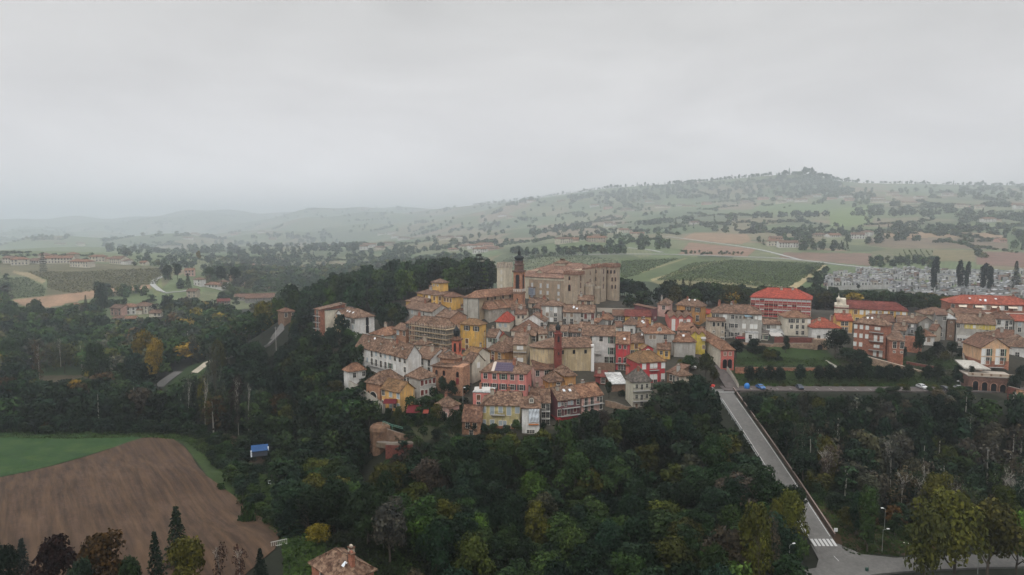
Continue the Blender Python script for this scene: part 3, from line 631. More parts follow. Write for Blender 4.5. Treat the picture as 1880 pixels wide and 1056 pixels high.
UPR = [(77.6,236,41.0),(77.5,246,43.6),(77.0,256,44.9),(74,268,46.6),(72,280,48.5)]
ROADLINES = [(np.array(P, float), a, b) for P, a, b in ((UPR, 2.6, 6), (VIALE, 4.5, 9), (LOW, 5, 12), (MAINR, 4.2, 10))]
cu, cv, _ = uv_of(cxy[:, 0], cxy[:, 1])
def kern(du, dv): return np.sqrt(du*du+dv*dv+.012**2)
A_ = kern(cu[:, None]-cu[None], cv[:, None]-cv[None])
nC = len(cz); lam = 0.004
A_ = np.block([[A_-lam*np.eye(nC), np.ones((nC, 1))], [np.ones((1, nC)), np.zeros((1, 1))]])
wz = np.linalg.solve(A_, np.append(cz, 0.0))
def heights(x, y):
    x = np.asarray(x, float).ravel(); y = np.asarray(y, float).ravel()
    u, v, a = uv_of(x, y); o = np.empty(len(x))
    for i in range(0, len(x), 20000):
        o[i:i+20000] = kern(u[i:i+20000, None]-cu[None], v[i:i+20000, None]-cv[None])@wz[:-1]+wz[-1]
    t = np.clip((np.abs(a)-.9)/1.4, 0, 1); t = t*t*(3-2*t)
    o = o*(1-t)+24*t
    r_ = np.hypot(x, y); A = np.clip((r_-1500)/1900, 0, 1)*(1.0-.72*np.clip((a-.02)/.2, 0, 1))
    Lf = 1+1.1*np.clip((-a-.05)/.25, 0, 1)
    o += A*Lf*(15*np.sin(x/310+1.1*np.sin(y/420+.7))+12*np.sin(y/230+1.4*np.sin(x/380))+5*np.sin(x/97+y/131))
    for P, r0, r1 in ROADLINES:          # road beds are cut level into the slopes
        lo = (x > P[:, 0].min()-r1) & (x < P[:, 0].max()+r1) & (y > P[:, 1].min()-r1) & (y < P[:, 1].max()+r1)
        if not lo.any(): continue
        xs, ys = x[lo], y[lo]; best = np.full(len(xs), 1e9); bz = np.zeros(len(xs))
        for i in range(len(P)-1):
            ax, ay, az = P[i]; bx, by, bz_ = P[i+1]; dx, dy = bx-ax, by-ay
            s = np.clip(((xs-ax)*dx+(ys-ay)*dy)/(dx*dx+dy*dy), 0, 1); dd = np.hypot(xs-ax-s*dx, ys-ay-s*dy)
            m = dd < best; best[m] = dd[m]; bz[m] = (az+(bz_-az)*s)[m]
        f = np.clip((r1-best)/(r1-r0), 0, 1); f = f*f*(3-2*f)
        o[lo] = o[lo]*(1-f)+(bz-.12)*f
    return o
def H(x, y): return float(heights([x], [y])[0])
_Y = np.exp(np.linspace(math.log(95), math.log(8300), 760))
def hit(px, py, ymin=95):
    """where the ray through a picture point meets the ground"""
    k, s = kk(py), xy(px, py)
    z = heights(s*_Y, _Y); d = (ZC-k*_Y)-z
    m = np.where((d < 0) & (_Y > ymin))[0]
    if len(m) == 0: return None
    i = m[0]
    if i == 0: Y = _Y[0]
    else:
        t = d[i-1]/(d[i-1]-d[i]); Y = _Y[i-1]+t*(_Y[i]-_Y[i-1])
    return (s*Y, Y, ZC-k*Y)
def inpoly(px, py, poly):
    px = np.asarray(px); py = np.asarray(py); r = np.zeros(px.shape, bool); n = len(poly); j = n-1
    for i in range(n):
        xi, yi = poly[i]; xj, yj = poly[j]
        c = ((yi > py) != (yj > py)); den = (yj-yi) if yj != yi else 1e-9
        r ^= c & (px < (xj-xi)*(py-yi)/den+xi); j = i
    return r
def proj_np(x, y, z):
    dz = z-ZC; d = y*cp-dz*sp; u = y*sp+dz*cp
    d = np.where(d < 1, 1, d)
    return CX+F*x/d, CY-F*u/d
# ------------------------------------------------------------------ terrain sheet
us = np.concatenate([np.linspace(-math.pi, -.75, 30)[:-1], np.linspace(-.75, -.66, 30)[:-1], np.linspace(-.66, .66, 1050), np.linspace(.66, .75, 30)[1:], np.linspace(.75, math.pi, 30)[1:]])
vs = np.concatenate([np.linspace(math.log(1.5), math.log(95), 14)[:-1], np.linspace(math.log(95), math.log(700), 330)[:-1], np.linspace(math.log(700), math.log(8500), 330)])
UU, VV = np.meshgrid(us, vs); RR = np.exp(VV); TX = (RR*np.sin(UU)).ravel(); TY = (RR*np.cos(UU)).ravel()
TZ = heights(TX, TY)
# small natural unevenness, growing with distance
def wob(x, y):
    return (np.sin(x/23+1.3*np.sin(y/31))+np.sin(y/19+1.7*np.sin(x/27)))*.5
far_ = np.clip((np.hypot(TX, TY)-900)/1500, 0, 1)
TPX, TPY = proj_np(TX, TY, TZ)
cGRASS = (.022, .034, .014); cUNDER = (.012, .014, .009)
col = np.tile(np.array(cGRASS), (len(TX), 1)); auto = (np.hypot(TX, TY) > 640).astype(float)
infront = TY > 60
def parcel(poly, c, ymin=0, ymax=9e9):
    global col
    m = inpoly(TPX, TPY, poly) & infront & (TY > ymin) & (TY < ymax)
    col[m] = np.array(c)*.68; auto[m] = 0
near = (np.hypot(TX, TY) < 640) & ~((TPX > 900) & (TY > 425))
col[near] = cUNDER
# town ground: grey brown paving and yards, darkened to stand in for alley shade
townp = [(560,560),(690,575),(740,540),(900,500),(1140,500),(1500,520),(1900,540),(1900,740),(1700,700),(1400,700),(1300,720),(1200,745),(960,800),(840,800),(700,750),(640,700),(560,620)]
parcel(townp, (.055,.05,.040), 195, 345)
parcel([(0,440),(200,446),(350,470),(360,500),(330,492),(0,474)], (.13,.16,.08), 780)
parcel([(0,474),(330,492),(300,530),(180,548),(0,556)], (.13,.12,.07), 560, 1000)
parcel([(0,505),(90,508),(85,548),(0,556)], (.12,.14,.07), 560, 1000)
parcel([(25,497),(60,502),(85,516),(78,520),(50,508),(22,500)], (.30,.24,.15), 560, 1000)
parcel([(20,550),(150,536),(283,522),(296,526),(180,545),(90,566),(40,562)], (.32,.205,.14), 500, 1000)
parcel([(270,515),(296,508),(300,535),(285,545)], (.15,.17,.07), 500, 900)
parcel([(390,486),(450,478),(500,490),(520,516),(505,532),(430,524)], (.25,.15,.10), 500)
parcel([(340,470),(440,475),(450,490),(360,500)], (.14,.15,.07), 500)
parcel([(940,470),(1140,476),(1150,500),(1130,520),(935,520)], (.14,.16,.09), 500)
parcel([(1135,474),(1250,472),(1515,483),(1500,500),(1440,534),(1380,538),(1240,522),(1135,512)], (.085,.115,.045), 440)
parcel([(1190,516),(1300,510),(1420,530),(1400,541),(1250,534)], (.20,.18,.09), 440)
parcel([(1174,498),(1258,474),(1264,474),(1180,501)], (.24,.22,.12), 440)
parcel([(1193,513),(1310,480),(1342,477),(1312,484),(1198,516)], (.30,.26,.14), 440)
parcel([(1262,510),(1392,517),(1440,528),(1438,533),(1390,520),(1262,513)], (.28,.25,.14), 440)
parcel([(1436,535),(1508,486),(1520,486),(1456,536)], (.34,.28,.16), 400)
parcel([(1515,483),(1520,486),(1450,540),(1500,545),(1530,500)], (.07,.11,.04), 400)
parcel([(1246,440),(1275,427),(1372,430),(1380,441),(1360,449)], (.27,.18,.12), 700)
parcel([(1245,468),(1265,445),(1390,457),(1372,471)], (.25,.155,.115), 700)
parcel([(1280,470),(1345,470),(1345,475),(1280,474)], (.05,.07,.03), 700)
parcel([(1440,463),(1600,465),(1602,489),(1430,473)], (.19,.125,.10), 640)
parcel([(1600,462),(1640,455),(1650,480),(1602,489)], (.15,.15,.09), 640)
parcel([(1640,456),(1715,458),(1712,480),(1640,478)], (.13,.14,.07), 640)
parcel([(1712,458),(1790,460),(1790,480),(1712,480)], (.19,.16,.09), 640)
parcel([(1792,462),(1900,464),(1900,492),(1792,486)], (.19,.11,.09), 640)
parcel([(1610,424),(1835,428),(1845,437),(1610,436)], (.30,.20,.13), 700)
parcel([(1590,436),(1850,438),(1850,458),(1640,456),(1590,450)], (.17,.13,.095), 700)
parcel([(1520,385),(1608,374),(1602,412),(1525,418)], (.14,.19,.07), 800)
parcel([(1400,373),(1535,374),(1500,394),(1375,388)], (.12,.17,.07), 800)
parcel([(1700,412),(1870,408),(1870,425),(1700,424)], (.13,.16,.08), 800)
# lawns and yards near the town
parcel([(1350,646),(1420,636),(1520,644),(1541,668),(1535,674),(1355,671)], (.026,.05,.012), 240, 275)
parcel([(1660,655),(1700,650),(1765,668),(1770,682),(1700,676),(1655,668)], (.024,.045,.014), 240, 275)
parcel([(1350,676),(1760,690),(1770,712),(1350,712)], (.03,.05,.014), 236, 252)
parcel([(1330,726),(1345,722),(1500,1000),(1480,960),(1400,830)], (.035,.032,.018), 150, 236)
parcel([(1490,930),(1720,900),(1720,1020),(1560,1016),(1500,985)], (.055,.032,.018), 140, 200)
parcel([(1180,1010),(1330,1010),(1420,1056),(1150,1070)], (.03,.026,.015), 90, 160)
parcel([(600,900),(760,930),(770,1080),(560,1080),(560,985)], (.015,.032,.009), 100, 190)
parcel([(-80,780),(330,785),(345,815),(300,812),(-80,812)], (.035,.05,.018), 232, 262)
parcel([(318,790),(400,800),(560,930),(540,1010),(500,1000),(400,900)], (.032,.056,.014), 130, 262)
parcel([(400,795),(500,800),(520,850),(440,850)], (.05,.03,.02), 180, 280)
parcel([(60,668),(240,660),(250,690),(70,700)], (.035,.06,.02), 300, 430)
parcel([(60,690),(240,688),(230,700),(70,705)], (.08,.065,.04), 280, 400)
parcel([(370,650),(420,640),(400,670),(330,720),(300,715)], (.03,.055,.016), 250, 360)
parcel([(740,760),(860,765),(850,800),(720,815),(700,790)], (.05,.055,.028), 195, 222)
faces = []
nu, nv = len(us), len(vs)
ii = np.arange(nv-1)[:, None]*nu+np.arange(nu-1)[None]
quad = np.stack([ii, ii+1, ii+nu+1, ii+nu], -1).reshape(-1, 4)
def fastmesh(name, V, Q, mats, cols=None, fac=None, smooth=True):
    me = bpy.data.meshes.new(name); n = len(V); q = len(Q); s = Q.shape[1]
    me.vertices.add(n); me.vertices.foreach_set('co', np.ascontiguousarray(V, dtype=np.float32).ravel())
    me.loops.add(q*s); me.loops.foreach_set('vertex_index', np.ascontiguousarray(Q, dtype=np.int32).ravel())
    me.polygons.add(q); me.polygons.foreach_set('loop_start', np.arange(0, q*s, s, dtype=np.int32))
    for m in mats: me.materials.append(m)
    if smooth: me.polygons.foreach_set('use_smooth', np.ones(q, bool))
    if cols is not None:
        a = me.color_attributes.new('Col', 'FLOAT_COLOR', 'POINT')
        c4 = np.ones((n, 4), np.float32); c4[:, :3] = cols
        if fac is not None: c4[:, 3] = fac
        a.data.foreach_set('color', c4.ravel())
    me.update(calc_edges=True); me.validate(); return me
tm, t, b = newmat('terrain'); at_ = nd(t, 'ShaderNodeAttribute', attribute_name='Col')
gp = nd(t, 'ShaderNodeNewGeometry').outputs['Position']
mpn = nd(t, 'ShaderNodeMapping'); mpn.inputs['Scale'].default_value = (.0075, .0042, 0); mpn.inputs['Rotation'].default_value = (0, 0, .5); t.links.new(gp, mpn.inputs[0])
dn = nd(t, 'ShaderNodeTexNoise'); dn.inputs['Scale'].default_value = 2.0; t.links.new(mpn.outputs[0], dn.inputs['Vector'])
ad = nd(t, 'ShaderNodeVectorMath', operation='MULTIPLY_ADD'); ad.inputs[1].default_value = (.5, .5, 0); t.links.new(dn.outputs['Color'], ad.inputs[0]); t.links.new(mpn.outputs[0], ad.inputs[2])
vo = nd(t, 'ShaderNodeTexVoronoi', distance='MINKOWSKI'); vo.inputs['Exponent'].default_value = 4.0; vo.inputs['Scale'].default_value = 1.0; t.links.new(ad.outputs[0], vo.inputs['Vector'])
sx = nd(t, 'ShaderNodeSeparateXYZ'); t.links.new(vo.outputs['Color'], sx.inputs[0])
pc = ramp(t, sx.outputs[0], [(0.0, (.065,.08,.045)), (0.2, (.085,.11,.055)), (0.38, (.11,.12,.07)), (0.52, (.06,.085,.042)), (0.66, (.13,.115,.075)), (0.78, (.08,.10,.05)), (0.9, (.15,.115,.085)), (1.0, (.10,.12,.065))])
pc.node.color_ramp.interpolation = 'CONSTANT'
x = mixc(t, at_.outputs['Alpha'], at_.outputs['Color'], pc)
# planting rows: fine stripes turned a different way in every parcel
cmb = nd(t, 'ShaderNodeVectorRotate', rotation_type='Z_AXIS'); t.links.new(gp, cmb.inputs['Vector'])
ml = nd(t, 'ShaderNodeMath', operation='MULTIPLY'); ml.inputs[1].default_value = 6.0; t.links.new(sx.outputs[1], ml.inputs[0]); t.links.new(ml.outputs[0], cmb.inputs['Angle'])
wv = nd(t, 'ShaderNodeTexWave'); wv.inputs['Scale'].default_value = .07; wv.inputs['Distortion'].default_value = 1.5; t.links.new(cmb.outputs[0], wv.inputs['Vector'])
x = mixc(t, mixc(t, 1.0, at_.outputs['Alpha'], (.35,)*3, 'MULTIPLY'), x, mixc(t, 1.0, x, ramp(t, wv.outputs[0], [(0.2, (.6,.65,.6)), (0.8, (1.25,1.2,1.15))]), 'MULTIPLY'))
x = mixc(t, 1.0, x, ramp(t, noise(t, gp, .05, 6, .7), [(0.3, (.62,.66,.6)), (0.7, (1.3,1.25,1.2))]), 'MULTIPLY')
x = mixc(t, 1.0, x, ramp(t, noise(t, gp, .6, 5, .75), [(0.3, (.6,.6,.6)), (0.7, (1.35,1.35,1.3))]), 'MULTIPLY')
t.links.new(x, b.inputs['Base Color'])
V = np.stack([TX, TY, TZ], 1)
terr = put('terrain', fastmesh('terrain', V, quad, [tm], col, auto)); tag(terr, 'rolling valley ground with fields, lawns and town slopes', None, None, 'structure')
# ------------------------------------------------------------------ sheets lying on the terrain
def resample(P, step):
    P = [Vector(p) for p in P]; out_ = [P[0]]
    for i in range(len(P)-1):
        n = max(1, int((P[i+1]-P[i]).length/step))
        p0 = P[max(0, i-1)]; p1 = P[i]; p2 = P[i+1]; p3 = P[min(len(P)-1, i+2)]
        for k in range(1, n+1):
            s = k/n
            out_.append(.5*((2*p1)+(-p0+p2)*s+(2*p0-5*p1+4*p2-p3)*s*s+(-p0+3*p1-3*p2+p3)*s**3))
    return out_
def strip(name, P, w, mats, up=.25, off=0.0, useH=False, edges=True, step=3.0, parent=None, thick=1.2):
    Q = resample(P, step); b = MB(); L0 = []
    for i, p in enumerate(Q):
        d = (Q[min(i+1, len(Q)-1)]-Q[max(i-1, 0)]); d.z = 0; d.normalize(); nrm = Vector((d.y, -d.x, 0))
        c = p+nrm*off
        zz = (H(c.x, c.y) if useH else c.z)+up
        L0.append((Vector((c.x, c.y, zz))-nrm*w/2, Vector((c.x, c.y, zz))+nrm*w/2))
    for i in range(len(L0)-1):
        (a, b_), (c, d) = L0[i], L0[i+1]
        b.poly([a, b_, d, c], 0)
        if thick:
            dn_ = Vector((0, 0, -thick)); b.poly([a+dn_, a, c, c+dn_], 0); b.poly([b_, b_+dn_, d+dn_, d], 0)
    return b.build(name, mats, parent)
ASPH = ground('asphalt', [(0.25, (.085,.082,.077)), (0.5, (.105,.101,.095)), (0.75, (.125,.12,.112))], .2)
PINKR = ground('paving', [(0.3, (.055,.047,.044)), (0.7, (.095,.08,.075))], .4)
PAINT = plain('road_paint', (.40,.40,.39)); GRAV = ground('gravel', [(0.3, (.26,.23,.18)), (0.7, (.38,.34,.27))], .4)
road = strip('road', MAINR, 5.7, [ASPH], .30); tag(road, 'straight grey road running down from the town gate to the junction', None, None, 'structure')
strip('marking', [MAINR[i] for i in range(1, 12)], .14, [PAINT], .32, 2.5, parent=road, thick=0)
strip('marking', [MAINR[i] for i in range(1, 12)], .14, [PAINT], .32, -2.5, parent=road, thick=0)
st = MB(); st.box(-2.9, 0, 0, 2.9, .5, .02); 
put('marking', st.mesh('marking', [PAINT]), road, (74.4, 232.2, 40.7))
for i in range(6):
    q = MB(); q.box(-.3, 0, 0, .3, 2.6, .02); yy = 152.6
    put('marking', q.mesh('marking', [PAINT]), road, (70.9+i*.95, yy, 24.40)).rotation_euler = (math.atan2(17.5, 86), 0, 0)
q = MB(); q.box(-.07, 0, 0, .07, 3.2, .02); put('marking', q.mesh('marking', [PAINT]), road, (73.6, 147.0, 23.66))
rd2 = strip('road', LOW, 5.8, [ASPH], .34, useH=False); tag(rd2, 'pale road crossing the bottom right corner', None, None, 'structure')
apr = MB(); apr.poly([(70.2,154,24.3),(76.8,154,24.3),(80.5,150.5,23.56),(92.0,147.6,23.53),(90.0,143.5,23.5),(64.5,139.5,23.5),(69.5,148,23.56)]); o = apr.build('road', [ASPH]); tag(o, 'junction apron where the two roads meet', None, None, 'structure')
rd3 = strip('road', VIALE, 6.6, [PINKR], .28); tag(rd3, 'pinkish tree avenue road along the rampart foot', None, None, 'structure')
for i in range(26):
    q = MB(); q.box(-.06, -1.1, 0, .06, 1.1, .02); x_ = 84+i*4.6; o = put('marking', q.mesh('marking', [PAINT]), rd3, (x_, 235.6-.024*(x_-74), 41.2))
UPR = [(77.6,236,41.0),(77.5,246,43.6),(77.0,256,44.9),(74,268,46.6),(72,280,48.5)]
rd4 = strip('road', UPR, 4.4, [PINKR], .25); tag(rd4, 'paved street climbing past the coral ended house into town', None, None, 'structure')
WR = []
for px, py, Y in ((292,712,None),(306,700,None),(322,689,None),(330,684,None),(322,680,None),(345,683,None),(357,686,None),(372,676,None),(392,662,None),(425,655,None),(480,640,None),(505,618,None),(522,598,None),(530,585,None)):
    h_ = hit(px, py, 250); WR.append(h_)
wr1 = [WR[0], WR[1], WR[2], WR[3]]; rd5 = strip('road', wr1, 6.0, [ASPH], .5, useH=True); tag(rd5, 'grey hairpin road among the western trees', None, None, 'structure')
wr2 = [WR[6], WR[7], WR[8], WR[9]]; rd6 = strip('road', wr2, 5.0, [GRAV], .5, useH=True); tag(rd6, 'pale curved road climbing through the western trees', None, None, 'structure')
wr3 = [WR[9], WR[10], WR[11], WR[12], WR[13]]; rd7 = strip('road', wr3, 4.5, [ASPH], .5, useH=True); tag(rd7, 'road reaching the town beside the small brown hut', None, None, 'structure')
def pxroad(pts, w, mats, label, ymin, up=.5):
    P = [hit(px, py, ymin) for px, py in pts]; P = [p for p in P if p]
    o = strip('road', P, w, mats, up, useH=True, step=12, thick=1.5); return tag(o, label, None, None, 'structure')
VAL = plain('far_road', (.26,.26,.25))
pxroad([(940,471),(1000,470),(1060,468),(1110,467),(1180,467),(1260,468),(1340,471),(1420,474),(1480,479),(1530,485),(1600,492),(1680,496),(1780,497),(1885,499)], 5.5, [VAL], 'pale valley road behind the vineyards', 560)
pxroad([(1222,435),(1280,442),(1340,450),(1395,459),(1440,470),(1470,478)], 4.5, [VAL], 'pale lane between the two brown fields', 640)
pxroad([(1150,455),(1190,459),(1215,464)], 4.5, [VAL], 'short pale lane by the red brown trees', 640)
pxroad([(296,508),(283,516),(281,524),(292,533),(305,538),(345,534)], 5, [VAL], 'curving lane right of the left hand fields', 480)
# ploughed field and meadow, real sheets following the ground
def sheet(name, poly, mat, label, up=.25, step=2.2, ymin=100):
    P = [hit(px, py, ymin) for px, py in poly]; P = [(p[0], p[1]) for p in P if p]
    xs = [p[0] for p in P]; ys = [p[1] for p in P]
    # dense outline, then grid clipped to it by snapping border cells
    gx = np.arange(min(xs), max(xs)+step, step); gy = np.arange(min(ys), max(ys)+step, step)
    GX, GY = np.meshgrid(gx, gy); ins = inpoly(GX.ravel(), GY.ravel(), P)
    import bmesh
    bm = bmesh.new(); vl = [bm.verts.new((p[0], p[1], 0)) for p in P]; f = bm.faces.new(vl)
    bmesh.ops.triangulate(bm, faces=[f])
    geo = lambda: bm.verts[:]+bm.edges[:]+bm.faces[:]
    for g in gx[1:-1]: bmesh.ops.bisect_plane(bm, geom=geo(), plane_co=(g, 0, 0), plane_no=(1, 0, 0))
    for g in gy[1:-1]: bmesh.ops.bisect_plane(bm, geom=geo(), plane_co=(0, g, 0), plane_no=(0, 1, 0))
    hs = heights([v.co.x for v in bm.verts], [v.co.y for v in bm.verts])
    for v, z in zip(bm.verts, hs): v.co.z = z+up
    me = bpy.data.meshes.new(name); bm.to_mesh(me); bm.free(); me.materials.append(mat)
    me.polygons.foreach_set('use_smooth', [True]*len(me.polygons))
    o = put(name, me)
    if o.data.polygons[0].normal.z < 0: me.flip_normals()
    return tag(o, label, None, None, 'structure')
PLOUGH = ground('plough', [(0.3, (.034,.020,.0125)), (0.5, (.050,.030,.019)), (0.7, (.064,.040,.026))], .05, stripe=(-.62, 5.0, (.068,.040,.022), .55))
MEADOW = ground('meadow', [(0.3, (.010,.030,.007)), (0.5, (.016,.042,.009)), (0.7, (.032,.056,.012))], .12)
sheet('field', [(-60,892),(0,878),(50,868),(100,856),(150,842),(200,826),(235,813),(262,805),(290,804),(318,807),(340,823),(352,838),(362,856),(378,875),(400,890),(430,912),(465,940),(500,965),(514,985),(505,1010),(470,1040),(430,1075),(300,1100),(150,1120),(-60,1150)], PLOUGH, 'brown ploughed field with faint curving furrows')
sheet('meadow', [(-60,800),(0,794),(60,793),(120,795),(180,799),(240,801),(262,806),(200,825),(150,841),(100,855),(50,867),(0,877),(-60,891)], MEADOW, 'bright green meadow behind the ploughed field', .22)
# ------------------------------------------------------------------ special parts of some houses
def inn(key): return HOUSES[key]
def partbox(par, name, mats, boxes, loc=(0,0,0), rz=0):
    b = MB()
    for q in boxes: b.box(*q)
    return b.build(name, mats, par, loc, rz)
e, w, d, h = inn('convent')
b = MB(); x0, x1 = -w*.13, w*.13; b.box(x0, -.5, -5, x1, 0.05, h+.3, 0); b.poly([(x0-.3,-.6,h+.3),(x1+.3,-.6,h+.3),(0,-.6,h+2.2)], 1); b.slab([(x0-.5,-.9,h+.2),(0,-.9,h+2.5),(0,3,h+2.5),(x0-.5,3,h+.2)], .2, 2); b.slab([(0,-.9,h+2.5),(x1+.5,-.9,h+.2),(x1+.5,3,h+.2),(0,3,h+2.5)], .2, 2)
b.build('centre_bay', [wallm('peach'), wallm('white'), roofm('pinkish')], e)
for i in range(4): add_window(e, 'o', 0, -.5, h-1.2-2.3*i, 'f', True)
e, w, d, h = inn('villa')
b = MB(); b.box(-w*.05, d*.35, h, w*.35, d*.85, h+5.2, 0); b.build('belvedere', [wallm('yellow')], e)
rb, _ = roof_geo('p', w*.4, d*.5, 0, 1.7); rb.build('roof', [roofm('pinkish')], e, (w*.15, d*.35, h+5.2))
for i in range(2): add_window(e, 'o', w*.05+i*w*.2, d*.35, h+3.9, 'f', True)
b = MB(); b.box(w/2, d*.35, -4, w/2+7, d*.95, h-.6); b.build('side_wing', [wallm('yellow')], e)
rb, _ = roof_geo('h', 7, d*.6, 0, 1.8); rb.build('roof', [roofm('brown')], e, (w/2+3.5, d*.35, h-.6))
for i in range(3): add_window(e, 'b', w/2+1.5+i*2, d*.35, h-2.2, 'f', True)
# zigzag roofs
for key, n in (('zigzag3', 3), ('zigzag2', 2)):
    e, w, d, h = inn(key)
    for c in list(e.children):
        if c.name.startswith('roof') or c.name.startswith('wall'):
            for cc in list(c.children): bpy.data.objects.remove(cc)
            wm_ = c.data.materials[0]; nm_ = c.name.split('.')[0]
            b = MB(); q = w/n
            if nm_ == 'wall':
                b.box(-w/2, 0, -5, w/2, d, h, 0, False)
                for i in range(n):
                    xa = -w/2+i*q; b.poly([(xa,0,h),(xa+q,0,h),(xa+q/2,0,h+1.35)])
            else:
                for i in range(n):
                    xa = -w/2+i*q; xb = xa+q; xm = xa+q/2; ex = .3 if i == 0 else 0; fx = .3 if i == n-1 else 0
                    b.slab([(xm,-.4,h+1.5),(xa-ex,-.4,h-.12*bool(ex)),(xa-ex,d*.5,h+1.4),(xm,d*.5,h+2.6)], .2); b.slab([(xb+fx,-.4,h-.12*bool(fx)),(xm,-.4,h+1.5),(xm,d*.5,h+2.6),(xb+fx,d*.5,h+1.4)], .2)
                b.slab([(-w/2-.3,d*.5,h+2.5),(w/2+.3,d*.5,h+2.5),(w/2+.3,d+.4,h-.1),(-w/2-.3,d+.4,h-.1)], .2)
            bpy.data.objects.remove(c); b.build(nm_, [wm_], e)
# crimson villa: roof gable with a round window
e, w, d, h = inn('crimson')
b = MB(); b.box(-1.6, d*.42, h+1.0, 2.6, d*.7, h+4.0, 0); b.poly([(-1.6,d*.42,h+4),(2.6,d*.42,h+4),(.5,d*.42,h+5)], 0)
b.slab([(-2,d*.4,h+3.8),(.5,d*.4,h+5.2),(.5,d*.75,h+5.2),(-2,d*.75,h+3.8)], .18, 1); b.slab([(.5,d*.4,h+5.2),(3,d*.4,h+3.8),(3,d*.75,h+3.8),(.5,d*.75,h+5.2)], .18, 1)
g_ = b.build('roof_gable', [wallm('red'), roofm('moss')], e)
b = MB(); b.lathe([(.95,0),(.95,.08)], n=16, m=0); b.lathe([(.7,.08),(.7,.11)], n=16, m=1); b.box(-.05,-.7,.11,.05,.7,.14,0); b.box(-.7,-.05,.11,.7,.05,.14,0)
o = b.build('round_window', [plain('oculus_frame', (.65,.64,.6)), GLASS], e, (.5, d*.42, h+2.9)); o.rotation_euler = (math.pi/2, 0, 0)
# pink palace: solar roof
e, w, d, h = inn('pink')
r_ = 3.4/(d/2); q0, q1 = .4, 4.9
ang = math.atan2(3.4+.05, (d+1)/2)
b = MB()
for i in range(7):
    for j in range(4):
        b.box(-w*.20+i*.92, .2+j*1.12, .1, -w*.20+i*.92+.87, .2+j*1.12+1.06, .17)
o = b.build('solar_panel', [plain('solar', (.055,.04,.07), .45, .1, .2)], e, (0, .15, h+.25)); o.rotation_euler = (ang, 0, 0)
b = MB(); b.box(-w*.27,-.0,.02,-w*.205,4.9,.12); o = b.build('roof_band', [plain('light_strip', (.42,.36,.31))], e, (0, .15, h+.25)); o.rotation_euler = (ang, 0, 0)
# round roof dormer of the arch house
def dormer(key, fx, fy, fz, s=1.0, roof='orange', wall='white'):
    e, w, d, h = inn(key)
    b = MB(); b.box(-.8*s, 0, -.6, .8*s, 2.2, 1.0*s, 0); b.poly([(-.8*s,0,1*s),(.8*s,0,1*s),(0,0,1.6*s)], 0)
    b.slab([(-1.05*s,-.25,.85*s),(0,-.25,1.75*s),(0,2.4,1.75*s),(-1.05*s,2.4,.85*s)], .12, 1); b.slab([(0,-.25,1.75*s),(1.05*s,-.25,.85*s),(1.05*s,2.4,.85*s),(0,2.4,1.75*s)], .12, 1)
    o = b.build('dormer', [wallm(wall), roofm(roof)], e, (w*fx, d*fy, h+fz)); add_window(o, 'o', 0, 0, .35*s, 'f', True, 1.2*s)
dormer('archhouse', 0.0, .08, .9)
dormer('sheet', 0.05, .3, 1.3, 1.0, 'old', 'beige')
for fx in (-.3, -.05, .2, .36): dormer('bigwhite', fx, .22, 1.9, .55, 'old', 'beige')
# white sheeting over the tall narrow front
e, w, d, h = inn('sheet')
b = MB(); n = 12
for j in range(9):
    for i in range(n):
        f = lambda i_, j_: (-w*.12+w*.6*i_/n, -.35-.18*math.sin(i_*1.7+.6*j_)-.1*math.sin(j_*1.3), h-.3-(h*.52)*j_/9-.12*math.sin(i_*.9))
        b.poly([f(i,j+1), f(i+1,j+1), f(i+1,j), f(i,j)])
b.build('tarpaulin', [plaster('sheeting', (.55,.59,.63), .3)], e)
b = MB(); b.box(-w*.12,-.5,h*.34,w*.45,-.1,h*.34+.25,0); b.build('ledge', [plain('rusty', (.45,.16,.05))], e)
# long coral ended house: hip toward the front is set; school facade
e, w, d, h = inn('school')
for c in list(e.children):
    if c.name.startswith('window'): bpy.data.objects.remove(c)
CONC = plain('pale_frame', (.36,.28,.22)); REDP = plain('red_panel', (.26,.03,.028))
nb, nf = 13, 4; fh_ = (h-.3)/nf; bw = w/nb
b = MB()
for i in range(nb+1): b.box(-w/2+i*bw-.09, -.3, -1, -w/2+i*bw+.09, .0, h-.05)
for j in range(nf+1): b.box(-w/2-.12, -.34, h-.22-j*fh_, w/2+.12, .0, h-.05-j*fh_)
b.build('facade_frame', [CONC], e)
for j in range(nf):
    z1 = h-.35-j*fh_
    for i in range(nb):
        xa = -w/2+i*bw+.13; xb = xa+bw-.26
        q = MB(); q.box(xa, -.16, z1-fh_+.2, xb, -.02, z1-fh_*.5, 1)
        closed = R.random() < .55 and j < 3
        q.box(xa, -.12, z1-fh_*.5, xb, -.02, z1, 2 if closed else 3); q.box((xa+xb)/2-.05, -.18, z1-fh_*.5, (xa+xb)/2+.05, -.1, z1, 0)
        q.box(xa, -.16, z1-fh_*.2, xb, -.1, z1-.02, 1 if j else 2)
        q.build('window', [CONC, REDP, plain('blind', (.42,.42,.42)), GLASS], e)
for s in range(4):
    z1 = h-.35-s*fh_
    for i in range(3): add_window(e, 'd', -w/2, d*(.2+.3*i), z1-1.1, 'l', True)
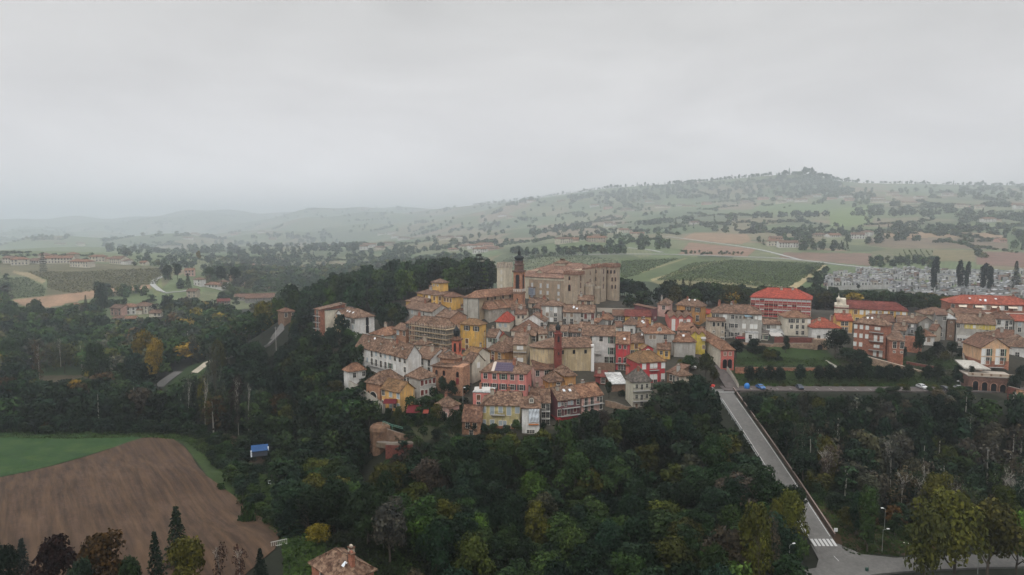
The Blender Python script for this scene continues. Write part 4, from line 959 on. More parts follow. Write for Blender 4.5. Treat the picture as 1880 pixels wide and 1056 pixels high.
# yellow palace: church-like gable at its left
e, w, d, h = inn('palace')
b = MB(); b.box(-w/2-.3, -.2, -5, -w/2+5.5, d+1, h+1.2, 0); b.prism([(-w/2+.5,1),(-w/2+4.5,1),(-w/2+4.5,d*.8),(-w/2+.5,d*.8)], h+1.2, h+3.8, 0, .85)
b.lathe([(.9,h+3.2),(1,h+4.2),(.5,h+4.5),(.1,h+5.4),(.03,h+6.6)], -w/2+1.2, 1.2, 8, 1)
b.build('church_front', [wallm('cream'), plain('pale_stone', (.5,.46,.38))], e)
e, w, d, h = inn('apart')
b = MB(); b.box(-w/2-.3,-1.2,h-4.4,w/2+.3,0,h-3.7,0); b.box(-w/2-.3,-1.25,h-7.6,w/2+.3,0,h-7.0,0)
b.build('balcony', [plain('pale_band', (.5,.45,.4))], e)
for i in range(5):
    b = MB(); xa = -w/2+3+i*6.4; b.slab([(xa,-1.4,h-1.5),(xa+3.4,-1.4,h-1.5),(xa+3.4,0,h-.8),(xa,0,h-.8)], .06); b.build('awning', [plain('awning_cream', (.6,.52,.42))], e)
# scaffolding round the patched roof house
e, w, d, h = inn('scaffold')
SCM = plain('scaffold_tube', (.36,.31,.24), .5, .4); PLK = stone('planks', (.30,.22,.14), (.42,.33,.22))
sc_ = thing('scaffolding', 'tube and plank scaffolding in five levels wrapped round the patched roof house', 'scaffolding', e.location, e.rotation_euler.z)
b = MB(); o1, o2 = .5, 1.7
xs = [-w/2-1.6+i*(w+3.2)/14 for i in range(15)]
for x_ in xs:
    for oy in (-o1, -o2): b.tube((x_, oy, -3), (x_, oy, h+1.0), .06, n=4)
for y_ in [i*(d+1)/4 for i in range(5)]:
    for ox in (w/2+o1, w/2+o2): b.tube((ox, y_, -3), (ox, y_, h+1.0), .06, n=4)
b.build('poles', [SCM], sc_)
for k in range(5):
    z = h-.6-k*2.0
    q = MB(); q.box(-w/2-1.8, -o2-.1, z, w/2+1.8, -o1+.1, z+.09, 0); q.box(-w/2-1.8, -o2-.1, z+.09, w/2+1.8, -o2-.05, z+.3, 0); q.box(w/2+o1-.1, -.4, z, w/2+o2+.1, d+1, z+.09, 0)
    q.build('deck', [PLK], sc_)
    q = MB()
    for zz in (.6, 1.1): q.tube((-w/2-1.8,-o2,z+zz), (w/2+1.8,-o2,z+zz), .045, n=4); q.tube((w/2+o2,-.4,z+zz), (w/2+o2,d+1,z+zz), .045, n=4)
    q.build('rail', [SCM], sc_)
for i in (0, 4, 8, 12):
    q = MB(); q.tube((xs[i], -o2, -2), (xs[i+2], -o2, h-1), .045, n=4); q.build('brace', [SCM], sc_)
e, w, d, h = inn('coralend')
b = MB(); b.box(-w/2-.06,-.05,-5,w/2+.06,.6,h-.02); b.build('end_wall', [wallm('coral')], e)
e, w, d, h = inn('verandah')
b = MB(); b.box(-w*.3,-.04,h-2.6,w/2+.05,.3,h-.02); b.build('upper_wall', [wallm('lemon')], e)
b = MB(); b.box(-w/2,-1.1,h-6.6,-w/2+w*.5,-.9,h-5.3); b.build('balustrade', [plain('rail_white', (.5,.49,.46))], e)
for i in range(4): b = MB(); b.box(-w/2+i*w*.15,-1.1,-3,-w/2+i*w*.15+.3,-.8,h-6.6); b.build('pillar', [plain('rail_white', (.5,.49,.46))], e)
b = MB(); b.box(-w/2+.2,-.06,-1,-w/2+w*.48,-.0,h-6.8); b.build('undercroft', [plain('dark_opening', (.03,.03,.03))], e)
# ------------------------------------------------------------------ towers and churches
COP = plaster('copper', (.020,.026,.028), .5); BR = wallm('brick')
def P_(px, py, Y): x, y, z = at(px, py, Y); return Vector((x, y, z))
def arch_face(b, w, x0, z0, z1, hw, y, m):
    pts = [(x0-hw, y, z0), (x0+hw, y, z0)]+[(x0+hw*math.cos(t*math.pi/8), y, z1-hw+hw*math.sin(t*math.pi/8)) for t in range(9)]
    b.poly(pts, m)
def opening(par, hw, hh, x, y, z, rz, sill=True, nm='opening', m=None):
    b = MB(); pts = [(-hw, -hh), (hw, -hh)]+[(hw*math.cos(t*math.pi/10), hh-hw+hw*math.sin(t*math.pi/10)) for t in range(11)]
    out_ = [(p[0]*1.25, -hh-.1 if i < 2 else hh-hw+(p[1]-hh+hw)*1.2) for i, p in enumerate(pts)]
    n = len(pts)
    for i in range(n):
        j = (i+1) % n
        b.poly([(out_[i][0],-.08,out_[i][1]),(out_[j][0],-.08,out_[j][1]),(pts[j][0],-.08,pts[j][1]),(pts[i][0],-.08,pts[i][1])], 0)
        b.poly([(out_[i][0],0,out_[i][1]),(out_[j][0],0,out_[j][1]),(out_[j][0],-.08,out_[j][1]),(out_[i][0],-.08,out_[i][1])], 0)
    b.poly([(p[0], -.03, p[1]) for p in pts], 1)
    return b.build(nm, [m or BR, GLASS], par, (x, y, z), rz)
def belltower(px, Y, ytop, ybase, width, yaw, label, levels, dome, wall, name='bell_tower'):
    """levels: picture rows of the cornices; dome: rows of bulb top and foot"""
    base = P_(px, ybase, Y); e = thing(name, label, 'bell tower', base, yaw)
    Z = lambda py: ZC-kk(py)*Y-base.z
    return e, Z
ORB = stone('tower_brick', (.24,.11,.062), (.36,.18,.105), 1.5)
# great bell tower
e, Z = belltower(953, 318, 452, 575, 5.2, math.radians(-22), 'tall brick bell tower with dark onion spire between the church and the castle', None, None, None)
b = MB(); W2 = 2.15
b.box(-W2,-W2,-4,W2,W2,Z(537),0); b.box(-W2-.35,-W2-.35,Z(538.5),W2+.35,W2+.35,Z(535.5),1); b.box(-W2+.1,-W2+.1,Z(536),W2-.1,W2-.1,Z(498),0)
b.build('shaft', [ORB, wallm('brown')], e)
b = MB(); b.box(-W2-.4,-W2-.4,Z(499),W2+.4,W2+.4,Z(496.5),1); b.lathe([(2.2,Z(497)),(2.1,Z(487)),(2.5,Z(486)),(2.5,Z(485)),(1.9,Z(484)),(1.9,Z(480)),(2.3,Z(479.4)),(2.3,Z(478.6))], n=8, m=1, ph=math.pi/8); b.build('octagonal_drum', [ORB, stone('dark_brick', (.085,.05,.04), (.15,.085,.065))], e)
b = MB(); b.lathe([(2.0,Z(478.6)),(1.7,Z(477)),(2.2,Z(474.5)),(2.35,Z(473)),(1.9,Z(471)),(1.0,Z(469.5)),(.6,Z(468)),(.75,Z(465)),(.65,Z(462)),(.3,Z(460.5)),(.12,Z(457)),(.05,Z(452))], n=12); b.box(-.4,-.04,Z(454.2),.4,.04,Z(453.9)); b.build('onion_spire', [COP], e, smooth=False)
for rz in (0, math.pi/2):
    c, s = math.cos(rz), math.sin(rz)
    o = opening(e, .9, (Z(503)-Z(529))/2, s*(W2-.1), -c*(W2-.1), (Z(504)+Z(529))/2, rz)
    opening(e, .3, 1.1, s*W2, -c*W2, Z(551), rz)
    q = MB()
    for i in range(5): q.box(-1.9+i*.85, -.12, Z(535)+.05, -1.9+i*.85+.45, 0, Z(530.5))
    q.box(-2.4, -.16, Z(530.5), 2.4, 0, Z(530)); q.build('balustrade', [plain('white_panel', (.52,.48,.43))], e, (s*(W2+.05), -c*(W2+.05), 0), rz)
# slim red bell tower by the tan church
e, Z = belltower(1024, 246, 592, 678, 3, math.radians(8), 'slim dark red bell tower with small dark bulb in front of the tan church', None, None, None)
DR = stone('red_brick', (.13,.032,.026), (.20,.055,.04), 1.6)
b = MB(); W2 = 1.12
b.box(-W2-.1,-W2-.1,-4,W2+.1,W2+.1,Z(640),0); b.box(-W2-.3,-W2-.3,Z(641),W2+.3,W2+.3,Z(639),0); b.box(-W2,-W2,Z(640),W2,W2,Z(613),0); b.box(-W2-.3,-W2-.3,Z(613.5),W2+.3,W2+.3,Z(611.5),0); b.lathe([(1.0,Z(612)),(.9,Z(607)),(1.2,Z(606))], n=8)
b.build('shaft', [DR], e)
b = MB(); b.lathe([(.75,Z(606)),(1.0,Z(602)),(.95,Z(599)),(.5,Z(596.5)),(.15,Z(595)),(.05,Z(590))], n=12); b.build('onion_dome', [COP], e)
for rz in (0, math.pi/2, -math.pi/2):
    c, s = math.cos(rz), math.sin(rz)
    opening(e, .38, 1.1, s*W2, -c*W2, Z(622), rz, m=DR); opening(e, .25, .5, s*(W2+.1), -c*(W2+.1), Z(648), rz, m=DR)
# red tower of the little brick chapel
e, Z = belltower(839, 238, 600, 700, 3, math.radians(-25), 'square red tower with dark bulb on the small orange chapel', None, None, None)
b = MB(); W2 = 1.35
b.box(-W2,-W2,-3,W2,W2,Z(654),1); b.box(-W2-.3,-W2-.3,Z(655),W2+.3,W2+.3,Z(652.5),0); b.box(-W2+.1,-W2+.1,Z(654),W2-.1,W2-.1,Z(624),0); b.box(-W2-.35,-W2-.35,Z(624.5),W2+.35,W2+.35,Z(622),2); b.prism([(-W2,-W2),(W2,-W2),(W2,W2),(-W2,W2)], Z(622), Z(617), 2, .5)
b.build('shaft', [stone('salmon_brick', (.36,.09,.06), (.46,.15,.09)), DR, roofm('brown')], e)
b = MB(); b.lathe([(.8,Z(618)),(1.15,Z(611)),(1.1,Z(606)),(.6,Z(602)),(.1,Z(599)),(.04,Z(595))], n=12); b.build('onion_dome', [COP], e)
for rz in (0, math.pi/2):
    c, s = math.cos(rz), math.sin(rz); opening(e, .42, 1.5, s*(W2-.1), -c*(W2-.1), Z(637), rz, m=DR)
# little orange chapel
e = thing('chapel', 'small orange brown brick chapel with arched windows and brown roof', 'chapel', P_(818, 702, 232), math.radians(-20))
b = MB(); b.box(-5,0,-4,5,9,5.6,0); b.prism([(-3,2),(2.2,2),(3.4,5),(2.2,8),(-3,8),(-4.2,5)], 5.6, 8.0, 0); b.box(3.2,-1.2,-4,7,5,6.0,0); b.build('wall', [wallm('orangebrick')], e)
rb, _ = roof_geo('h', 10, 9, 5.6, 1.6); rb.prism([(-3.6,1.4),(2.7,1.4),(4.2,5),(2.7,8.6),(-3.6,8.6),(-5,5)], 8.0, 10.0, 0, .12); rb.build('roof', [roofm('old')], e)
opening(e, .45, .9, -3.4, 0, 3.2, 0); opening(e, .45, .9, -.6, 0, 3.2, 0); opening(e, .5, 1.0, 5.1, -1.2, 3.4, 0)
b = MB(); b.box(-.5,-.1,0,.5,.05,2.1); b.build('door', [plain('red_door', (.16,.02,.02))], e, (5.1, -1.22, .0))
# the big tan church with rounded apse
e = thing('church', 'big tan church with rounded apse and three square dark windows', 'church', P_(1050, 682, 249), math.radians(8))
Yc = 249; zE = ZC-kk(637)*Yc-e.location.z
TANW = plaster('tan_church', (.50,.39,.23), 1.0)
b = MB(); xr = 7.3; xl = -6.4; b.box(xl,0,-4,xr,10,zE,0,False)
aps = [(xl,0),(xl-3.2,.1),(xl-5.2,.9),(xl-7.8,3),(xl-8.4,6),(xl-7,9),(xl,10)]; b.prism(aps, -4, zE-.25, 0)
b.build('wall', [TANW], e)
b = MB(); b.box(xr-.1,-.5,-3,xr+1.0,1.5,zE+.6,0); b.build('pilaster', [plain('whitewash', (.62,.61,.58))], e)
b = MB(); zr = zE+2.9
b.slab([(xl,-.6,zE-.1),(xr+.7,-.6,zE-.1),(xr+.7,5,zr),(xl,5,zr)], .22); b.slab([(xr+.7,10.6,zE-.1),(xl,10.6,zE-.1),(xl,5,zr),(xr+.7,5,zr)], .22)
cx_, cy_ = xl, 5
ring = [(xl,-.6),(xl-3.3,-.5),(xl-5.6,.4),(xl-8.4,2.8),(xl-9.0,6),(xl-7.4,9.5),(xl,10.6)]
for p, q in zip(ring, ring[1:]): b.poly([(q[0],q[1],zE-.1),(p[0],p[1],zE-.1),(cx_,cy_,zr)])
b.poly([(p[0],p[1],zE-.28) for p in ring]); 
b.build('roof', [roofm('old')], e)
for x_ in (-3.6, .7, 5.1):
    q = MB(); q.box(-.5,-.06,-.75,.5,.02,.75,1); q.box(-.62,-.1,-.87,.62,-.0,-.75,0); q.box(-.62,-.1,.75,.62,0,.87,0); q.box(-.62,-.1,-.75,-.5,0,.75,0); q.box(.5,-.1,-.75,.62,0,.75,0); q.build('window', [TANW, GLASS], e, (x_, 0, zE-1.9))
for x_ in (xl, -1.6, 2.8):
    q = MB(); q.box(-.15,-.18,-4,.15,0,zE-.3); q.build('pilaster', [TANW], e, (x_, 0, 0))
# the grey church with aisle and buttress walls
Yn = 304; e = thing('church', 'long grey church with flat rendered end wall and stepped aisle roof', 'church', P_(865, 585, Yn), math.radians(-8))
zn = ZC-kk(546.5)*Yn-e.location.z; GR = plaster('church_render', (.40,.38,.33), .8)
wN = 7.0; dN = 26
b = MB(); b.box(-wN/2,0,-4,wN/2,1.5,zn,0,False); b.build('end_wall', [GR], e)
M2 = put('nave_wall', None, e)
bpy.data.objects.remove(M2)
# nave runs back to the right: sheared footprint in plan as the end wall meets it obliquely
vx, vy = .62, .785
b = MB(); q = [(-wN/2,1.5),(wN/2,1.5),(wN/2+vx*dN,1.5+vy*dN),(-wN/2+vx*dN,1.5+vy*dN)]; b.prism(q, -4, zn, 0); b.build('nave_wall', [plaster('nave', (.44,.33,.21), .8)], e)
b = MB(); zr = zn+3.0; m0 = (vx*3.2, 1.5+vy*3.2); m1 = (vx*(dN+.4), 1.5+vy*(dN+.4)); o_ = .6
A, B = (-wN/2-o_,-.5,zn), (wN/2+o_,-.5,zn); C = (wN/2+o_+vx*dN, 1.5+vy*dN, zn); D = (-wN/2-o_+vx*dN, 1.5+vy*dN, zn)
b.slab([A,B,(m0[0],m0[1],zr)], .2); b.slab([B,C,(m1[0],m1[1],zr),(m0[0],m0[1],zr)], .2); b.slab([D,A,(m0[0],m0[1],zr),(m1[0],m1[1],zr)], .2)
b.build('roof', [roofm('orange')], e)
# aisle along the right flank
za = zn-3.3; ax0 = 1.5
def NP(s, t, z): # s along the nave, t outwards from the right wall
    return (wN/2+vx*s+vy*t, 1.5+vy*s-vx*t, z)
b = MB(); q = [NP(3,0,0),NP(1,5.4,0),NP(21,6.2,0),NP(23,0,0)]; b.prism([(p[0],p[1]) for p in q], -4, za-1.6, 0); b.build('aisle_wall', [plaster('aisle', (.42,.39,.33), 1)], e)
b = MB(); b.slab([NP(.4,6.0,za-1.7),NP(21.6,6.8,za-1.7),NP(23.4,0,za+1.4),NP(3,0,za+1.4)], .22); b.slab([NP(.4,6.0,za-1.7),NP(3,0,za+1.4),NP(1.2,0,za-1.7)], .2); b.build('aisle_roof', [roofm('orange')], e)
for s_ in (7.5, 13): 
    b = MB(); p0, p1 = NP(s_,0,0), NP(s_,5.2,0); t_ = .25
    b.slab([(p1[0]-vx*t_,p1[1]-vy*t_,za-.9),(p1[0]+vx*t_,p1[1]+vy*t_,za-.9),(p0[0]+vx*t_,p0[1]+vy*t_,za+2.6),(p0[0]-vx*t_,p0[1]-vy*t_,za+2.6)], .9); b.build('buttress', [wallm('brown')], e)
an = math.atan2(vy, vx)
for s_ in (5, 9.5, 14.5, 19): p = NP(s_, .02, za+2.3); opening(e, .5, .75, *p, an, m=wallm('tan'))
for s_ in (3.5, 8, 14): p = NP(s_, 5.95, za-3.1); add_window(e, 'o', *p, 'f', True).rotation_euler = (0, 0, an)
for x_ in (-1.6, 3.45):
    b = MB(); b.box(x_-.06,-.1,-4,x_+.06,0,zn-.3); b.build('drainpipe', [METAL], e)
# ------------------------------------------------------------------ the castle
CY_ = math.radians(-35); Pc = P_(1060, 557, 320)
cast = thing('castle', 'large beige castle with crenellated towers and long tiled roofs above the town', 'castle', Pc, CY_)
# local frame: origin at the near corner, x to the right along the front, y backwards
CW = plaster('castle_wall', (.40,.315,.225), .9); CW2 = plaster('castle_front', (.345,.26,.18), .8); CP = plaster('castle_pale', (.55,.49,.37), .8)
CB = stone('parapet_brick', (.14,.075,.05), (.24,.13,.09)); CR = roofm('castle')
def crenel(b, pts, z, hh=.75, m=0, closed=True):
    n = len(pts)
    for i in range(n if closed else n-1):
        p = Vector((*pts[i], 0)); q = Vector((*pts[(i+1) % n], 0)); L_ = (q-p).length; k = max(2, int(L_/1.3)); d = (q-p)/L_; nn = Vector((d.y, -d.x, 0))
        for j in range(k):
            a = p+d*(L_*(j+.2)/k); c = p+d*(L_*(j+.8)/k)
            b.slab([tuple(a-nn*.0+Vector((0,0,z+hh))), tuple(c+Vector((0,0,z+hh))), tuple(c-nn*.4+Vector((0,0,z+hh))), tuple(a-nn*.4+Vector((0,0,z+hh)))], hh, m)
def tower(pts, z1, label=None, zpar=1.4, mat=None, roof=True, cap=None):
    n = len(pts); cx_ = sum(p[0] for p in pts)/n; cy_ = sum(p[1] for p in pts)/n
    b = MB(); b.prism(pts, -5, z1, 0); t_ = b.build('tower', [mat or CW], cast)
    b = MB(); big = [(cx_+(p[0]-cx_)*1.09, cy_+(p[1]-cy_)*1.09) for p in pts]
    b.prism(big, z1-.25, z1+zpar*.45, 0); crenel(b, big, z1+zpar*.45, zpar*.55, 0); b.build('parapet', [cap or CB], t_)
    if roof:
        b = MB(); sm = [(cx_+(p[0]-cx_)*.92, cy_+(p[1]-cy_)*.92) for p in pts]
        for i in range(n):
            p, q = sm[i], sm[(i+1) % n]; b.poly([(p[0],p[1],z1+zpar*.46),(q[0],q[1],z1+zpar*.46),(cx_,cy_,z1+zpar*.46+1.3)])
        b.build('roof', [CR], t_)
    return t_
def circ(cx_, cy_, r, n=14): return [(cx_+r*math.cos(2*math.pi*i/n), cy_+r*math.sin(2*math.pi*i/n)) for i in range(n)]
hz = lambda py, Y: ZC-kk(py)*Y-Pc.z
T1 = hz(504, 322)
t1 = tower([(-7.4,0),(0,0),(0,6.5),(-7.4,6.5)], T1)
for x_ in (-6.2, -2.7, -1.2):
    q = MB(); q.box(-.42,-.05,-.8,.42,0,.8,1); q.box(-.5,-.09,-.9,.5,-.0,-.8,0); q.box(-.5,-.09,.8,.5,0,.9,0); q.box(-.5,-.09,-.9,-.42,0,.9,0); q.box(.42,-.09,-.9,.5,0,.9,0); q.build('blind_window', [wallm('brown'), CW], t1, (x_, 0, T1-1.9))
opening(t1, .45, .9, -4.4, 0, T1-1.8, 0); opening(t1, .65, 1.5, -4.4, 0, T1-6.4, 0)
for z in (-1.8, -5.2, -9.2): opening(t1, .35, 1.3, 0, 3, T1+z, math.pi/2)
# front wing
fx0, fx1 = -33.0, -7.4; fz = hz(510, 328)
b = MB(); b.box(fx0,1.5,-5,fx1,12,fz,0,False); b.build('front_wing', [CW2], cast)
b = MB(); b.box(fx0-.05,1.4,-5,fx0+4.6,1.52,fz-.3,0); b.box(fx0+4.6,1.36,fz-1.5,fx1,1.52,fz-.35,0); b.box(fx1-.8,1.3,-5,fx1,1.5,fz-1.5,0); b.build('pale_quoin', [CP], cast)
b = MB(); b.slab([(fx0-.4,.9,fz-.1),(fx1+.2,.9,fz-.1),(fx1+.2,8.0,fz+2.3),(fx0-.4,8.0,fz+2.3)], .22); b.slab([(fx1+.2,14,fz+.2),(fx0-.4,14,fz+.2),(fx0-.4,8.0,fz+2.3),(fx1+.2,8.0,fz+2.3)], .22); b.build('roof', [CR], cast)
for i, px in enumerate((982, 997, 1009, 1028)):
    x_ = fx0+6.5+[0, 5.0, 9.0, 15.2][i]
    for j, (z, hh) in enumerate(((fz-4.3, 1.0), (fz-7.7, .85), (fz-10.6, .5))):
        if i == 0 and j: continue
        q = MB(); q.box(-.55,-.08,-hh,.55,0,hh,1); q.box(-.68,-.12,-hh-.12,.68,0,-hh,0); q.box(-.68,-.12,hh,.68,0,hh+.12,0); q.build('window', [CP, plain('castle_shutter', (.42,.43,.44))], cast, (x_, 1.5, z))
for j in range(3): q = MB(); q.box(-.4,-.06,-.8,.4,0,.8); q.build('window', [plain('castle_grey_shutter', (.30,.32,.30))], cast, (fx0+1.9, 1.38, fz-2.4-3.6*j))
b = MB(); b.prism([(fx0+4.7,1.5),(fx0+5.0,.3),(fx0+8,.3),(fx0+8.3,1.5)], fz-9.2, fz-5.5, 0); b.prism([(fx0+5.4,1.5),(fx0+5.8,.9),(fx0+7.2,.9),(fx0+7.6,1.5)], fz-10.4, fz-9.2, 0); b.box(fx0+4.5,.1,fz-5.5,fx0+8.5,1.5,fz-5.2,1)
for i in range(5): b.box(fx0+5.15+i*.6,.22,fz-8.8,fx0+5.5+i*.6,.3,fz-5.9,2)
b.build('bay_window', [plain('bay_grey', (.33,.35,.40)), wallm('brown'), plain('bay_glass', (.12,.14,.18), .3)], cast)
b = MB(); b.box(fx0+4.6,1.2,-3,fx0+8.6,1.5,fz-10.6,0); o = b.build('portal', [wallm('apricot')], cast); opening(o, .9, 1.5, fx0+6.6, 1.2, 2.4, 0)
# main block and its many roofs
mz = hz(498, 340)
b = MB(); b.box(-34,10,-5,-2.5,34,mz,0,False); b.build('main_block', [CW], cast)
def croof(x0, y0, x1, y1, z, rise, hip=.9):
    b = MB(); w_, d_ = x1-x0, y1-y0
    rb, g = roof_geo('h', w_, d_, 0, rise, .5, .22); rb.build('roof', [CR], cast, ((x0+x1)/2, y0, z))
croof(-34,14,-2.5,34,mz,3.6)
croof(-22,6,-8,20,mz-.4,3.0)
b = MB(); b.box(-27,5.5,fz,-22.5,12,fz+1.5,0); b.poly([(-27,5.5,fz+1.5),(-22.5,5.5,fz+1.5),(-24.7,5.5,fz+3.0)],0); b.slab([(-27.4,5.2,fz+1.3),(-24.7,5.2,fz+3.2),(-24.7,14,fz+3.2),(-27.4,14,fz+1.3)],.15,1); b.slab([(-24.7,5.2,fz+3.2),(-22.1,5.2,fz+1.3),(-22.1,14,fz+1.3),(-24.7,14,fz+3.2)],.15,1); b.build('roof_gable', [CP, CR], cast)
b = MB(); b.box(-25,20,mz+1.2,-19,26,mz+3.6,0); o = b.build('cupola', [CP], cast); rb, _ = roof_geo('p', 6, 6, 0, 1.6); rb.box(-1.0,2.2,1.0,1.0,3.8,2.0); rb.build('roof', [roofm('pinkish')], o, (-22, 20, mz+3.6))
# pale left tower
px0, px1 = 916, 937; Yt = 335; pl = P_(926.5, 500, Yt); loc = Matrix.Rotation(-CY_, 3, 'Z') @ (pl-Pc); zt = hz(490, Yt)
t3 = tower([(loc.x-2.7,loc.y-2.7),(loc.x+2.7,loc.y-2.7),(loc.x+2.7,loc.y+2.7),(loc.x-2.7,loc.y+2.7)], zt, mat=CP, cap=wallm('beige'), zpar=2.2)
for z in (2.5, 6, 9.5): q = MB(); q.box(-.5,-.04,-1,.5,0,1); q.build('blind_window', [plain('pale_panel', (.47,.45,.40))], t3, (loc.x, loc.y-2.7, zt-z))
# right flank: curtain, round turret, square tower, far round tower
b = MB(); b.box(-6,6.5,-5,-1.2,36,hz(492,340),0,False); cw_ = b.build('curtain_wall', [CW], cast)
b = MB(); crenel(b, [(-1.2,6.5),(-1.2,36)], hz(492,340), .8, 0, False); b.build('parapet', [CB], cw_)
t4 = tower(circ(-.2, 10.5, 2.7), hz(524, 330), zpar=1.3, cap=wallm('beige'))
opening(t4, .25, .9, 1.4, 8.35, 2.5, .7)
t5 = tower([(-3.5,20),(1.8,20),(1.8,25.5),(-3.5,25.5)], hz(489, 342), zpar=1.3)
for z in (-2.2, -6, -9.6):
    opening(t5, .35, .9, -1, 20, hz(489,342)+z, 0); opening(t5, .4, 1.2, 1.8, 22.7, hz(489,342)+z, math.pi/2)
t5b = tower(circ(.9, 17.0, 1.9), hz(528, 335), zpar=.9, roof=False, cap=wallm('beige'))
t6 = tower(circ(.2, 34.5, 4.3, 16), hz(489, 350), zpar=1.6)
for i, a_ in enumerate((-2.35, -1.95, -1.55, -1.15, -.75)):
    opening(t6, .45, .85, .2+4.28*math.cos(a_), 34.5+4.28*math.sin(a_), hz(489,350)-2.4, a_+math.pi/2)
for i, a_ in enumerate((-1.0, -.6)):
    for z in (-6.2, -10): opening(t6, .35, 1.0, .2+4.28*math.cos(a_), 34.5+4.28*math.sin(a_), hz(489,350)+z, a_+math.pi/2)
for z in (-2, -5.6, -9): 
    for y_ in (14.5, 28.5): opening(cw_, .3, .8, -1.2, y_, hz(492,340)+z, math.pi/2)
for lab, px, py, Y, w_, h_, d_, wl, rf, rz in (('low brown roofed annex at the foot of the castle portal', 985, 571, 318, 8, 4, 7, 'beige', 'pinkish', -.35), ('small tiled outhouse between bell tower and vivid red roof', 951, 581, 305, 6, 3.4, 6, 'grey', 'old', -.1), ('narrow tiled house under the right castle tower', 1075, 566, 315, 7, 4, 6, 'tan', 'pinkish', -.2), ('little brown roofed house right of the vivid red roof', 956, 590, 299, 5, 3.5, 6, 'cream', 'brown', -.2)):
    house('house', lab, 'house', P_(px, py, Y), rz, w_, d_, h_, 'g', 1.8, wl, rf, '.d.d.', seed=int(px))
# ------------------------------------------------------------------ walls, bastion, arcade, terraces
def wallrun(name, label, cat, pts, h, th, mat, base=3.0, cap=None, group=None, useH=False, step=4):
    """pts: x, y, z of the wall top"""
    Q = resample(pts, step); b = MB(); L0 = []
    for i, p in enumerate(Q):
        d = (Q[min(i+1, len(Q)-1)]-Q[max(i-1, 0)]); d.z = 0; d.normalize(); n = Vector((d.y, -d.x, 0))*th/2
        z = H(p.x, p.y)+h if useH else p.z
        L0.append((p-n, p+n, z))
    o0 = Q[0].copy(); e = thing(name, label, cat, o0, 0, group)
    for i in range(len(L0)-1):
        a, b_, z0 = L0[i]; c, d, z1 = L0[i+1]; f = lambda v, z: (v.x-o0.x, v.y-o0.y, z-o0.z)
        b.poly([f(a,z0), f(b_,z0), f(d,z1), f(c,z1)], 1)
        b.poly([f(b_,z0-h-base), f(d,z1-h-base), f(d,z1), f(b_,z0)], 0); b.poly([f(c,z1-h-base), f(a,z0-h-base), f(a,z0), f(c,z1)], 0)
    for k, s in ((0, 1), (-1, -1)):
        a, b_, z0 = L0[k]; f = lambda v, z: (v.x-o0.x, v.y-o0.y, z-o0.z); q = [f(a,z0), f(b_,z0), f(b_,z0-h-base), f(a,z0-h-base)]; b.poly(q[::s], 0)
    b.build('masonry', [mat, cap or plain('coping', (.13,.11,.09))], e)
    return e
RAMP = stone('rampart', (.15,.10,.07), (.28,.20,.14), 1.2); RBR = stone('rampart_red', (.10,.035,.028), (.17,.06,.045), 1.5)
PALEW = plaster('parapet_pale', (.45,.42,.36), 1)
wallrun('parapet_wall', 'pale grey parapet wall curving down the lane below the long convent', 'wall', [at(*p) for p in ((641,699,238),(655,706,233),(668,716,228),(684,727,223),(697,736,220),(706,742,218))], 1.5, .5, PALEW, 3.5)
# round brick bastion with terrace walls
e = thing('bastion', 'rounded crumbling brick bastion at the south west corner', 'bastion', P_(698, 797, 207), 0)
b = MB(); b.lathe([(3.4,-6),(3.1,.6),(3.3,1.6),(3.1,2.6),(2.3,3.2),(2.2,2.7),(.1,2.6)], n=9); b.build('masonry', [stone('bastion', (.09,.05,.032), (.18,.11,.07), 1.2)], e)
wallrun('terrace_wall', 'curved brown brick terrace wall with green rail beside the bastion', 'wall', [at(*p) for p in ((698,783,207),(716,789,204.5),(736,795,204),(760,801,205.5),(778,806,208))], 3.2, .5, stone('terrace', (.13,.08,.055), (.22,.145,.10)), 2)
wallrun('terrace_wall', 'low tan walk wall below the curved brick terrace', 'wall', [at(*p) for p in ((694,810,204),(716,813,202),(740,812,202),(758,811,203))], 1.0, 2.0, stone('walk', (.10,.075,.05), (.16,.125,.09)), .6)
wallrun('terrace_wall', 'dark red lower retaining wall above the ravine trees', 'wall', [at(*p) for p in ((708,816,200.5),(730,817,199.5),(758,815,200.5))], 2.0, .5, RBR, 4)
b = MB(); pts = resample([at(*p) for p in ((703,778,206),(720,785,204.3),(740,790,204))], 2)
e = thing('railing', 'faded green railing along the curved terrace wall', 'railing', pts[0])
for p, q in zip(pts, pts[1:]): b.tube(p-pts[0]+Vector((0,0,.9)), q-pts[0]+Vector((0,0,.9)), .07, n=4); b.tube(p-pts[0]+Vector((0,0,.45)), q-pts[0]+Vector((0,0,.45)), .05, n=4); b.tube(p-pts[0]+Vector((0,0,-.7)), p-pts[0]+Vector((0,0,.9)), .06, n=4)
b.build('bars', [plain('green_rail', (.12,.25,.2))], e)
wallrun('rampart', 'brick retaining wall with red top behind the garden lawn', 'wall', [at(*p) for p in ((1422,618,278),(1450,619,276),(1475,619,275),(1495,620,274))], 2.8, .8, RBR, .5)
wallrun('rampart', 'pale stone rampart under the red topped wall', 'wall', [at(*p) for p in ((1420,630,275),(1445,630,274),(1475,630,273),(1496,630,272))], 3.6, 1.0, RAMP, 2)
wallrun('rampart', 'rough stone wall stub under the patchwork shack', 'wall', [at(*p) for p in ((1356,628,277),(1375,629,276),(1400,630,275),(1420,632,274))], 3.4, 1.0, RAMP, 2)
e = thing('gateway', 'old stone gateway with dark arch beside the round tree', 'gate', P_(1506, 646, 271), -.05); b = MB(); b.box(-2.6,0,-2,2.6,2.5,5.0); b.build('masonry', [RAMP], e); opening(e, 1.0, 1.6, -.2, 0, 1.4, 0, m=RAMP)
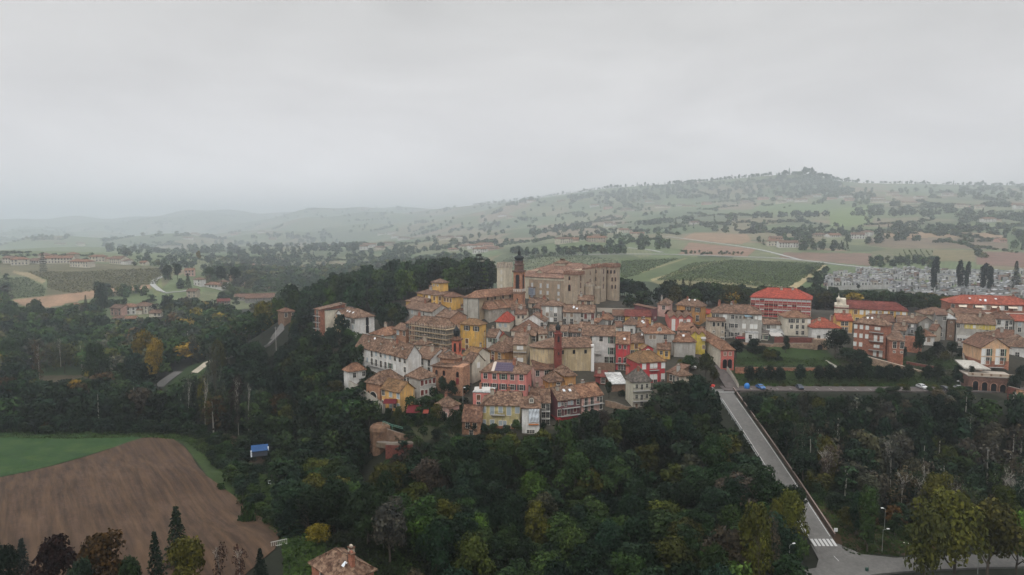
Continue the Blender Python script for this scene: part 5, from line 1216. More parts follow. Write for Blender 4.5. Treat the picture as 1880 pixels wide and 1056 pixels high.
wallrun('garden_wall', 'long low brick wall between the lawn and the tree avenue', 'wall', [at(*p) for p in ((1350,674,250),(1400,674,250),(1450,675,250),(1500,675,250),(1540,676,250))], 2.6, .5, stone('garden_brick', (.20,.085,.055), (.32,.16,.10)), 1.5)
wallrun('garden_path_wall', 'short white diagonal wall on the lawn', 'wall', [at(*p) for p in ((1517,661,259),(1528,667,255),(1540,674,251))], .8, .4, plain('white_edge', (.5,.48,.42)), 1)
wallrun('rampart', 'long sloping stone rampart under the brick mansion', 'wall', [at(*p) for p in ((1579,651,257),(1610,659,255),(1640,667,253),(1670,675,251),(1697,682,250),(1722,688,249),(1750,692,248))], 5.0, 1.0, RAMP, 3, cap=plain('pale_coping', (.46,.38,.31)))
wallrun('rampart', 'reddish terrace wall below the eastern lawn', 'wall', [at(*p) for p in ((1664,663,257),(1690,668,255),(1720,673,253),(1750,678,251))], 2.0, .6, RBR, 1.5)
wallrun('garden_wall', 'red brick garden wall between brick mansion and white pavilion', 'wall', [at(*p) for p in ((1662,616,270),(1678,617,269),(1693,618,268))], 5.5, .6, stone('mansion_garden', (.28,.11,.07), (.42,.20,.13)), 1.5)
wallrun('park_wall', 'pale castle park wall behind the long low roofs', 'wall', [at(*p) for p in ((1096,565,318),(1130,566,316),(1165,567,314),(1198,568,313))], 2.4, .5, plain('park_wall', (.36,.32,.27)), 2)
for i, px in enumerate((1171.5, 1178.5, 1185.5)):
    e = thing('solar_panel', 'blue solar panel standing on the castle park wall, %s of three' % ('leftmost', 'middle', 'rightmost')[i], 'solar panel', P_(px, 568, 314)); b = MB(); b.slab([(-.8,0,.1),(.8,0,.1),(.8,1.0,1.5),(-.8,1.0,1.5)], .06, 0); b.tube((-.7,.9,0),(-.7,.9,1.3),.04,n=4,m=1); b.tube((.7,.9,0),(.7,.9,1.3),.04,n=4,m=1); b.build('panel', [plain('blue_panel', (.16,.23,.33), .3), METAL], e)
wallrun('retaining_wall', 'brown retaining wall under the green shuttered tall house', 'wall', [at(*p) for p in ((1091,666,252),(1110,666,251),(1129,667,250))], 3.0, .6, wallm('brown'), 2)
wallrun('retaining_wall', 'brown garage wall with dark opening under the crimson villa yard', 'wall', [at(*p) for p in ((1199,721,233),(1215,721,233),(1232,721,233))], 3.4, .6, wallm('brown'), 2)
e = thing('garage_door', 'dark wide garage opening in the brown yard wall', 'garage door', P_(1217, 736, 232.3)); b = MB(); b.box(-1.4,0,0,1.4,.2,1.7); b.box(-1.55,-.05,1.7,1.55,.2,1.85); b.build('panel', [plain('dark_opening', (.03,.03,.03))], e)
o = MB(); 
ya = [P_(1199,721,233), P_(1232,721,233), P_(1232,705,240.5), P_(1199,705,240.5)]
for v in ya: v.z = ya[0].z+.0
o.slab([tuple(v) for v in ya], .4); o = o.build('yard', [ground('yardsand', [(0.3, (.38,.32,.22)), (0.7, (.50,.43,.31))], .5)]); tag(o, 'sandy yard in front of the crimson villa', None, None, 'structure')
wallrun('retaining_wall', 'long rough wall below the slate roofed house', 'wall', [at(*p) for p in ((1112,735,222),(1130,738,220),(1150,746,219),(1172,748,218))], 3.0, .5, RAMP, 2)
wallrun('garden_wall', 'pale wall climbing beside the paved street', 'wall', [(79.9,236.5,42.6),(80.0,243,44.6),(80.1,250,46)], 1.6, .4, PALEW, 1)
# arcade with terrace at the right edge
e = thing('arcade', 'brick arcade with four dark arches under a pale terrace', 'arcade', P_(1818, 722, 232), math.radians(-16)); za = (kk(722)-kk(691))*232
b = MB(); b.box(-6.8,0,-3,6.8,9,za); b.box(-7.1,-.3,za-.35,7.1,9.2,za+.02,1); b.build('masonry', [stone('arcade_brick', (.10,.055,.045), (.18,.10,.075)), plain('terrace_top', (.30,.26,.22))], e)
for i in range(4): opening(e, .85, 1.75, -4.6+2.75*i, 0, 2.3-.25*i, 0, m=stone('arch_trim', (.24,.13,.09), (.36,.21,.15)))
b = MB(); b.box(-7,.0,za,7,.3,za+.9)
for i in range(5): b.box(-6+i*2.8,-.15,za+.1,-5.4+i*2.8,.0,za+.8,1)
b.build('balustrade', [plain('pale_balustrade', (.34,.28,.22)), wallm('brown')], e)
b = MB(); b.slab([(-6.8,5,za+1.6),(1.5,5,za+1.6),(-1.5,12.5,za+3.0),(-7.5,12.5,za+3.0)], .5); b.build('ramp', [plaster('white_terrace', (.40,.38,.34), 1)], e)
wallrun('garden_wall', 'narrow pale wall dropping beside the white terrace', 'wall', [at(*p) for p in ((1767,632,262),(1769,650,254),(1773,665,247),(1780,677,240))], 1.6, .4, PALEW, 3)
wallrun('rampart', 'ruined brick wall stepping down at the right edge', 'wall', [at(*p) for p in ((1852,709,226),(1868,713,223),(1885,718,220))], 5.5, .8, RBR, 3)
# awnings and lean-to roofs
def canopy(label, px0, px1, py, Y, dep, mat, drop=.9, hh=2.4, posts=True):
    a, c = P_(px0, py, Y), P_(px1, py, Y); w_ = (c-a).length; e = thing('canopy', label, 'canopy', (a+c)/2-Vector((0,0,hh)), math.atan2(c.y-a.y, c.x-a.x))
    b = MB(); b.slab([(-w_/2,0,hh),(w_/2,0,hh),(w_/2,dep,hh+drop),(-w_/2,dep,hh+drop)], .1, 0)
    b.build('sheet', [mat], e)
    if posts:
        for x_ in (-w_/2+.1, w_/2-.1): q = MB(); q.tube((x_,.1,-1.5),(x_,.1,hh-.05), .07, n=5); q.build('post', [METAL], e)
DRED = plaster('canopy_red', (.10,.010,.014), .4)
canopy('dark red canopy over the balcony of the apricot house', 703, 727, 741, 216, 2.6, DRED, .9, 2.2)
canopy('wide dark red lean-to canopy right of the apricot house', 745, 770, 758, 211, 4.5, DRED, 1.3, 2.6)
canopy('small orange red canopy in the lower gardens', 776, 786, 759, 210, 2.2, plaster('canopy_orange', (.17,.03,.018), .4), .6, 1.8)
canopy('white sheet canopy above the brick rampart', 1416, 1437, 617, 279, 3.0, plain('white_canopy', (.32,.30,.28)), .9, 2)
canopy('white awning on the coral annex roof', 870, 899, 719.5, 222, 5.0, plain('white_tarp', (.40,.385,.36)), .5, 1.2)
canopy('white awning of the lemon yellow house', 1288, 1297, 622, 266, 1.4, plain('white_canopy', (.32,.30,.28)), .4, 2.0, False)
canopy('pale blue awning on the long grey block', 1368, 1381, 581, 281, 1.6, plain('blue_awning', (.20,.30,.36)), .6, 2.0, False)
e = thing('shed', 'bright blue tarpaulin shed beyond the ploughed field', 'shed', P_(477, 836, 212), .35)
b = MB(); b.box(-2.3,0,-.3,2.3,2.6,1.6,0); b.build('wall', [plain('shed_wall', (.05,.055,.07))], e); b = MB(); b.slab([(-2.6,-.3,1.5),(2.6,-.3,1.5),(2.6,2.9,2.6),(-2.6,2.9,2.6)], .08); b.build('roof', [plaster('blue_tarp', (.02,.065,.17), .4)], e); b = MB(); b.box(-2.75,-.2,-.3,-2.3,.3,1.7); b.box(2.4,.2,1.2,2.8,.9,2.3); b.build('door', [plain('white_panel2', (.55,.57,.6))], e)
# ------------------------------------------------------------------ trees
LG = .42
CL = [ # cluster name, [(px, base row, width px, ...)], minimum distance
 ('in the hamlet above the left vineyard', [(36,487,26),(62,484,20),(108,484,44),(76,478,18),(145,491,40),(178,481,26),(212,485,30),(228,483,14),(262,487,12),(15,484,22),(130,476,16),(92,476,20)], 700),
 ('along the misty road at the far left', [(12,434,26),(46,436,18),(146,451,32),(110,449,26)], 1000),
 ('by the orange tiled villa in the west', [(388,529,24),(362,525,16),(348,507,16),(410,524,16),(352,547,18)], 480),
 ('in the valley wood left of the town', [(213,580,26),(236,578,26),(258,576,30),(285,582,22),(218,592,16),(240,593,16),(135,568,10)], 480),
 ('at the misty centre left of the castle', [(430,432,18),(356,432,16),(345,440,22),(436,428,20),(500,441,22),(480,428,16),(600,453,14),(678,455,24),(696,460,22),(715,452,20),(668,459,16),(700,432,22),(718,430,16),(742,441,22),(725,437,14)], 700),
 ('on the slope behind the park wood', [(815,441,30),(826,437,16),(832,461,18),(852,455,16),(872,457,30),(890,454,30),(905,459,22),(843,437,12),(922,398,18),(936,402,14),(880,465,26)], 700),
 ('below the misty ridge behind the castle', [(1038,447,30),(1054,444,16),(1094,445,34),(1118,416,16),(1170,432,26),(1146,428,20),(1098,440,20),(1150,388,26),(1118,384,18),(1212,382,34),(1252,378,24),(1262,380,20),(1298,376,18),(1092,380,16),(1030,370,24),(960,375,20),(975,372,18),(1275,412,14),(1190,372,12)], 700),
 ('along the hilltop road on the right', [(1370,374,22),(1402,367,24),(1436,374,24),(1450,370,16),(1430,366,14),(1486,365,20),(1470,371,22),(1500,362,18),(1530,366,22),(1552,364,28),(1560,369,18),(1612,366,22),(1612,373,30),(1650,364,40),(1670,374,36),(1690,364,22),(1640,359,20),(1740,360,18),(1768,382,22),(1745,360,14),(1868,378,30),(1872,384,20),(1798,383,12),(1818,408,26),(1800,384,16),(1866,358,14)], 900),
 ('among the orchards in the middle of the right slope', [(1424,452,26),(1448,455,34),(1426,441,22),(1508,435,24),(1534,436,26),(1575,439,22),(1596,434,20),(1570,434,14),(1842,445,16)], 600),
]
FARPOS = {}
for reg, lst, ymin in CL:
    for px, py, wp in lst: FARPOS[(px, py)] = hit(px, py, ymin) or at(px, py, 1400)
FH = np.array([(p[0], p[1], max(8, q[1]/F*p[1])) for p, q in ((FARPOS[(a[0], a[1])], (0, a[2])) for r_ in CL for a in r_[1])])
def leafmat(name, attr):
    m, t, b = newmat(name)
    if attr: c = nd(t, 'ShaderNodeAttribute', attribute_name='Col').outputs['Color']
    else: c = nd(t, 'ShaderNodeObjectInfo').outputs['Color']
    g = nd(t, 'ShaderNodeNewGeometry'); 
    x = mixc(t, 1.0, c, ramp(t, g.outputs['Random Per Island'], [(0.0, (.68,.72,.75)), (0.5, (1.0,1.0,.95)), (1.0, (1.4,1.32,1.08))]), 'MULTIPLY')
    n = noise(t, g.outputs['Position'], .28, 3, .6)
    x = mixc(t, 1.0, x, ramp(t, n, [(0.35, (.62,.66,.7)), (0.65, (1.35,1.28,1.1))]), 'MULTIPLY')
    t.links.new(x, b.inputs['Base Color']); b.inputs['Specular IOR Level'].default_value = .08
    return m
LEAF = leafmat('foliage', False); LEAFA = leafmat('foliage_mass', True)
BARK = plaster('bark', (.075,.062,.05), 1); PALEBARK = plain('pale_bark', (.30,.28,.25), .9)
def lobes_for(kind, r):
    if kind == 'round':
        n = r.integers(13, 19); L_ = []
        for i in range(n):
            a = r.uniform(0, 2*math.pi); z = r.uniform(.30, .86); rad = .30*math.sqrt(max(0, 1-((z-.55)/.42)**2))
            q = r.uniform(.35, 1)*rad; L_.append((q*math.cos(a), q*math.sin(a), z, r.uniform(.13, .21)))
        L_.append((0, 0, .84, .16)); return L_
    if kind == 'tall':
        n = r.integers(13, 18); L_ = []
        for i in range(n):
            a = r.uniform(0, 2*math.pi); z = .22+.70*i/n; rad = .26*math.sin(math.pi*(.15+.75*(z-.2)/.8))
            q = r.uniform(.3, 1)*rad; L_.append((q*math.cos(a), q*math.sin(a), z, r.uniform(.11, .18)))
        return L_
    if kind == 'spread':
        n = r.integers(14, 20); L_ = []
        for i in range(n):
            a = r.uniform(0, 2*math.pi); q = r.uniform(.05, .36); z = r.uniform(.42, .82)-.5*q*q; L_.append((q*math.cos(a), q*math.sin(a), z, r.uniform(.12, .19)))
        return L_
    if kind == 'egg':
        return [(.16*math.cos(i*2.4)*(1 if .3 < z < .8 else .5), .16*math.sin(i*2.4)*(1 if .3 < z < .8 else .5), z, .22) for i, z in enumerate(np.linspace(.30, .82, 9))]
    if kind == 'shrub':
        return [(r.uniform(-.3,.3), r.uniform(-.3,.3), r.uniform(.25,.6), r.uniform(.2,.3)) for i in range(8)]
def leaves(lobes, n, size, r, zs=1.0):
    L_ = np.array(lobes); w = L_[:, 3]**2; idx = r.choice(len(L_), n, p=w/w.sum())
    d = r.normal(size=(n, 3)); d /= np.linalg.norm(d, axis=1)[:, None]; d[:, 2] = np.where(d[:, 2] < -.55, -d[:, 2], d[:, 2])
    rad = L_[idx, 3]*(r.uniform(.55, 1.08, n)**.5)
    # break the outline into sprays
    ph = r.uniform(0, 6.28, 3); rad *= 1+.16*np.sin(7*d[:, 0]+ph[0])*np.sin(6*d[:, 1]+ph[1])+.1*np.sin(11*d[:, 2]+ph[2])
    c = L_[idx, :3]+d*rad[:, None]*np.array([1, 1, .9])
    nr = d+r.normal(size=(n, 3))*.55; nr /= np.linalg.norm(nr, axis=1)[:, None]
    a = np.cross(nr, r.normal(size=(n, 3))); a /= np.linalg.norm(a, axis=1)[:, None]; b = np.cross(nr, a)
    s = size*r.uniform(.55, 1.35, n)[:, None]; s2 = s*r.uniform(.5, .9, n)[:, None]
    V = np.stack([c-a*s-b*s2*.4, c+a*s*.3-b*s2, c+a*s+b*s2*.4, c-a*s*.3+b*s2], 1)
    return V.reshape(-1, 3)
def quads(n): return np.arange(n*4).reshape(-1, 4)
def crown(kind, seed, n, size):
    r = np.random.default_rng(seed); V = leaves(lobes_for(kind, r), n, size, r)
    me = fastmesh('crown', V, quads(n), [LEAF], smooth=False); return me
def trunk(kind, seed, mat=None, top=.55, rad=.028, nb=7):
    r = random.Random(seed); b = MB(); p = Vector((0, 0, -.05)); 
    pts = [Vector((r.uniform(-.02,.02)*i, r.uniform(-.02,.02)*i, -.05+(top+.05)*i/4)) for i in range(5)]
    for i in range(4): b.tube(pts[i], pts[i+1], rad*(1-.18*i), rad*(1-.18*(i+1)), 6)
    for k in range(nb):
        a = r.uniform(0, 6.28); z = r.uniform(.3, .95)*top; q = pts[0].lerp(pts[4], z/top)
        b.tube(q, q+Vector((math.cos(a)*.22, math.sin(a)*.22, .2+.1*r.random())), rad*.45, rad*.15, 4)
    return b.mesh('trunk', [mat or BARK])
def conifer_mesh(seed, n=1500, cedar=False):
    r = np.random.default_rng(seed); V = []
    tiers = 17 if not cedar else 10; c = []; d_ = []
    for i in range(n):
        t_ = int(r.integers(0, tiers)); z0 = .10+.86*t_/tiers; R_ = (.30 if not cedar else .34)*(1-(t_/tiers)**(1.15 if not cedar else 2.2))+.02
        nb = 7; a = (int(r.integers(0, nb))+.5*(t_ % 2)+r.normal()*.13)*2*math.pi/nb; q = R_*r.uniform(.08, 1)**.7
        zz = z0-.10*q/.3*(1 if not cedar else .2)+r.normal()*.006+(.02 if q > R_*.85 else 0)
        c.append((q*math.cos(a), q*math.sin(a), zz)); d_.append((math.cos(a), math.sin(a), -.25))
    c = np.array(c); d_ = np.array(d_); up = np.array([0, 0, 1.0])
    a = d_+r.normal(size=d_.shape)*.25; a /= np.linalg.norm(a, axis=1)[:, None]; b = np.cross(a, up+r.normal(size=d_.shape)*.35); b /= np.linalg.norm(b, axis=1)[:, None]
    s = .030*r.uniform(.6, 1.3, n)[:, None]
    V = np.stack([c-a*s-b*s*.45, c+a*s*.2-b*s*.7, c+a*s*1.3, c-a*s*.2+b*s*.7], 1).reshape(-1, 3)
    V = np.concatenate([V, np.array([(-.006,-.006,.9),(.006,-.006,.9),(0,0,1.0),(0,.006,.9)])])
    return fastmesh('crown', V, quads(n+1), [LEAF], smooth=False)
def bare_mesh(seed, pale=True):
    r = random.Random(seed); b = MB()
    def br(p, d, L_, rad, lev):
        q = p+d*L_; b.tube(p, q, rad, rad*.6, 4 if lev else 6)
        if lev >= 4: return
        for k in range(3 if lev else 5):
            a = r.uniform(0, 6.28); sp_ = .35+.12*lev
            nd_ = (d+Vector((math.cos(a)*sp_, math.sin(a)*sp_, .25*r.random()))).normalized()
            br(p.lerp(q, r.uniform(.55, 1) if lev else r.uniform(.6, 1)), nd_, L_*r.uniform(.45, .68) if lev else L_*.42, max(rad*.45, .0016), lev+1)
    br(Vector((0,0,-.04)), Vector((r.uniform(-.04,.04), r.uniform(-.04,.04), 1)), .62, .011, 0)
    return b.mesh('trunk', [PALEBARK if pale else BARK])
CM = {'round': [crown('round', s, 3200, .026) for s in range(5)], 'tall': [crown('tall', 20+s, 3000, .025) for s in range(3)],
      'spread': [crown('spread', 30+s, 3200, .027) for s in range(3)], 'egg': [crown('egg', 40, 2200, .032)], 'shrub': [crown('shrub', 50, 700, .055), crown('shrub', 51, 700, .055)],
      'conifer': [conifer_mesh(60), conifer_mesh(61)], 'cedar': [conifer_mesh(62, 1900, True)], 'wispy': [crown('tall', 70, 700, .022), crown('tall', 71, 600, .022)]}
TM = {k: [trunk(k, 100+s) for s in range(2)] for k in ('round', 'tall', 'spread')}
TM['egg'] = [trunk('egg', 110, None, .3, .03, 2)]; TM['shrub'] = [trunk('s', 111, None, .3, .03, 3)]; TM['conifer'] = TM['cedar'] = [trunk('c', 112, None, .92, .016, 0)]
TM['wispy'] = [bare_mesh(120, True), bare_mesh(121, True), bare_mesh(122, False)]
COLS = dict(deep=(.016,.036,.022), dark=(.024,.050,.026), mid=(.040,.076,.026), fresh=(.055,.105,.022), olive=(.075,.085,.020), yellow=(.26,.20,.03), gold=(.38,.23,.02),
    rust=(.085,.052,.022), wine=(.04,.018,.018), willow=(.085,.10,.075), ash=(.085,.08,.062), fir=(.014,.030,.022), bluefir=(.06,.085,.075))
CNAME = dict(deep='very dark green', dark='dark green', mid='mid green', fresh='fresh green', olive='olive green', yellow='yellowing', gold='golden yellow', rust='rusty brown', wine='wine red', willow='grey green', ash='greyish thinning', fir='blackish green', bluefir='blue grey')
KNAME = dict(round='broadleaf tree', tall='tall broadleaf tree', spread='spreading broadleaf tree', egg='clipped egg shaped tree', shrub='bush', conifer='fir tree', cedar='cedar tree', wispy='bare stemmed tree')
TREES = []   # dict(x,y,z,w,h,kind,col,...)
ORD = 'first second third fourth fifth sixth seventh eighth ninth tenth eleventh twelfth thirteenth fourteenth fifteenth sixteenth seventeenth eighteenth nineteenth twentieth'.split()
def ordn(i):
    if i < 20: return ORD[i]
    t_ = {2:'twenty',3:'thirty',4:'forty',5:'fifty',6:'sixty',7:'seventy',8:'eighty',9:'ninety'}; n = i+1
    if n >= 100: return 'hundred and '+ordn(n-101) if n > 100 else 'hundredth'
    q, r_ = divmod(n, 10)
    if r_ == 0: return {2:'twentieth',3:'thirtieth',4:'fortieth',5:'fiftieth',6:'sixtieth',7:'seventieth',8:'eightieth',9:'ninetieth'}[q]
    return t_[q]+' '+ORD[r_-1]
# picture outlines that trees standing nearer must not cover: (polygon, distance of what is seen there)
CLEAR = [
 ([(571,585),(590,560),(690,575),(690,612),(680,618),(655,700),(640,690),(640,720),(690,748),(690,800),(700,820),(762,824),(765,802),(800,800),(850,792),(885,790),(955,783),(975,796),(1000,775),(1050,765),(1108,746),(1160,748),(1232,735),(1262,715),(1280,665),(1322,672),(1350,678),(1350,560),(1000,450),(900,470),(760,510),(740,560),(735,590)], 200),
 ([(1310,705),(1350,705),(1352,728),(1372,765),(1336,765),(1322,735)], 214), ([(1336,765),(1372,765),(1402,820),(1372,820),(1350,795)], 194), ([(1368,815),(1400,815),(1446,888),(1438,894),(1420,872)], 172),
 ([(1478,958),(1500,958),(1560,1005),(1600,1025),(1700,1027),(1705,1042),(1500,1062),(1440,1070),(1495,1035)], 110),
 ([(1350,708),(1610,710),(1610,726),(1350,722)], 223), ([(1655,712),(1700,714),(1700,727),(1655,725)], 223),
 ([(1350,645),(1780,650),(1780,714),(1350,712)], 228),
 ([(-5,800),(60,802),(130,812),(160,826),(220,824),(262,810),(300,808),(345,826),(370,858),(410,895),(508,975),(500,1005),(440,1000),(430,985),(380,1005),(350,960),(345,935),(325,925),(305,985),(250,1000),(180,985),(100,980),(-5,990)], 100),
 ([(400,815),(425,840),(455,885),(505,930),(500,950),(460,915),(425,870)], 130),
 ([(288,714),(300,685),(330,678),(332,690),(312,714)], None), ([(355,692),(378,665),(402,653),(408,662),(375,694)], None), ([(497,632),(512,600),(530,590),(520,620),(510,640)], None),
 ([(520,566),(545,566),(545,592),(520,592)], 280),
 ([(565,1025),(640,1003),(690,1045),(690,1060),(570,1060)], 90),
 ([(455,818),(495,815),(495,838),(455,840)], 120),
 ([(640,985),(745,960),(752,1056),(690,1040),(650,1004)], 120),
 ([(1778,650),(1860,655),(1856,725),(1786,722)], 205), ([(1862,705),(1885,705),(1885,745),(1868,742)], 190),
 ([(1520,968),(1540,968),(1540,985),(1520,985)], 120), ([(1640,985),(1675,985),(1675,1003),(1640,1003)], 120), ([(1610,930),(1640,930),(1640,1020),(1612,1020)], 130),
 ([(66,672),(150,668),(148,694),(66,694)], None), ([(190,560),(295,558),(300,582),(195,586)], None), ([(75,455),(1,470),(0,500),(300,495),(300,470)], 700), ([(20,545),(150,536),(150,556),(95,564),(30,560)], None), ([(150,536),(285,524),(298,530),(180,545),(150,550)], None),
 ([(370,505),(405,505),(405,530),(370,530)], None), ([(400,535),(515,525),(500,552),(400,560)], None), ([(1515,490),(1880,495),(1880,548),(1515,528)], 470), ([(1365,530),(1495,530),(1495,585),(1365,585)], 300), ([(1350,560),(1900,575),(1900,650),(1350,640)], 225),
 ([(1140,478),(1500,484),(1440,528),(1320,520),(1180,512)], 420), ([(912,450),(1140,478),(1140,560),(912,560)], 300),
]
for i_, (p_, y_) in enumerate(CLEAR):
    if y_ is None:
        cx_, cy_ = sum(q[0] for q in p_)/len(p_), sum(q[1] for q in p_)/len(p_); CLEAR[i_] = (p_, hit(cx_, cy_, 220)[1]-6)
CLP = [(np.array(p), y) for p, y in CLEAR]
def tree_ok(x, y, z, w, h):
    for f in FOOT_NEAR(x, y, w*.28):
        return False
    py_t = proj(x, y, z+h)[1]
    for fx, fz, in ((-.3,.5),(.3,.5),(0,.97),(-.2,.85),(.2,.85),(0,.6),(-.36,.6),(.36,.6),(0,.3),(-.46,.55),(.46,.55),(-.22,.45),(.22,.45),(-.12,.75),(.12,.75),(-.3,.7),(.3,.7),(-.4,.4),(.4,.4),(0,.45)):
        px, py = proj(x+fx*w, y, z+fz*h)
        for poly, yy in CLEAR:
            if y < yy+12 and inpoly(np.array([px]), np.array([py]), poly)[0]: return False
    return True
def FOOT_NEAR(x, y, m):
    out_ = []
    for C in FOOT:
        xs = [c[0] for c in C]; ys = [c[1] for c in C]
        if min(xs)-m < x < max(xs)+m and min(ys)-m < y < max(ys)+m:
            if inpoly(np.array([x]), np.array([y]), C)[0] or min(math.hypot(x-c[0], y-c[1]) for c in C) < m: out_.append(1); break
    # castle, churches
    for cx_, cy_, r_ in NOGO:
        if math.hypot(x-cx_, y-cy_) < r_+m: out_.append(1); break
    for P, r0, r1 in ROADLINES:
        if np.min(np.hypot(P[:, 0]-x, P[:, 1]-y)) < r0*.7+1.0+m*.55: out_.append(1); break
    return out_
NOGO = [(Pc.x-12, Pc.y+16, 22), (Pc.x+8, Pc.y+12, 18), (Pc.x+18, Pc.y+28, 12), (-12, 316, 16), (28, 254, 12), (14, 250, 9), (-22, 236, 7)]
WEST = [(p[0], p[1]) for p in WR if p]
def addtree(x, y, w, h, kind, colr, region, force=False, z=None, minscale=.55):
    z = H(x, y) if z is None else z
    if not force:
        ok = False
        for s in (1, .85, .7, minscale):
            if tree_ok(x, y, z, w*s, h*s): ok = True; w *= s; h *= s; break
        if not ok: return False
        for a, b in WEST:
            if math.hypot(a-x, b-y) < 5: return False
    TREES.append(dict(x=x, y=y, z=z, w=w, h=h, kind=kind, col=colr, reg=region)); return True
def pick(r, d):
    ks = list(d); ws = [d[k] for k in ks]; return r.choices(ks, ws)[0]
def wood(region, poly, spacing, hr, wr_, kinds, cols_, seed, shrink=.55, force=False):
    """poly in (picture column, distance)"""
    r = random.Random(seed); P = [((px-CX)/F*Y, Y) for px, Y in poly]; xs = [p[0] for p in P]; ys = [p[1] for p in P]
    cell = spacing; pts = []; n = 0
    gx = np.arange(min(xs), max(xs), cell); gy = np.arange(min(ys), max(ys), cell*.87)
    for j, y0 in enumerate(gy):
        for x0 in gx:
            x = x0+(cell/2 if j % 2 else 0)+r.uniform(-.36, .36)*cell; y = y0+r.uniform(-.36, .36)*cell
            if not inpoly(np.array([x]), np.array([y]), P)[0]: continue
            w = r.uniform(*wr_); h = r.uniform(*hr)
            if addtree(x, y, w, h, pick(r, kinds), pick(r, cols_), region, force=force, minscale=shrink): n += 1
    return n
K1 = dict(round=5, tall=2, spread=2); KR = dict(round=3, tall=3, wispy=5, spread=1)
wood('ravine below the town', [(640,186),(700,185),(860,196),(1040,206),(1200,214),(1290,228),(1335,232),(1400,196),(1470,167),(1505,150),(1470,116),(1200,98),(900,98),(740,100),(700,130),(560,165),(560,200)], 7.2, (9,14.5), (9.5,14), dict(round=6, tall=2, spread=3), dict(deep=5, dark=6, mid=2.5, olive=1.8, rust=.12, ash=.6, fresh=.3), 1)
wood('west slope below the long convent', [(480,238),(560,235),(630,200),(690,200),(672,232),(648,246),(655,262),(640,284),(580,294),(560,318),(535,340),(470,330),(440,300),(380,290),(400,262)], 7.6, (9,14), (9.5,14), K1, dict(deep=3, dark=6, mid=4, olive=.7, rust=.3, willow=.4), 2)
wood('ravine below the town', [(496,150),(640,150),(640,236),(560,238),(505,218)], 7.0, (8,12.5), (9,12.5), dict(round=6, spread=2, tall=1), dict(deep=4, dark=6, mid=3, olive=1.5), 12)
wood('field hedge', [(352,250),(400,245),(420,215),(470,178),(505,158),(495,150),(440,172),(385,205),(350,232)], 3.6, (2.5,4.5), (4,6.5), dict(shrub=3, round=1), dict(dark=3, mid=3, deep=2), 13)
wood('allotment', [(420,245),(500,245),(500,222),(440,215),(425,225)], 6, (4,8), (6,9), dict(round=3, shrub=2), dict(dark=3, deep=3, rust=1), 14)
wood('meadow edge', [(-60,250),(220,250),(345,246),(400,262),(440,300),(440,330),(200,330),(-120,330)], 8.5, (11,17), (11,16), dict(round=5, tall=3, spread=2, wispy=1.2), dict(deep=4, dark=5, mid=2, rust=.6, ash=.8, olive=.3, wine=.2), 3)
wood('western valley wood', [(-160,330),(440,330),(500,360),(470,450),(420,560),(280,590),(20,600),(-200,600)], 11, (12,18), (13,20), dict(round=5, tall=2, spread=2, wispy=.4), dict(dark=4, mid=6, fresh=1.8, olive=2.2, willow=2.2, yellow=.5, rust=.15, ash=.3), 4)
wood('castle park', [(690,290),(738,288),(742,318),(700,316)], 7, (7,10), (7,10), dict(round=5), dict(deep=4, dark=5, mid=1), 15)
wood('castle park', [(505,335),(560,340),(600,322),(690,312),(730,330),(760,340),(830,345),(900,352),(920,380),(880,450),(700,470),(560,440),(500,390)], 8.5, (13,19), (10,14), dict(round=5, tall=4, spread=1), dict(deep=3, dark=7, mid=4, fir=1, fresh=.5), 5)
wood('castle garden', [(1085,316),(1200,320),(1195,345),(1180,380),(1120,400),(1075,385),(1090,352),(1100,335)], 7.5, (7,10.5), (8,11), dict(round=5, spread=2), dict(deep=4, dark=5, mid=1), 6)
wood('belt behind the town', [(1200,330),(1370,335),(1375,365),(1500,372),(1505,335),(1530,338),(1760,325),(1780,345),(1760,400),(1500,420),(1240,390)], 8.0, (8,13), (9,13), K1, dict(dark=4, mid=4, olive=2.4, deep=2, yellow=.5), 7)
wood('eastern ravine', [(1360,222),(1500,226),(1640,226),(1760,218),(1950,205),(2010,180),(1960,150),(1800,156),(1700,170),(1560,176),(1490,178),(1420,200)], 6.8, (9,15), (8,12), KR, dict(dark=3, mid=1.0, ash=5, rust=.25, olive=.8, deep=3, willow=.6), 8)
wood('eastern ravine', [(1366,231.5),(1740,229.5),(1800,224),(1800,214),(1366,216)], 4.6, (5,8), (5.5,8), dict(round=5, shrub=3, tall=1), dict(dark=4, deep=4, mid=1, ash=1), 16)
wood('junction verge', [(1500,158),(1560,156),(1720,154),(1720,168),(1600,178),(1500,176)], 6.5, (3,7), (4,7), dict(shrub=3, round=2), dict(dark=3, olive=2, rust=.6), 18)
wood('meadow edge', [(-60,244),(230,243),(262,243.5),(330,243.5),(352,240),(360,250),(300,262),(-60,262)], 4.6, (3.5,7), (5,8), dict(shrub=4, round=2), dict(deep=4, dark=4, rust=.5, mid=1), 17)
wood('north western hollow', [(430,600),(560,480),(860,560),(900,700),(860,960),(640,1100),(430,1000),(380,760)], 15, (10,15), (13,20), dict(round=5, tall=2), dict(mid=4, dark=3, olive=2, willow=2), 9)
wood('garden terraces', [(690,206),(760,208),(850,212),(850,222),(790,226),(705,214)], 6.5, (4,6.5), (4.5,7), dict(round=3, shrub=3), dict(dark=3, mid=3, olive=1), 10)
wood('garden terraces', [(700,190),(775,190),(880,199),(885,208),(850,213),(880,222),(800,226),(715,216)], 4.2, (2,4.2), (3,5.5), dict(shrub=3, round=1), dict(dark=3, deep=3, mid=2), 30, force=True)
rs = random.Random(31)
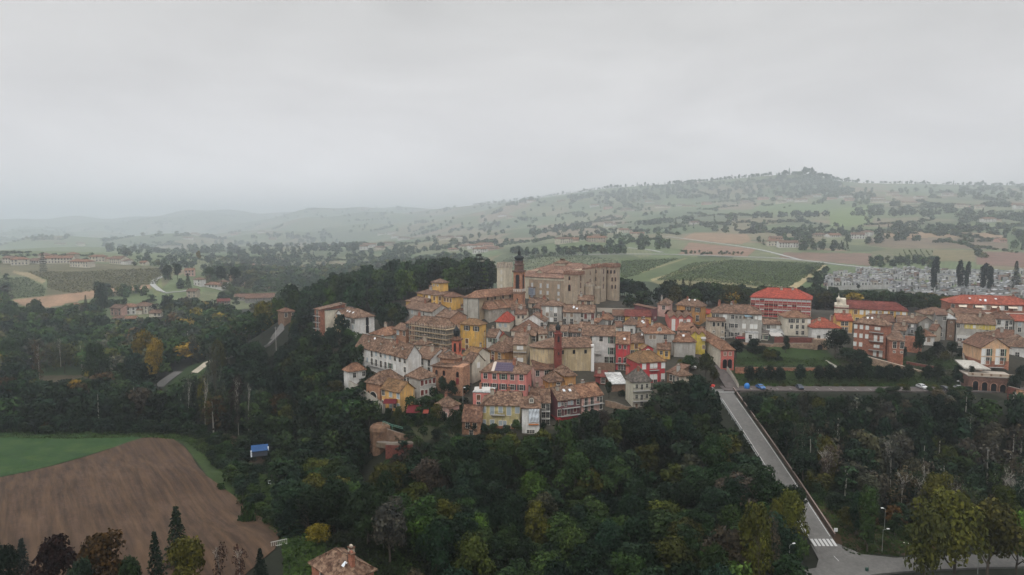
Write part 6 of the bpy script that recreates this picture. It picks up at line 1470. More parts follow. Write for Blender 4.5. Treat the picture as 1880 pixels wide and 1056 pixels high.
for C in FOOT[:]:
    (xa, ya), (xb, yb_) = C[0], C[1]
    if min(ya, yb_) > 238 or (ya+yb_)/2 < 150 or (xa+xb)/2 > 72: continue
    n = int(math.hypot(xb-xa, yb_-ya)/3.0)
    for i in range(n):
        if rs.random() < .3: continue
        t2 = (i+rs.random())/n; x = xa+(xb-xa)*t2+rs.uniform(-.5,.5); y = ya+(yb_-ya)*t2-rs.uniform(1.6, 4.5)
        if any(inpoly(np.array([x]), np.array([y]), c)[0] for c in FOOT): continue
        w = rs.uniform(2.6, 5); TREES.append(dict(x=x, y=y, z=H(x, y)-.4, w=w, h=rs.uniform(2.0, 3.8), kind='shrub', col=rs.choice(['deep','dark','dark','mid','olive']), reg='house fronts', hand=True))
NW = len(TREES)
def T1_(px, Y, w, h, kind, colr, reg, z=None): 
    x = (px-CX)/F*Y
    TREES.append(dict(x=x*(1.0), y=Y, z=H(x, Y) if z is None else z, w=w, h=h, kind=kind, col=colr, reg=reg, hand=True))
def Tpx(px, pyt, pyb, Y, wpx, kind, colr, reg):
    """a tree whose top and foot stand on given picture rows"""
    a = at(px, pyt, Y); c = at(px, pyb, Y); h = a[2]-c[2]; w = wpx/F*Y*1.12; zg = H((a[0]+c[0])/2, Y)
    if .6*h < a[2]-zg < 1.7*h: h = a[2]-zg; c = (c[0], Y, zg)
    TREES.append(dict(x=(a[0]+c[0])/2, y=Y, z=c[2], w=w, h=h, kind=kind, col=colr, reg=reg, hand=True))
# foreground trees along the lower edge
for a in ((325,922,1062,132,75,'conifer','fir'),(285,968,1080,122,62,'conifer','fir'),(345,985,1100,118,88,'round','olive'),(190,980,1100,118,105,'round','rust'),(100,975,1100,120,95,'spread','wine'),
          (42,982,1100,122,60,'conifer','bluefir'),(403,1000,1090,125,46,'wispy','wine'),(440,1002,1085,126,40,'wispy','wine'),(478,1003,1080,128,42,'conifer','fir'),(532,912,1024,148,78,'conifer','fir'),(583,962,1012,142,58,'round','yellow'),
          (10,1000,1110,118,60,'round','deep'),(150,1025,1110,112,60,'round','deep'),(240,1020,1110,112,60,'round','dark')): Tpx(*a, 'lower edge beside the ploughed field')
# avenue of clipped trees
for i, px in enumerate((1376,1396,1413,1432,1469,1504,1523,1542,1560,1578,1596,1614,1631,1648,1667,1703,1723,1760)):
    Tpx(px, 670+(2 if i < 4 else 0)+2*(i % 2), 712, 243.5, 26, 'egg', 'deep', 'tree avenue along the rampart')
for i in range(24):
    px = 1372+i*16.4; Tpx(px+R.uniform(-3,3), 704+R.uniform(-2,2), 714, 239.5, 13, 'shrub', R.choice(['olive','fresh','olive']), 'foot of the tree avenue')
for i, px in enumerate((1618,1632,1645,1664,1706,1722,1748,1764,1778)): Tpx(px, 708+R.uniform(0,4), 728, 231, R.uniform(16,24), 'round', R.choice(['olive','dark','mid']), 'lower edge of the avenue')
# single trees in and around the town
for a in ((721,564,603,296,26,'round','olive'),(703,580,606,292,20,'round','dark'),(879,459,528,362,46,'cedar','fir'),(1254,508,553,345,26,'conifer','fir'),(1266,511,553,345,15,'wispy','deep'),(1535,603,664,262,50,'round','deep'),(1576,640,690,252,36,'round','dark'),(1590,655,700,250,30,'round','deep'),(1420,640,672,262,34,'spread','dark'),(1384,622,664,268,30,'round','deep'),(1700,640,668,258,30,'shrub','dark'),(1722,628,662,262,28,'round','deep'),(1640,690,712,244,26,'shrub','dark'),(1770,684,716,240,34,'round','deep'),(1740,690,716,240,26,'round','dark'),
          (1556,638,676,258,44,'round','dark'),(1296,648,706,245,38,'round','olive'),(1268,652,690,250,32,'round','mid'),(1310,672,706,242,22,'round','olive'),(1255,655,680,252,24,'shrub','olive'),(1352,624,668,262,32,'round','deep'),(1375,632,656,268,20,'round','dark'),
          (1400,634,664,262,28,'round','dark'),(1442,617,654,268,20,'tall','deep'),(1410,640,668,258,26,'spread','olive'),(1688,598,652,263,22,'round','dark'),(1712,636,652,262,20,'round','dark'),(1748,628,660,262,26,'round','dark'),(1765,640,668,258,22,'round','deep'),
          (732,746,775,210,22,'round','olive'),(700,741,770,214,14,'conifer','deep'),(712,748,782,212,16,'round','dark'),(676,700,716,232,24,'round','deep'),(668,690,708,236,14,'shrub','dark'),(836,752,800,201,30,'round','dark'),(948,770,800,203,26,'round','mid'),(905,778,800,203,30,'round','dark'),
          (812,690,716,228,22,'round','dark'),(830,698,722,226,26,'round','deep'),(795,700,720,228,20,'shrub','dark'),(852,700,722,230,22,'shrub','dark'),(958,690,712,238,10,'tall','deep'),(1012,680,722,240,18,'round','deep'),(1118,700,722,228,16,'round','dark'),(1075,702,716,230,14,'shrub','deep'),(1095,698,714,231,14,'shrub','deep'),
          (1862,688,722,228,28,'round','dark'),(1878,670,705,238,26,'round','dark'),(1735,640,662,260,18,'shrub','olive'),(1660,630,660,262,12,'shrub','deep'),(1784,672,688,236,12,'round','dark'),(760,560,590,330,20,'round','deep'),(735,570,600,320,24,'round','deep'),(705,602,622,285,30,'shrub','dark'),(660,612,640,272,40,'round','mid'),(640,604,640,276,36,'round','mid'),(612,600,650,270,40,'round','dark'),(583,606,650,272,28,'round','deep')): Tpx(*a, 'town gardens')
# junction trees
for a in ((1755,900,1050,138,120,'round','olive'),(1820,915,1056,140,110,'round','olive'),(1700,925,1050,134,90,'round','olive'),(1870,940,1060,142,80,'round','fresh'),(1595,893,1000,152,62,'tall','mid'),(1573,905,990,158,40,'tall','dark'),(1388,925,1050,133,80,'round','olive'),(1455,900,1000,150,66,'round','olive'),(1425,915,1010,146,50,'tall','olive'),
          (1420,950,1060,136,64,'wispy','ash'),(1395,980,1070,128,60,'wispy','olive'),(1465,975,1046,146,40,'shrub','mid'),(1312,995,1080,128,60,'round','mid'),(1350,1010,1090,124,70,'shrub','fresh'),(1505,895,960,172,40,'round','mid'),(1720,868,960,165,60,'round','olive')): Tpx(*a, 'road junction')
# left mid distance singles: golden and pale stemmed ones
for a in ((265,604,668,335,52,'round','yellow'),(285,620,690,320,40,'round','yellow'),(140,697,728,290,36,'round','gold'),(345,690,802,255,30,'wispy','willow'),(395,630,800,262,52,'wispy','willow'),(375,690,805,256,40,'wispy','olive'),(436,690,808,250,28,'wispy','ash'),(455,700,806,252,26,'wispy','ash'),(430,692,760,262,44,'wispy','wine'),
          (178,630,700,330,52,'round','mid'),(110,620,672,345,40,'wispy','willow'),(70,630,684,340,30,'wispy','rust'),(400,622,690,300,40,'round','olive'),(50,764,812,262,46,'round','mid'),(18,620,660,380,40,'round','fresh'),(380,862,905,200,20,'shrub','mid'),(395,845,880,215,24,'shrub','dark'),(370,835,866,225,26,'shrub','mid'),(388,870,900,195,24,'shrub','dark'),(405,880,912,185,20,'shrub','mid'),
          (455,845,866,205,30,'shrub','deep'),(475,848,866,204,26,'shrub','deep'),(495,838,862,205,26,'shrub','dark'),(440,866,890,190,22,'shrub','dark'),(465,880,905,180,26,'shrub','mid'),(205,738,790,262,50,'round','deep'),(455,905,1000,160,30,'shrub','mid')): Tpx(*a, 'western valley')
# cemetery conifers, left hamlet trees
for a in ((1716,470,528,505,22,'tall','fir'),(1763,477,522,515,20,'tall','fir'),(1776,479,522,515,15,'tall','fir'),(1806,482,524,510,22,'tall','fir'),(1818,488,524,508,22,'tall','fir'),(1866,476,516,525,28,'conifer','fir'),(1576,522,532,492,9,'round','deep'),(1500,500,532,470,24,'round','dark')): Tpx(*a, 'cemetery')
for a in ((185,518,566,560,30,'round','dark'),(157,540,566,555,12,'conifer','deep'),(78,462,486,740,16,'cedar','dark'),(12,560,590,520,40,'round','mid'),(65,548,585,520,44,'round','mid'),(308,486,512,600,24,'round','mid'),(325,484,512,600,20,'round','dark'),(345,500,530,560,20,'conifer','dark'),(385,490,512,600,24,'round','mid'),(405,488,520,580,26,'round','dark'),(430,490,520,590,24,'round','dark'),(365,460,482,800,10,'round','yellow')): Tpx(*a, 'western fields')
# far single trees and hedgerows seen on the hills: picture polygons
def farwood(poly, n, wr_, hr, cols_, seed, kinds=dict(round=5, tall=2, conifer=.6), ymin=450, reg='far'):
    r = random.Random(seed); xs = [p[0] for p in poly]; ys = [p[1] for p in poly]; k = 0; tries = 0
    while k < n and tries < n*12:
        tries += 1; px, py = r.uniform(min(xs), max(xs)), r.uniform(min(ys), max(ys))
        if not inpoly(np.array([px]), np.array([py]), poly)[0]: continue
        h_ = hit(px, py, ymin)
        if h_ is None or h_[1] > 7000: continue
        w = r.uniform(*wr_); h = r.uniform(*hr); q_ = 1.5 if h_[1] > 1500 else 1; w *= q_; h *= q_
        TREES.append(dict(x=h_[0], y=h_[1], z=h_[2]-.3, w=w, h=h, kind=pick(r, kinds), col=pick(r, cols_), reg=reg, far=True)); k += 1
CF = dict(dark=4, mid=5, deep=2, olive=1)
FW = [([(300,478),(430,470),(620,488),(640,500),(590,545),(520,520),(440,488),(330,492)],120,(10,17),(9,14)), ([(190,452),(240,446),(285,455),(278,474),(200,468)],45,(10,16),(9,14)), ([(0,418),(90,415),(140,432),(130,442),(0,438)],60,(12,20),(9,13)),
 ([(370,440),(500,446),(760,470),(760,486),(640,488),(440,472),(330,462)],170,(11,19),(9,14)), ([(530,430),(620,430),(620,447),(540,450)],40,(12,20),(9,14)), ([(640,452),(760,455),(760,470),(640,468)],40,(11,18),(9,13)), ([(770,440),(900,430),(920,455),(800,470)],40,(10,16),(9,13)),
 ([(0,495),(30,500),(10,545),(0,545)],8,(8,12),(7,10)), ([(130,480),(300,480),(300,492),(130,488)],22,(7,11),(6,9)), ([(0,486),(60,480),(60,494),(0,500)],14,(8,13),(8,12)), ([(285,495),(450,500),(440,530),(300,530)],26,(9,14),(9,13)), ([(190,530),(300,545),(330,580),(300,590),(180,575)],40,(8,13),(8,12)), ([(195,556),(300,575),(300,590),(190,590)],22,(8,12),(7,10)),
 ([(400,525),(450,540),(470,560),(380,560)],20,(8,12),(8,12)), ([(940,462),(1160,458),(1160,467),(940,470)],60,(9,14),(8,12)), ([(1065,440),(1180,438),(1250,450),(1220,462),(1080,458)],40,(9,14),(9,14)), ([(1020,428),(1240,420),(1240,440),(1020,445)],30,(9,14),(9,14)), ([(1215,405),(1340,400),(1420,415),(1400,430),(1230,425)],45,(10,15),(10,15)),
 ([(1040,363),(1150,348),(1250,336),(1330,338),(1400,335),(1460,320),(1530,335),(1570,352),(1540,366),(1400,372),(1250,366),(1100,378)],330,(12,20),(10,15)), ([(1040,362),(1150,350),(1250,337),(1340,335),(1400,334),(1450,322),(1480,319),(1500,324),(1560,345),(1555,350),(1400,340),(1250,342),(1050,368)],110,(12,18),(10,16)),
 ([(880,368),(1000,364),(1010,378),(880,380)],26,(12,20),(10,16)), ([(1560,352),(1680,358),(1900,352),(1900,346),(1790,340),(1600,350)],36,(10,18),(9,16)), ([(1760,350),(1880,348),(1880,372),(1760,366)],30,(12,20),(10,16)), ([(1570,350),(1605,350),(1605,378),(1570,375)],12,(10,16),(12,20)),
 ([(1370,368),(1520,362),(1560,370),(1700,368),(1700,382),(1560,376),(1380,382)],50,(9,14),(8,13)), ([(1560,378),(1620,378),(1620,410),(1590,415)],20,(10,16),(9,13)), ([(1390,445),(1440,438),(1480,440),(1480,460),(1390,458)],28,(9,14),(9,13)), ([(1440,425),(1520,412),(1620,428),(1620,450),(1480,455)],45,(8,12),(8,12)), ([(1690,385),(1720,378),(1740,390),(1880,395),(1880,405),(1780,404)],40,(12,18),(10,15)),
 ([(1840,425),(1900,425),(1900,470),(1850,455)],26,(10,15),(10,15)), ([(1595,478),(1720,480),(1720,492),(1600,490)],45,(7,11),(7,10)), ([(1470,492),(1520,495),(1520,520),(1480,520)],14,(6,9),(5,8)), ([(1250,462),(1370,464),(1370,469),(1250,468)],30,(4,6),(3,4.5)), ([(950,378),(1240,378),(1240,400),(950,410)],50,(9,15),(8,12)), ([(640,405),(900,395),(900,425),(640,430)],45,(10,16),(9,13)),
 ([(380,395),(620,385),(900,375),(900,388),(600,400),(400,405)],60,(14,24),(9,15)), ([(150,400),(400,395),(400,430),(200,440)],36,(14,24),(9,14)), ([(1100,470),(1140,474),(1140,512),(1100,512)],6,(5,8),(4,6)), ([(900,400),(1100,395),(1100,430),(900,440)],36,(9,15),(8,12)), ([(1620,375),(1900,375),(1900,420),(1640,420)],30,(8,14),(7,11)), ([(1240,500),(1260,500),(1330,505),(1330,515)],3,(4,6),(3,5))]
for i, (poly, n, wr_, hr) in enumerate(FW): farwood(poly, n, wr_, hr, CF, 200+i)
# hedgerows and copses over the far slopes
rh = random.Random(77)
def inregion():
    while True:
        px = rh.uniform(-40, 1920); lo = 470 if px > 950 else 495
        py = rh.uniform(345+max(0, (1100-px))*.045, lo)
        if 1130 < px < 1520 and py > 470: continue
        if px > 1500 and py > 478: continue
        if any(inpoly(np.array([px]), np.array([py]), q)[0] for q in HEDGE_OUT): continue
        h_ = hit(px, py, 620)
        if h_ and h_[1] < 7200: return h_
HEDGE_OUT = [[(0,442),(200,446),(345,470),(345,494),(300,545),(0,560)], [(1246,426),(1395,430),(1395,470),(1246,470)], [(1430,460),(1640,455),(1900,462),(1900,495),(1430,478)], [(1515,382),(1610,372),(1605,414),(1520,420)]]
for k in range(150):
    x, y, z = inregion(); d = math.hypot(x, y); a = rh.choice([.15, .15, 1.35, 1.5])+rh.uniform(-.35, .35); L_ = rh.uniform(60, 260); s_ = max(5.5, d*.0042); n = int(L_/s_); bend = rh.uniform(-.6, .6); c_ = rh.choice(['dark','mid','deep'])
    for i in range(n):
        if rh.random() < .12: continue
        t2 = (i-n/2)*s_; xx = x+t2*math.cos(a+bend*i/n)+rh.gauss(0,1.2); yy = y+t2*math.sin(a+bend*i/n)+rh.gauss(0,1.2); sz = rh.choice([1,1,1,1.6])*rh.uniform(.8,1.3)
        if math.hypot(xx, yy) < 600: continue
        TREES.append(dict(x=xx, y=yy, z=None, w=max(6, s_*1.45)*sz, h=max(3.5, s_*.75)*sz, kind=rh.choice(['round','round','tall']), col=rh.choice([c_, c_, 'mid', 'olive']), reg='far', far=True))
for k in range(42):
    x, y, z = inregion(); rr = rh.uniform(14, 55)*(1.35 if y > 1500 else 1); n = int(rr*rh.uniform(.5, .9)); e2 = rh.uniform(1, 2.6)
    for i in range(n):
        a = rh.uniform(0, 6.28); q = rr*math.sqrt(rh.random()); sz = rh.uniform(.8, 1.3)
        TREES.append(dict(x=x+q*math.cos(a)*e2, y=y+q*math.sin(a), z=None, w=(16 if y > 1500 else 12)*sz, h=(14 if y > 1500 else 11)*sz, kind=rh.choice(['round','round','tall','conifer']), col=rh.choice(['dark','mid','deep','dark']), reg='far', far=True))
for px in np.arange(870, 1915, 3.2):
    g_ = (px-CX)/F; m_ = _Y > 900; Ys = _Y[m_]; el = (heights(g_*Ys, Ys)-ZC)/Ys; Yc = Ys[int(np.argmax(el))]
    dens = .95 if px < 1130 or 1240 < px < 1560 else .55
    if rh.random() < dens and Yc < 5500:
        sz = rh.uniform(.6, 1.25)*(1.35 if 1430 < px < 1530 else 1)
        TREES.append(dict(x=g_*Yc+rh.uniform(-3,3), y=Yc+rh.uniform(-25, 5), z=None, w=20*sz, h=(16 if rh.random() < .85 else 25)*sz, kind=rh.choice(['round','tall','spread','conifer']), col='dark', reg='far', far=True))
fz_ = [t_ for t_ in TREES if t_['z'] is None]; zz_ = heights([t_['x'] for t_ in fz_], [t_['y'] for t_ in fz_])
for t_, z in zip(fz_, zz_): t_['z'] = float(z)-.3
if 0:
    for t_ in TREES:
        p1 = proj(t_['x'],t_['y'],t_['z']+t_['h']); 
        if 1350 < p1[0] < 1700 and p1[1] < 722 and 200 < t_['y'] < 236: print('TT', t_['kind'], t_['reg'], round(t_['y']), [round(q) for q in p1], t_['w'], t_['h'])
def hides(t_):
    if not t_.get('far'): return False
    dx = np.abs(FH[:, 0]-FH[:, 1]/t_['y']*t_['x']); dy = FH[:, 1]-t_['y']
    return bool(np.any((dx < FH[:, 2]*.5+3) & (dy > -14) & (dy < FH[:, 1]*.09)))
TREES = [t_ for t_ in TREES if not hides(t_)]
for t_ in TREES:
    if t_.get('far'): t_['z'] -= .2*t_['h']
# --- the largest ones become trees of their own, the rest one mass
for t_ in TREES:
    p = proj(t_['x'], t_['y'], t_['z']+t_['h']*.5); t_['px'], t_['py'] = p; t_['ptop'] = proj(t_['x'], t_['y'], t_['z']+t_['h'])[1]
    t_['size'] = t_['w']*t_['h']/t_['y']**2
TREES = [t_ for t_ in TREES if -90 < t_['px'] < 1970 and t_['ptop'] < 1075]
hand = [t_ for t_ in TREES if t_.get('hand')]; auto_ = sorted([t_ for t_ in TREES if not t_.get('hand')], key=lambda q: -q['size'])
NIND = max(0, 296-len([t_ for t_ in hand if t_['kind'] != 'shrub']))
# nearest first, but leave out trees wholly buried behind bigger ones: keep those whose top shows over their neighbours
sel = hand+auto_[:NIND]; rest = auto_[NIND:]
if 1: print('TREES', len(TREES), 'hand', len(hand), 'individual', len(sel), 'mass', len(rest))
SUB = {'lower edge of the avenue': 'on the lower edge of the avenue road', 'house fronts': 'growing at the foot of the southern house fronts', 'junction verge': 'on the verge behind the junction', 'field hedge': 'in the hedge right of the ploughed field', 'allotment': 'around the blue shed', 'ravine below the town': 'in the ravine wood below the town', 'west slope below the long convent': 'on the slope below the long convent', 'meadow edge': 'at the wood edge behind the green meadow', 'western valley wood': 'in the western valley wood',
 'castle park': 'in the dark park wood behind the ochre villa', 'castle garden': 'in the garden below the castle', 'belt behind the town': 'in the tree belt behind the eastern town', 'eastern ravine': 'in the ravine below the avenue', 'north western hollow': 'in the hollow north west of town', 'garden terraces': 'on the garden terraces by the bastion',
 'lower edge beside the ploughed field': 'at the near edge of the ploughed field', 'tree avenue along the rampart': 'in the avenue along the rampart', 'foot of the tree avenue': 'along the road edge under the avenue', 'town gardens': 'in the town gardens', 'road junction': 'beside the road junction', 'western valley': 'in the western valley', 'cemetery': 'at the cemetery', 'western fields': 'by the western fields'}
groups = {}
for t_ in sel: groups.setdefault((t_['reg'], t_['col'], t_['kind']), []).append(t_)
for (reg, c_, k_), lst in groups.items():
    lst.sort(key=lambda q: q['px'])
    for i, t_ in enumerate(lst):
        nm = KNAME[k_]
        if k_ == 'wispy': base_ = '%s %s' % (CNAME[c_], nm)
        else: base_ = '%s %s' % (CNAME[c_], nm)
        if len(lst) == 1: lab = 'only %s %s' % (base_, SUB[reg])
        elif i == len(lst)-1: lab = 'rightmost %s %s' % (base_, SUB[reg])
        elif i == 0: lab = 'leftmost %s %s' % (base_, SUB[reg])
        else: lab = '%s from left %s %s' % (ordn(i), base_, SUB[reg])
        t_['label'] = lab
NMK = dict(round='broadleaf_tree', tall='tall_tree', spread='spreading_tree', egg='avenue_tree', shrub='bush', conifer='fir_tree', cedar='cedar_tree', wispy='bare_tree')
rt = random.Random(9)
for t_ in sel:
    k = t_['kind']; c = COLS[t_['col']]; v = LG*rt.uniform(.62, 1.5); v *= 1.45 if t_['reg'] == 'road junction' else 1; c = (c[0]*v*rt.uniform(.85,1.2), c[1]*v, c[2]*v*rt.uniform(.8,1.2), 1)
    e = thing(NMK[k], t_['label'], 'bush' if k == 'shrub' else 'tree', (t_['x'], t_['y'], t_['z']), rt.uniform(0, 6.28), 'trees '+SUB[t_['reg']] if k != 'shrub' else 'bushes '+SUB[t_['reg']])
    i = rt.randrange(len(CM[k])); s = (t_['w'], t_['w'], t_['h'])
    o = put('crown', CM[k][i], e, scale=s); o.color = c
    put('trunk', TM[k][rt.randrange(len(TM[k]))], e, scale=s)
# the mass
MV, MC_ = [], []
def templ(kind, n, size, k): 
    out_ = []
    for s in range(k):
        r = np.random.default_rng(300+s+hash(kind) % 7 if False else 300+s+len(kind)); out_.append(leaves(lobes_for(kind, r), n, size, r))
    return out_
TP = {(k, lv): templ(k, n, sz, 3) for k in ('round', 'tall', 'spread') for lv, n, sz in ((0, 620, .052), (1, 260, .075), (2, 90, .12))}
def spire(n, size, seed):
    r = np.random.default_rng(seed); z = r.uniform(.08, 1, n); a = r.uniform(0, 6.28, n); q = .26*(1-z)*r.uniform(.4, 1, n)+.01
    c = np.stack([q*np.cos(a), q*np.sin(a), z], 1); u = r.normal(size=(n, 3)); u /= np.linalg.norm(u, axis=1)[:, None]; v_ = np.cross(u, r.normal(size=(n, 3))); v_ /= np.linalg.norm(v_, axis=1)[:, None]
    return np.stack([c-u*size, c-v_*size*.6, c+u*size, c+v_*size*.6], 1).reshape(-1, 3)
for lv, n, sz in ((0, 400, .05), (1, 200, .06), (2, 80, .08)): TP[('conifer', lv)] = [spire(n, sz, 5)]
tb = MB()
for t_ in rest:
    k = t_['kind']; d = t_['y']; lv = 0 if d < 420 else (1 if d < 800 else 2); wis = (k == 'wispy')
    if k in ('wispy', 'egg', 'cedar'): k = 'tall'
    if k == 'shrub': k = 'round'
    T_ = TP[(k, lv)][rt.randrange(len(TP[(k, lv)]))]
    if wis: T_ = T_.reshape(-1, 4, 3)[::4].reshape(-1, 3)
    a = rt.uniform(0, 6.28); ca, sa = math.cos(a), math.sin(a)
    V = np.empty_like(T_); V[:, 0] = (T_[:, 0]*ca-T_[:, 1]*sa)*t_['w']+t_['x']; V[:, 1] = (T_[:, 0]*sa+T_[:, 1]*ca)*t_['w']+t_['y']; V[:, 2] = T_[:, 2]*t_['h']+t_['z']
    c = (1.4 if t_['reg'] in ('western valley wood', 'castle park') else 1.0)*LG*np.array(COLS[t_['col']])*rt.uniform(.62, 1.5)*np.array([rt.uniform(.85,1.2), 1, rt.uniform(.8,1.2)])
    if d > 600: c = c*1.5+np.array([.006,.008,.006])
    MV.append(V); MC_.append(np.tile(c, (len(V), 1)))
    if d < 650:
        h0 = t_['h']*(.85 if wis else .45); r0 = t_['w']*.016+.08
        tb.tube((t_['x'], t_['y'], t_['z']-1), (t_['x']+rt.uniform(-.6,.6), t_['y'], t_['z']+h0), r0, r0*.4, 4, 1 if wis else 0)
if MV:
    V = np.concatenate(MV); C_ = np.concatenate(MC_)
    mass = put('woodland', fastmesh('woodland', V, quads(len(V)//4), [LEAFA], C_, smooth=False)); tag(mass, 'distant woods, hedgerows and filler trees of the valley', None, None, 'stuff')
    o = tb.build('trunks', [BARK, PALEBARK], mass)
# undergrowth carpet: low leafy clumps between the near trees so that no bare ground shows
def carpet(polys, n, seed, col_, size=.42, hh=1.6, label='', name='undergrowth', out=2.2):
    r = np.random.default_rng(seed); Vs = []; tot = 0
    for poly in polys:
        P = [((px-CX)/F*Y, Y) for px, Y in poly]; xs = [p[0] for p in P]; ys = [p[1] for p in P]
        x = r.uniform(min(xs), max(xs), n); y = r.uniform(min(ys), max(ys), n); m = inpoly(x, y, P)
        for RP, r0, r1 in ROADLINES:
            dd = np.min(np.hypot(RP[None, :, 0]-x[:, None], RP[None, :, 1]-y[:, None]), axis=1) if len(RP) > 8 else np.full(len(x), 99.)
            m &= dd > r0+.8
        x = x[m]; y = y[m]; z = heights(x, y)+np.abs(r.normal(size=len(x)))*hh*.5*(1+np.sin(x*.45)*np.sin(y*.5)); c = np.stack([x, y, z], 1); k = len(x)
        nr = r.normal(size=(k, 3))*.5+np.array([0, -.3, 1]); nr /= np.linalg.norm(nr, axis=1)[:, None]; a = np.cross(nr, r.normal(size=(k, 3))); a /= np.linalg.norm(a, axis=1)[:, None]; b = np.cross(nr, a); s = size*r.uniform(.5, 1.4, k)[:, None]
        Vs.append(np.stack([c-a*s, c-b*s*.7, c+a*s, c+b*s*.7], 1).reshape(-1, 3))
    V = np.concatenate(Vs); cc = np.array(col_)[None]*(1+.35*np.sin(V[:, :1]*.13)*np.sin(V[:, 1:2]*.17)); cc = np.repeat(cc[::4], 4, axis=0)[:len(V)]
    o = put(name, fastmesh(name, V, quads(len(V)//4), [LEAFA], cc, smooth=False)); return tag(o, label, None, None, 'stuff')
carpet([[(560,100),(740,100),(900,98),(1200,98),(1440,118),(1450,150),(1370,160),(1322,230),(1200,212),(1040,205),(860,194),(700,190),(600,180)], [(1360,225),(1760,218),(1990,205),(2010,180),(1960,150),(1700,166),(1490,172)], [(400,262),(440,300),(560,318),(600,262),(640,232),(690,205),(560,190),(480,230)], [(1366,229),(1740,226.5),(1800,221),(1366,219)], [(1335,233),(1365,232),(1470,172),(1440,160)]], 120000, 3, (.008,.012,.006), label='low scrub between the ravine trees')

carpet([[(318,238),(345,246),(420,236),(510,180),(520,150),(490,146),(440,172),(385,205),(352,225)], [(-80,236),(345,238),(350,262),(-80,262)], [(500,118),(770,118),(770,150),(560,160),(500,150)]], 26000, 8, (.022,.040,.011), .34, .5, 'rough grass around the ploughed field and the near meadow', 'rough_grass')
carpet([[(1350,238),(1790,237),(1790,262),(1350,262)], [(698,207),(870,213),(880,224),(700,216)], [(1495,150),(1740,150),(1740,176),(1495,180)]], 15000, 9, (.020,.034,.010), .3, .35, 'uneven grass on the garden lawns and verges', 'rough_grass')
# ------------------------------------------------------------------ far houses on the hills
FARW = ['white','white','cream','white','beige','rose','cream']; FARR = ['pinkish','orange','old','orange']
seed = 500; nfar = 0
def farmesh(w, d, h, wall, rf, r, roof):
    e_mesh = MB(); e_mesh.box(-w/2,0,-3,w/2,d,h,0,False); rb, gs = roof_geo(roof, w, d, h, min(w,d)*.24, .8, .35)
    for g in gs: e_mesh.poly(g, 0)
    return e_mesh, rb
for reg, lst, ymin in CL:
    lst = sorted(lst); 
    for i, (px, py, wp) in enumerate(lst):
        seed += 1; r = random.Random(seed); h_ = FARPOS[(px, py)]
        x, y, z = h_; w = max(8, wp/F*y*1.02); nst = r.choice([1, 2, 2]); h = 3.1*nst+.6; wp_ = r.choice(FARW); rf = r.choice(FARR)
        if y > 1500: w = min(w, 38); h *= 1.3
        d = min(w*.8, r.uniform(8, 12)); roof = r.choice('hhgg'); pos = 'leftmost' if i == 0 else ('rightmost' if i == len(lst)-1 else ordn(i)+' from left')
        lab = '%s %s walled house %s' % (pos, wp_ if wp_ != 'rose' else 'pink', reg)
        e = thing('farmhouse', lab, 'house', (x, y, z), r.uniform(-.5, .5), 'houses '+reg)
        a_, rb = farmesh(w, d, h, wp_, rf, r, roof); a_.build('wall', [wallm(wp_)], e); rb.build('roof', [roofm(rf)], e)
        n = max(2, int(w/3.2))
        for k in range(nst):
            for j in range(n):
                if r.random() < .8: put('window', winmesh('d')[0], e, (-w/2+w*(j+.5)/n, 0, h-1.7-3.1*k), 0, (1.15, 1, 1.15))
        if r.random() < .4 and w > 9:
            q = MB(); ww = w*.4; q.box(w/2,-1,-3,w/2+ww,d*.8,h*.6,0,False); q.slab([(w/2,-1.5,h*.6),(w/2+ww+.5,-1.5,h*.6),(w/2+ww+.5,d*.8+.4,h*.85),(w/2,d*.8+.4,h*.85)], .3, 1); q.build('side_wing', [wallm(r.choice(FARW)), roofm(rf)], e)
# two big barns left of the west wood
def barn(label, px, py, wp, h, d, rz, rf, wl, ymin=430):
    p = hit(px, py, ymin); w = wp/F*p[1]; e = thing('barn', label, 'barn', p, rz); a_, rb = farmesh(w, d, h, wl, rf, R, 'g'); a_.build('wall', [wallm(wl)], e); rb.build('roof', [roofm(rf)], e)
    for j in range(4): put('window', winmesh('d')[0], e, (-w/2+w*(j+.5)/4, 0, h-1.8))
barn('big brown roofed barn by the pinkish field in the west', 478, 556, 52, 5, 14, .35, 'brown', 'dgrey')
barn('smaller brown roofed barn joined left of the big barn', 446, 552, 28, 4, 10, .35, 'brown', 'grey')
barn('low dark red shed left of the barns', 411, 558, 22, 3, 7, .5, 'maroon', 'plum')
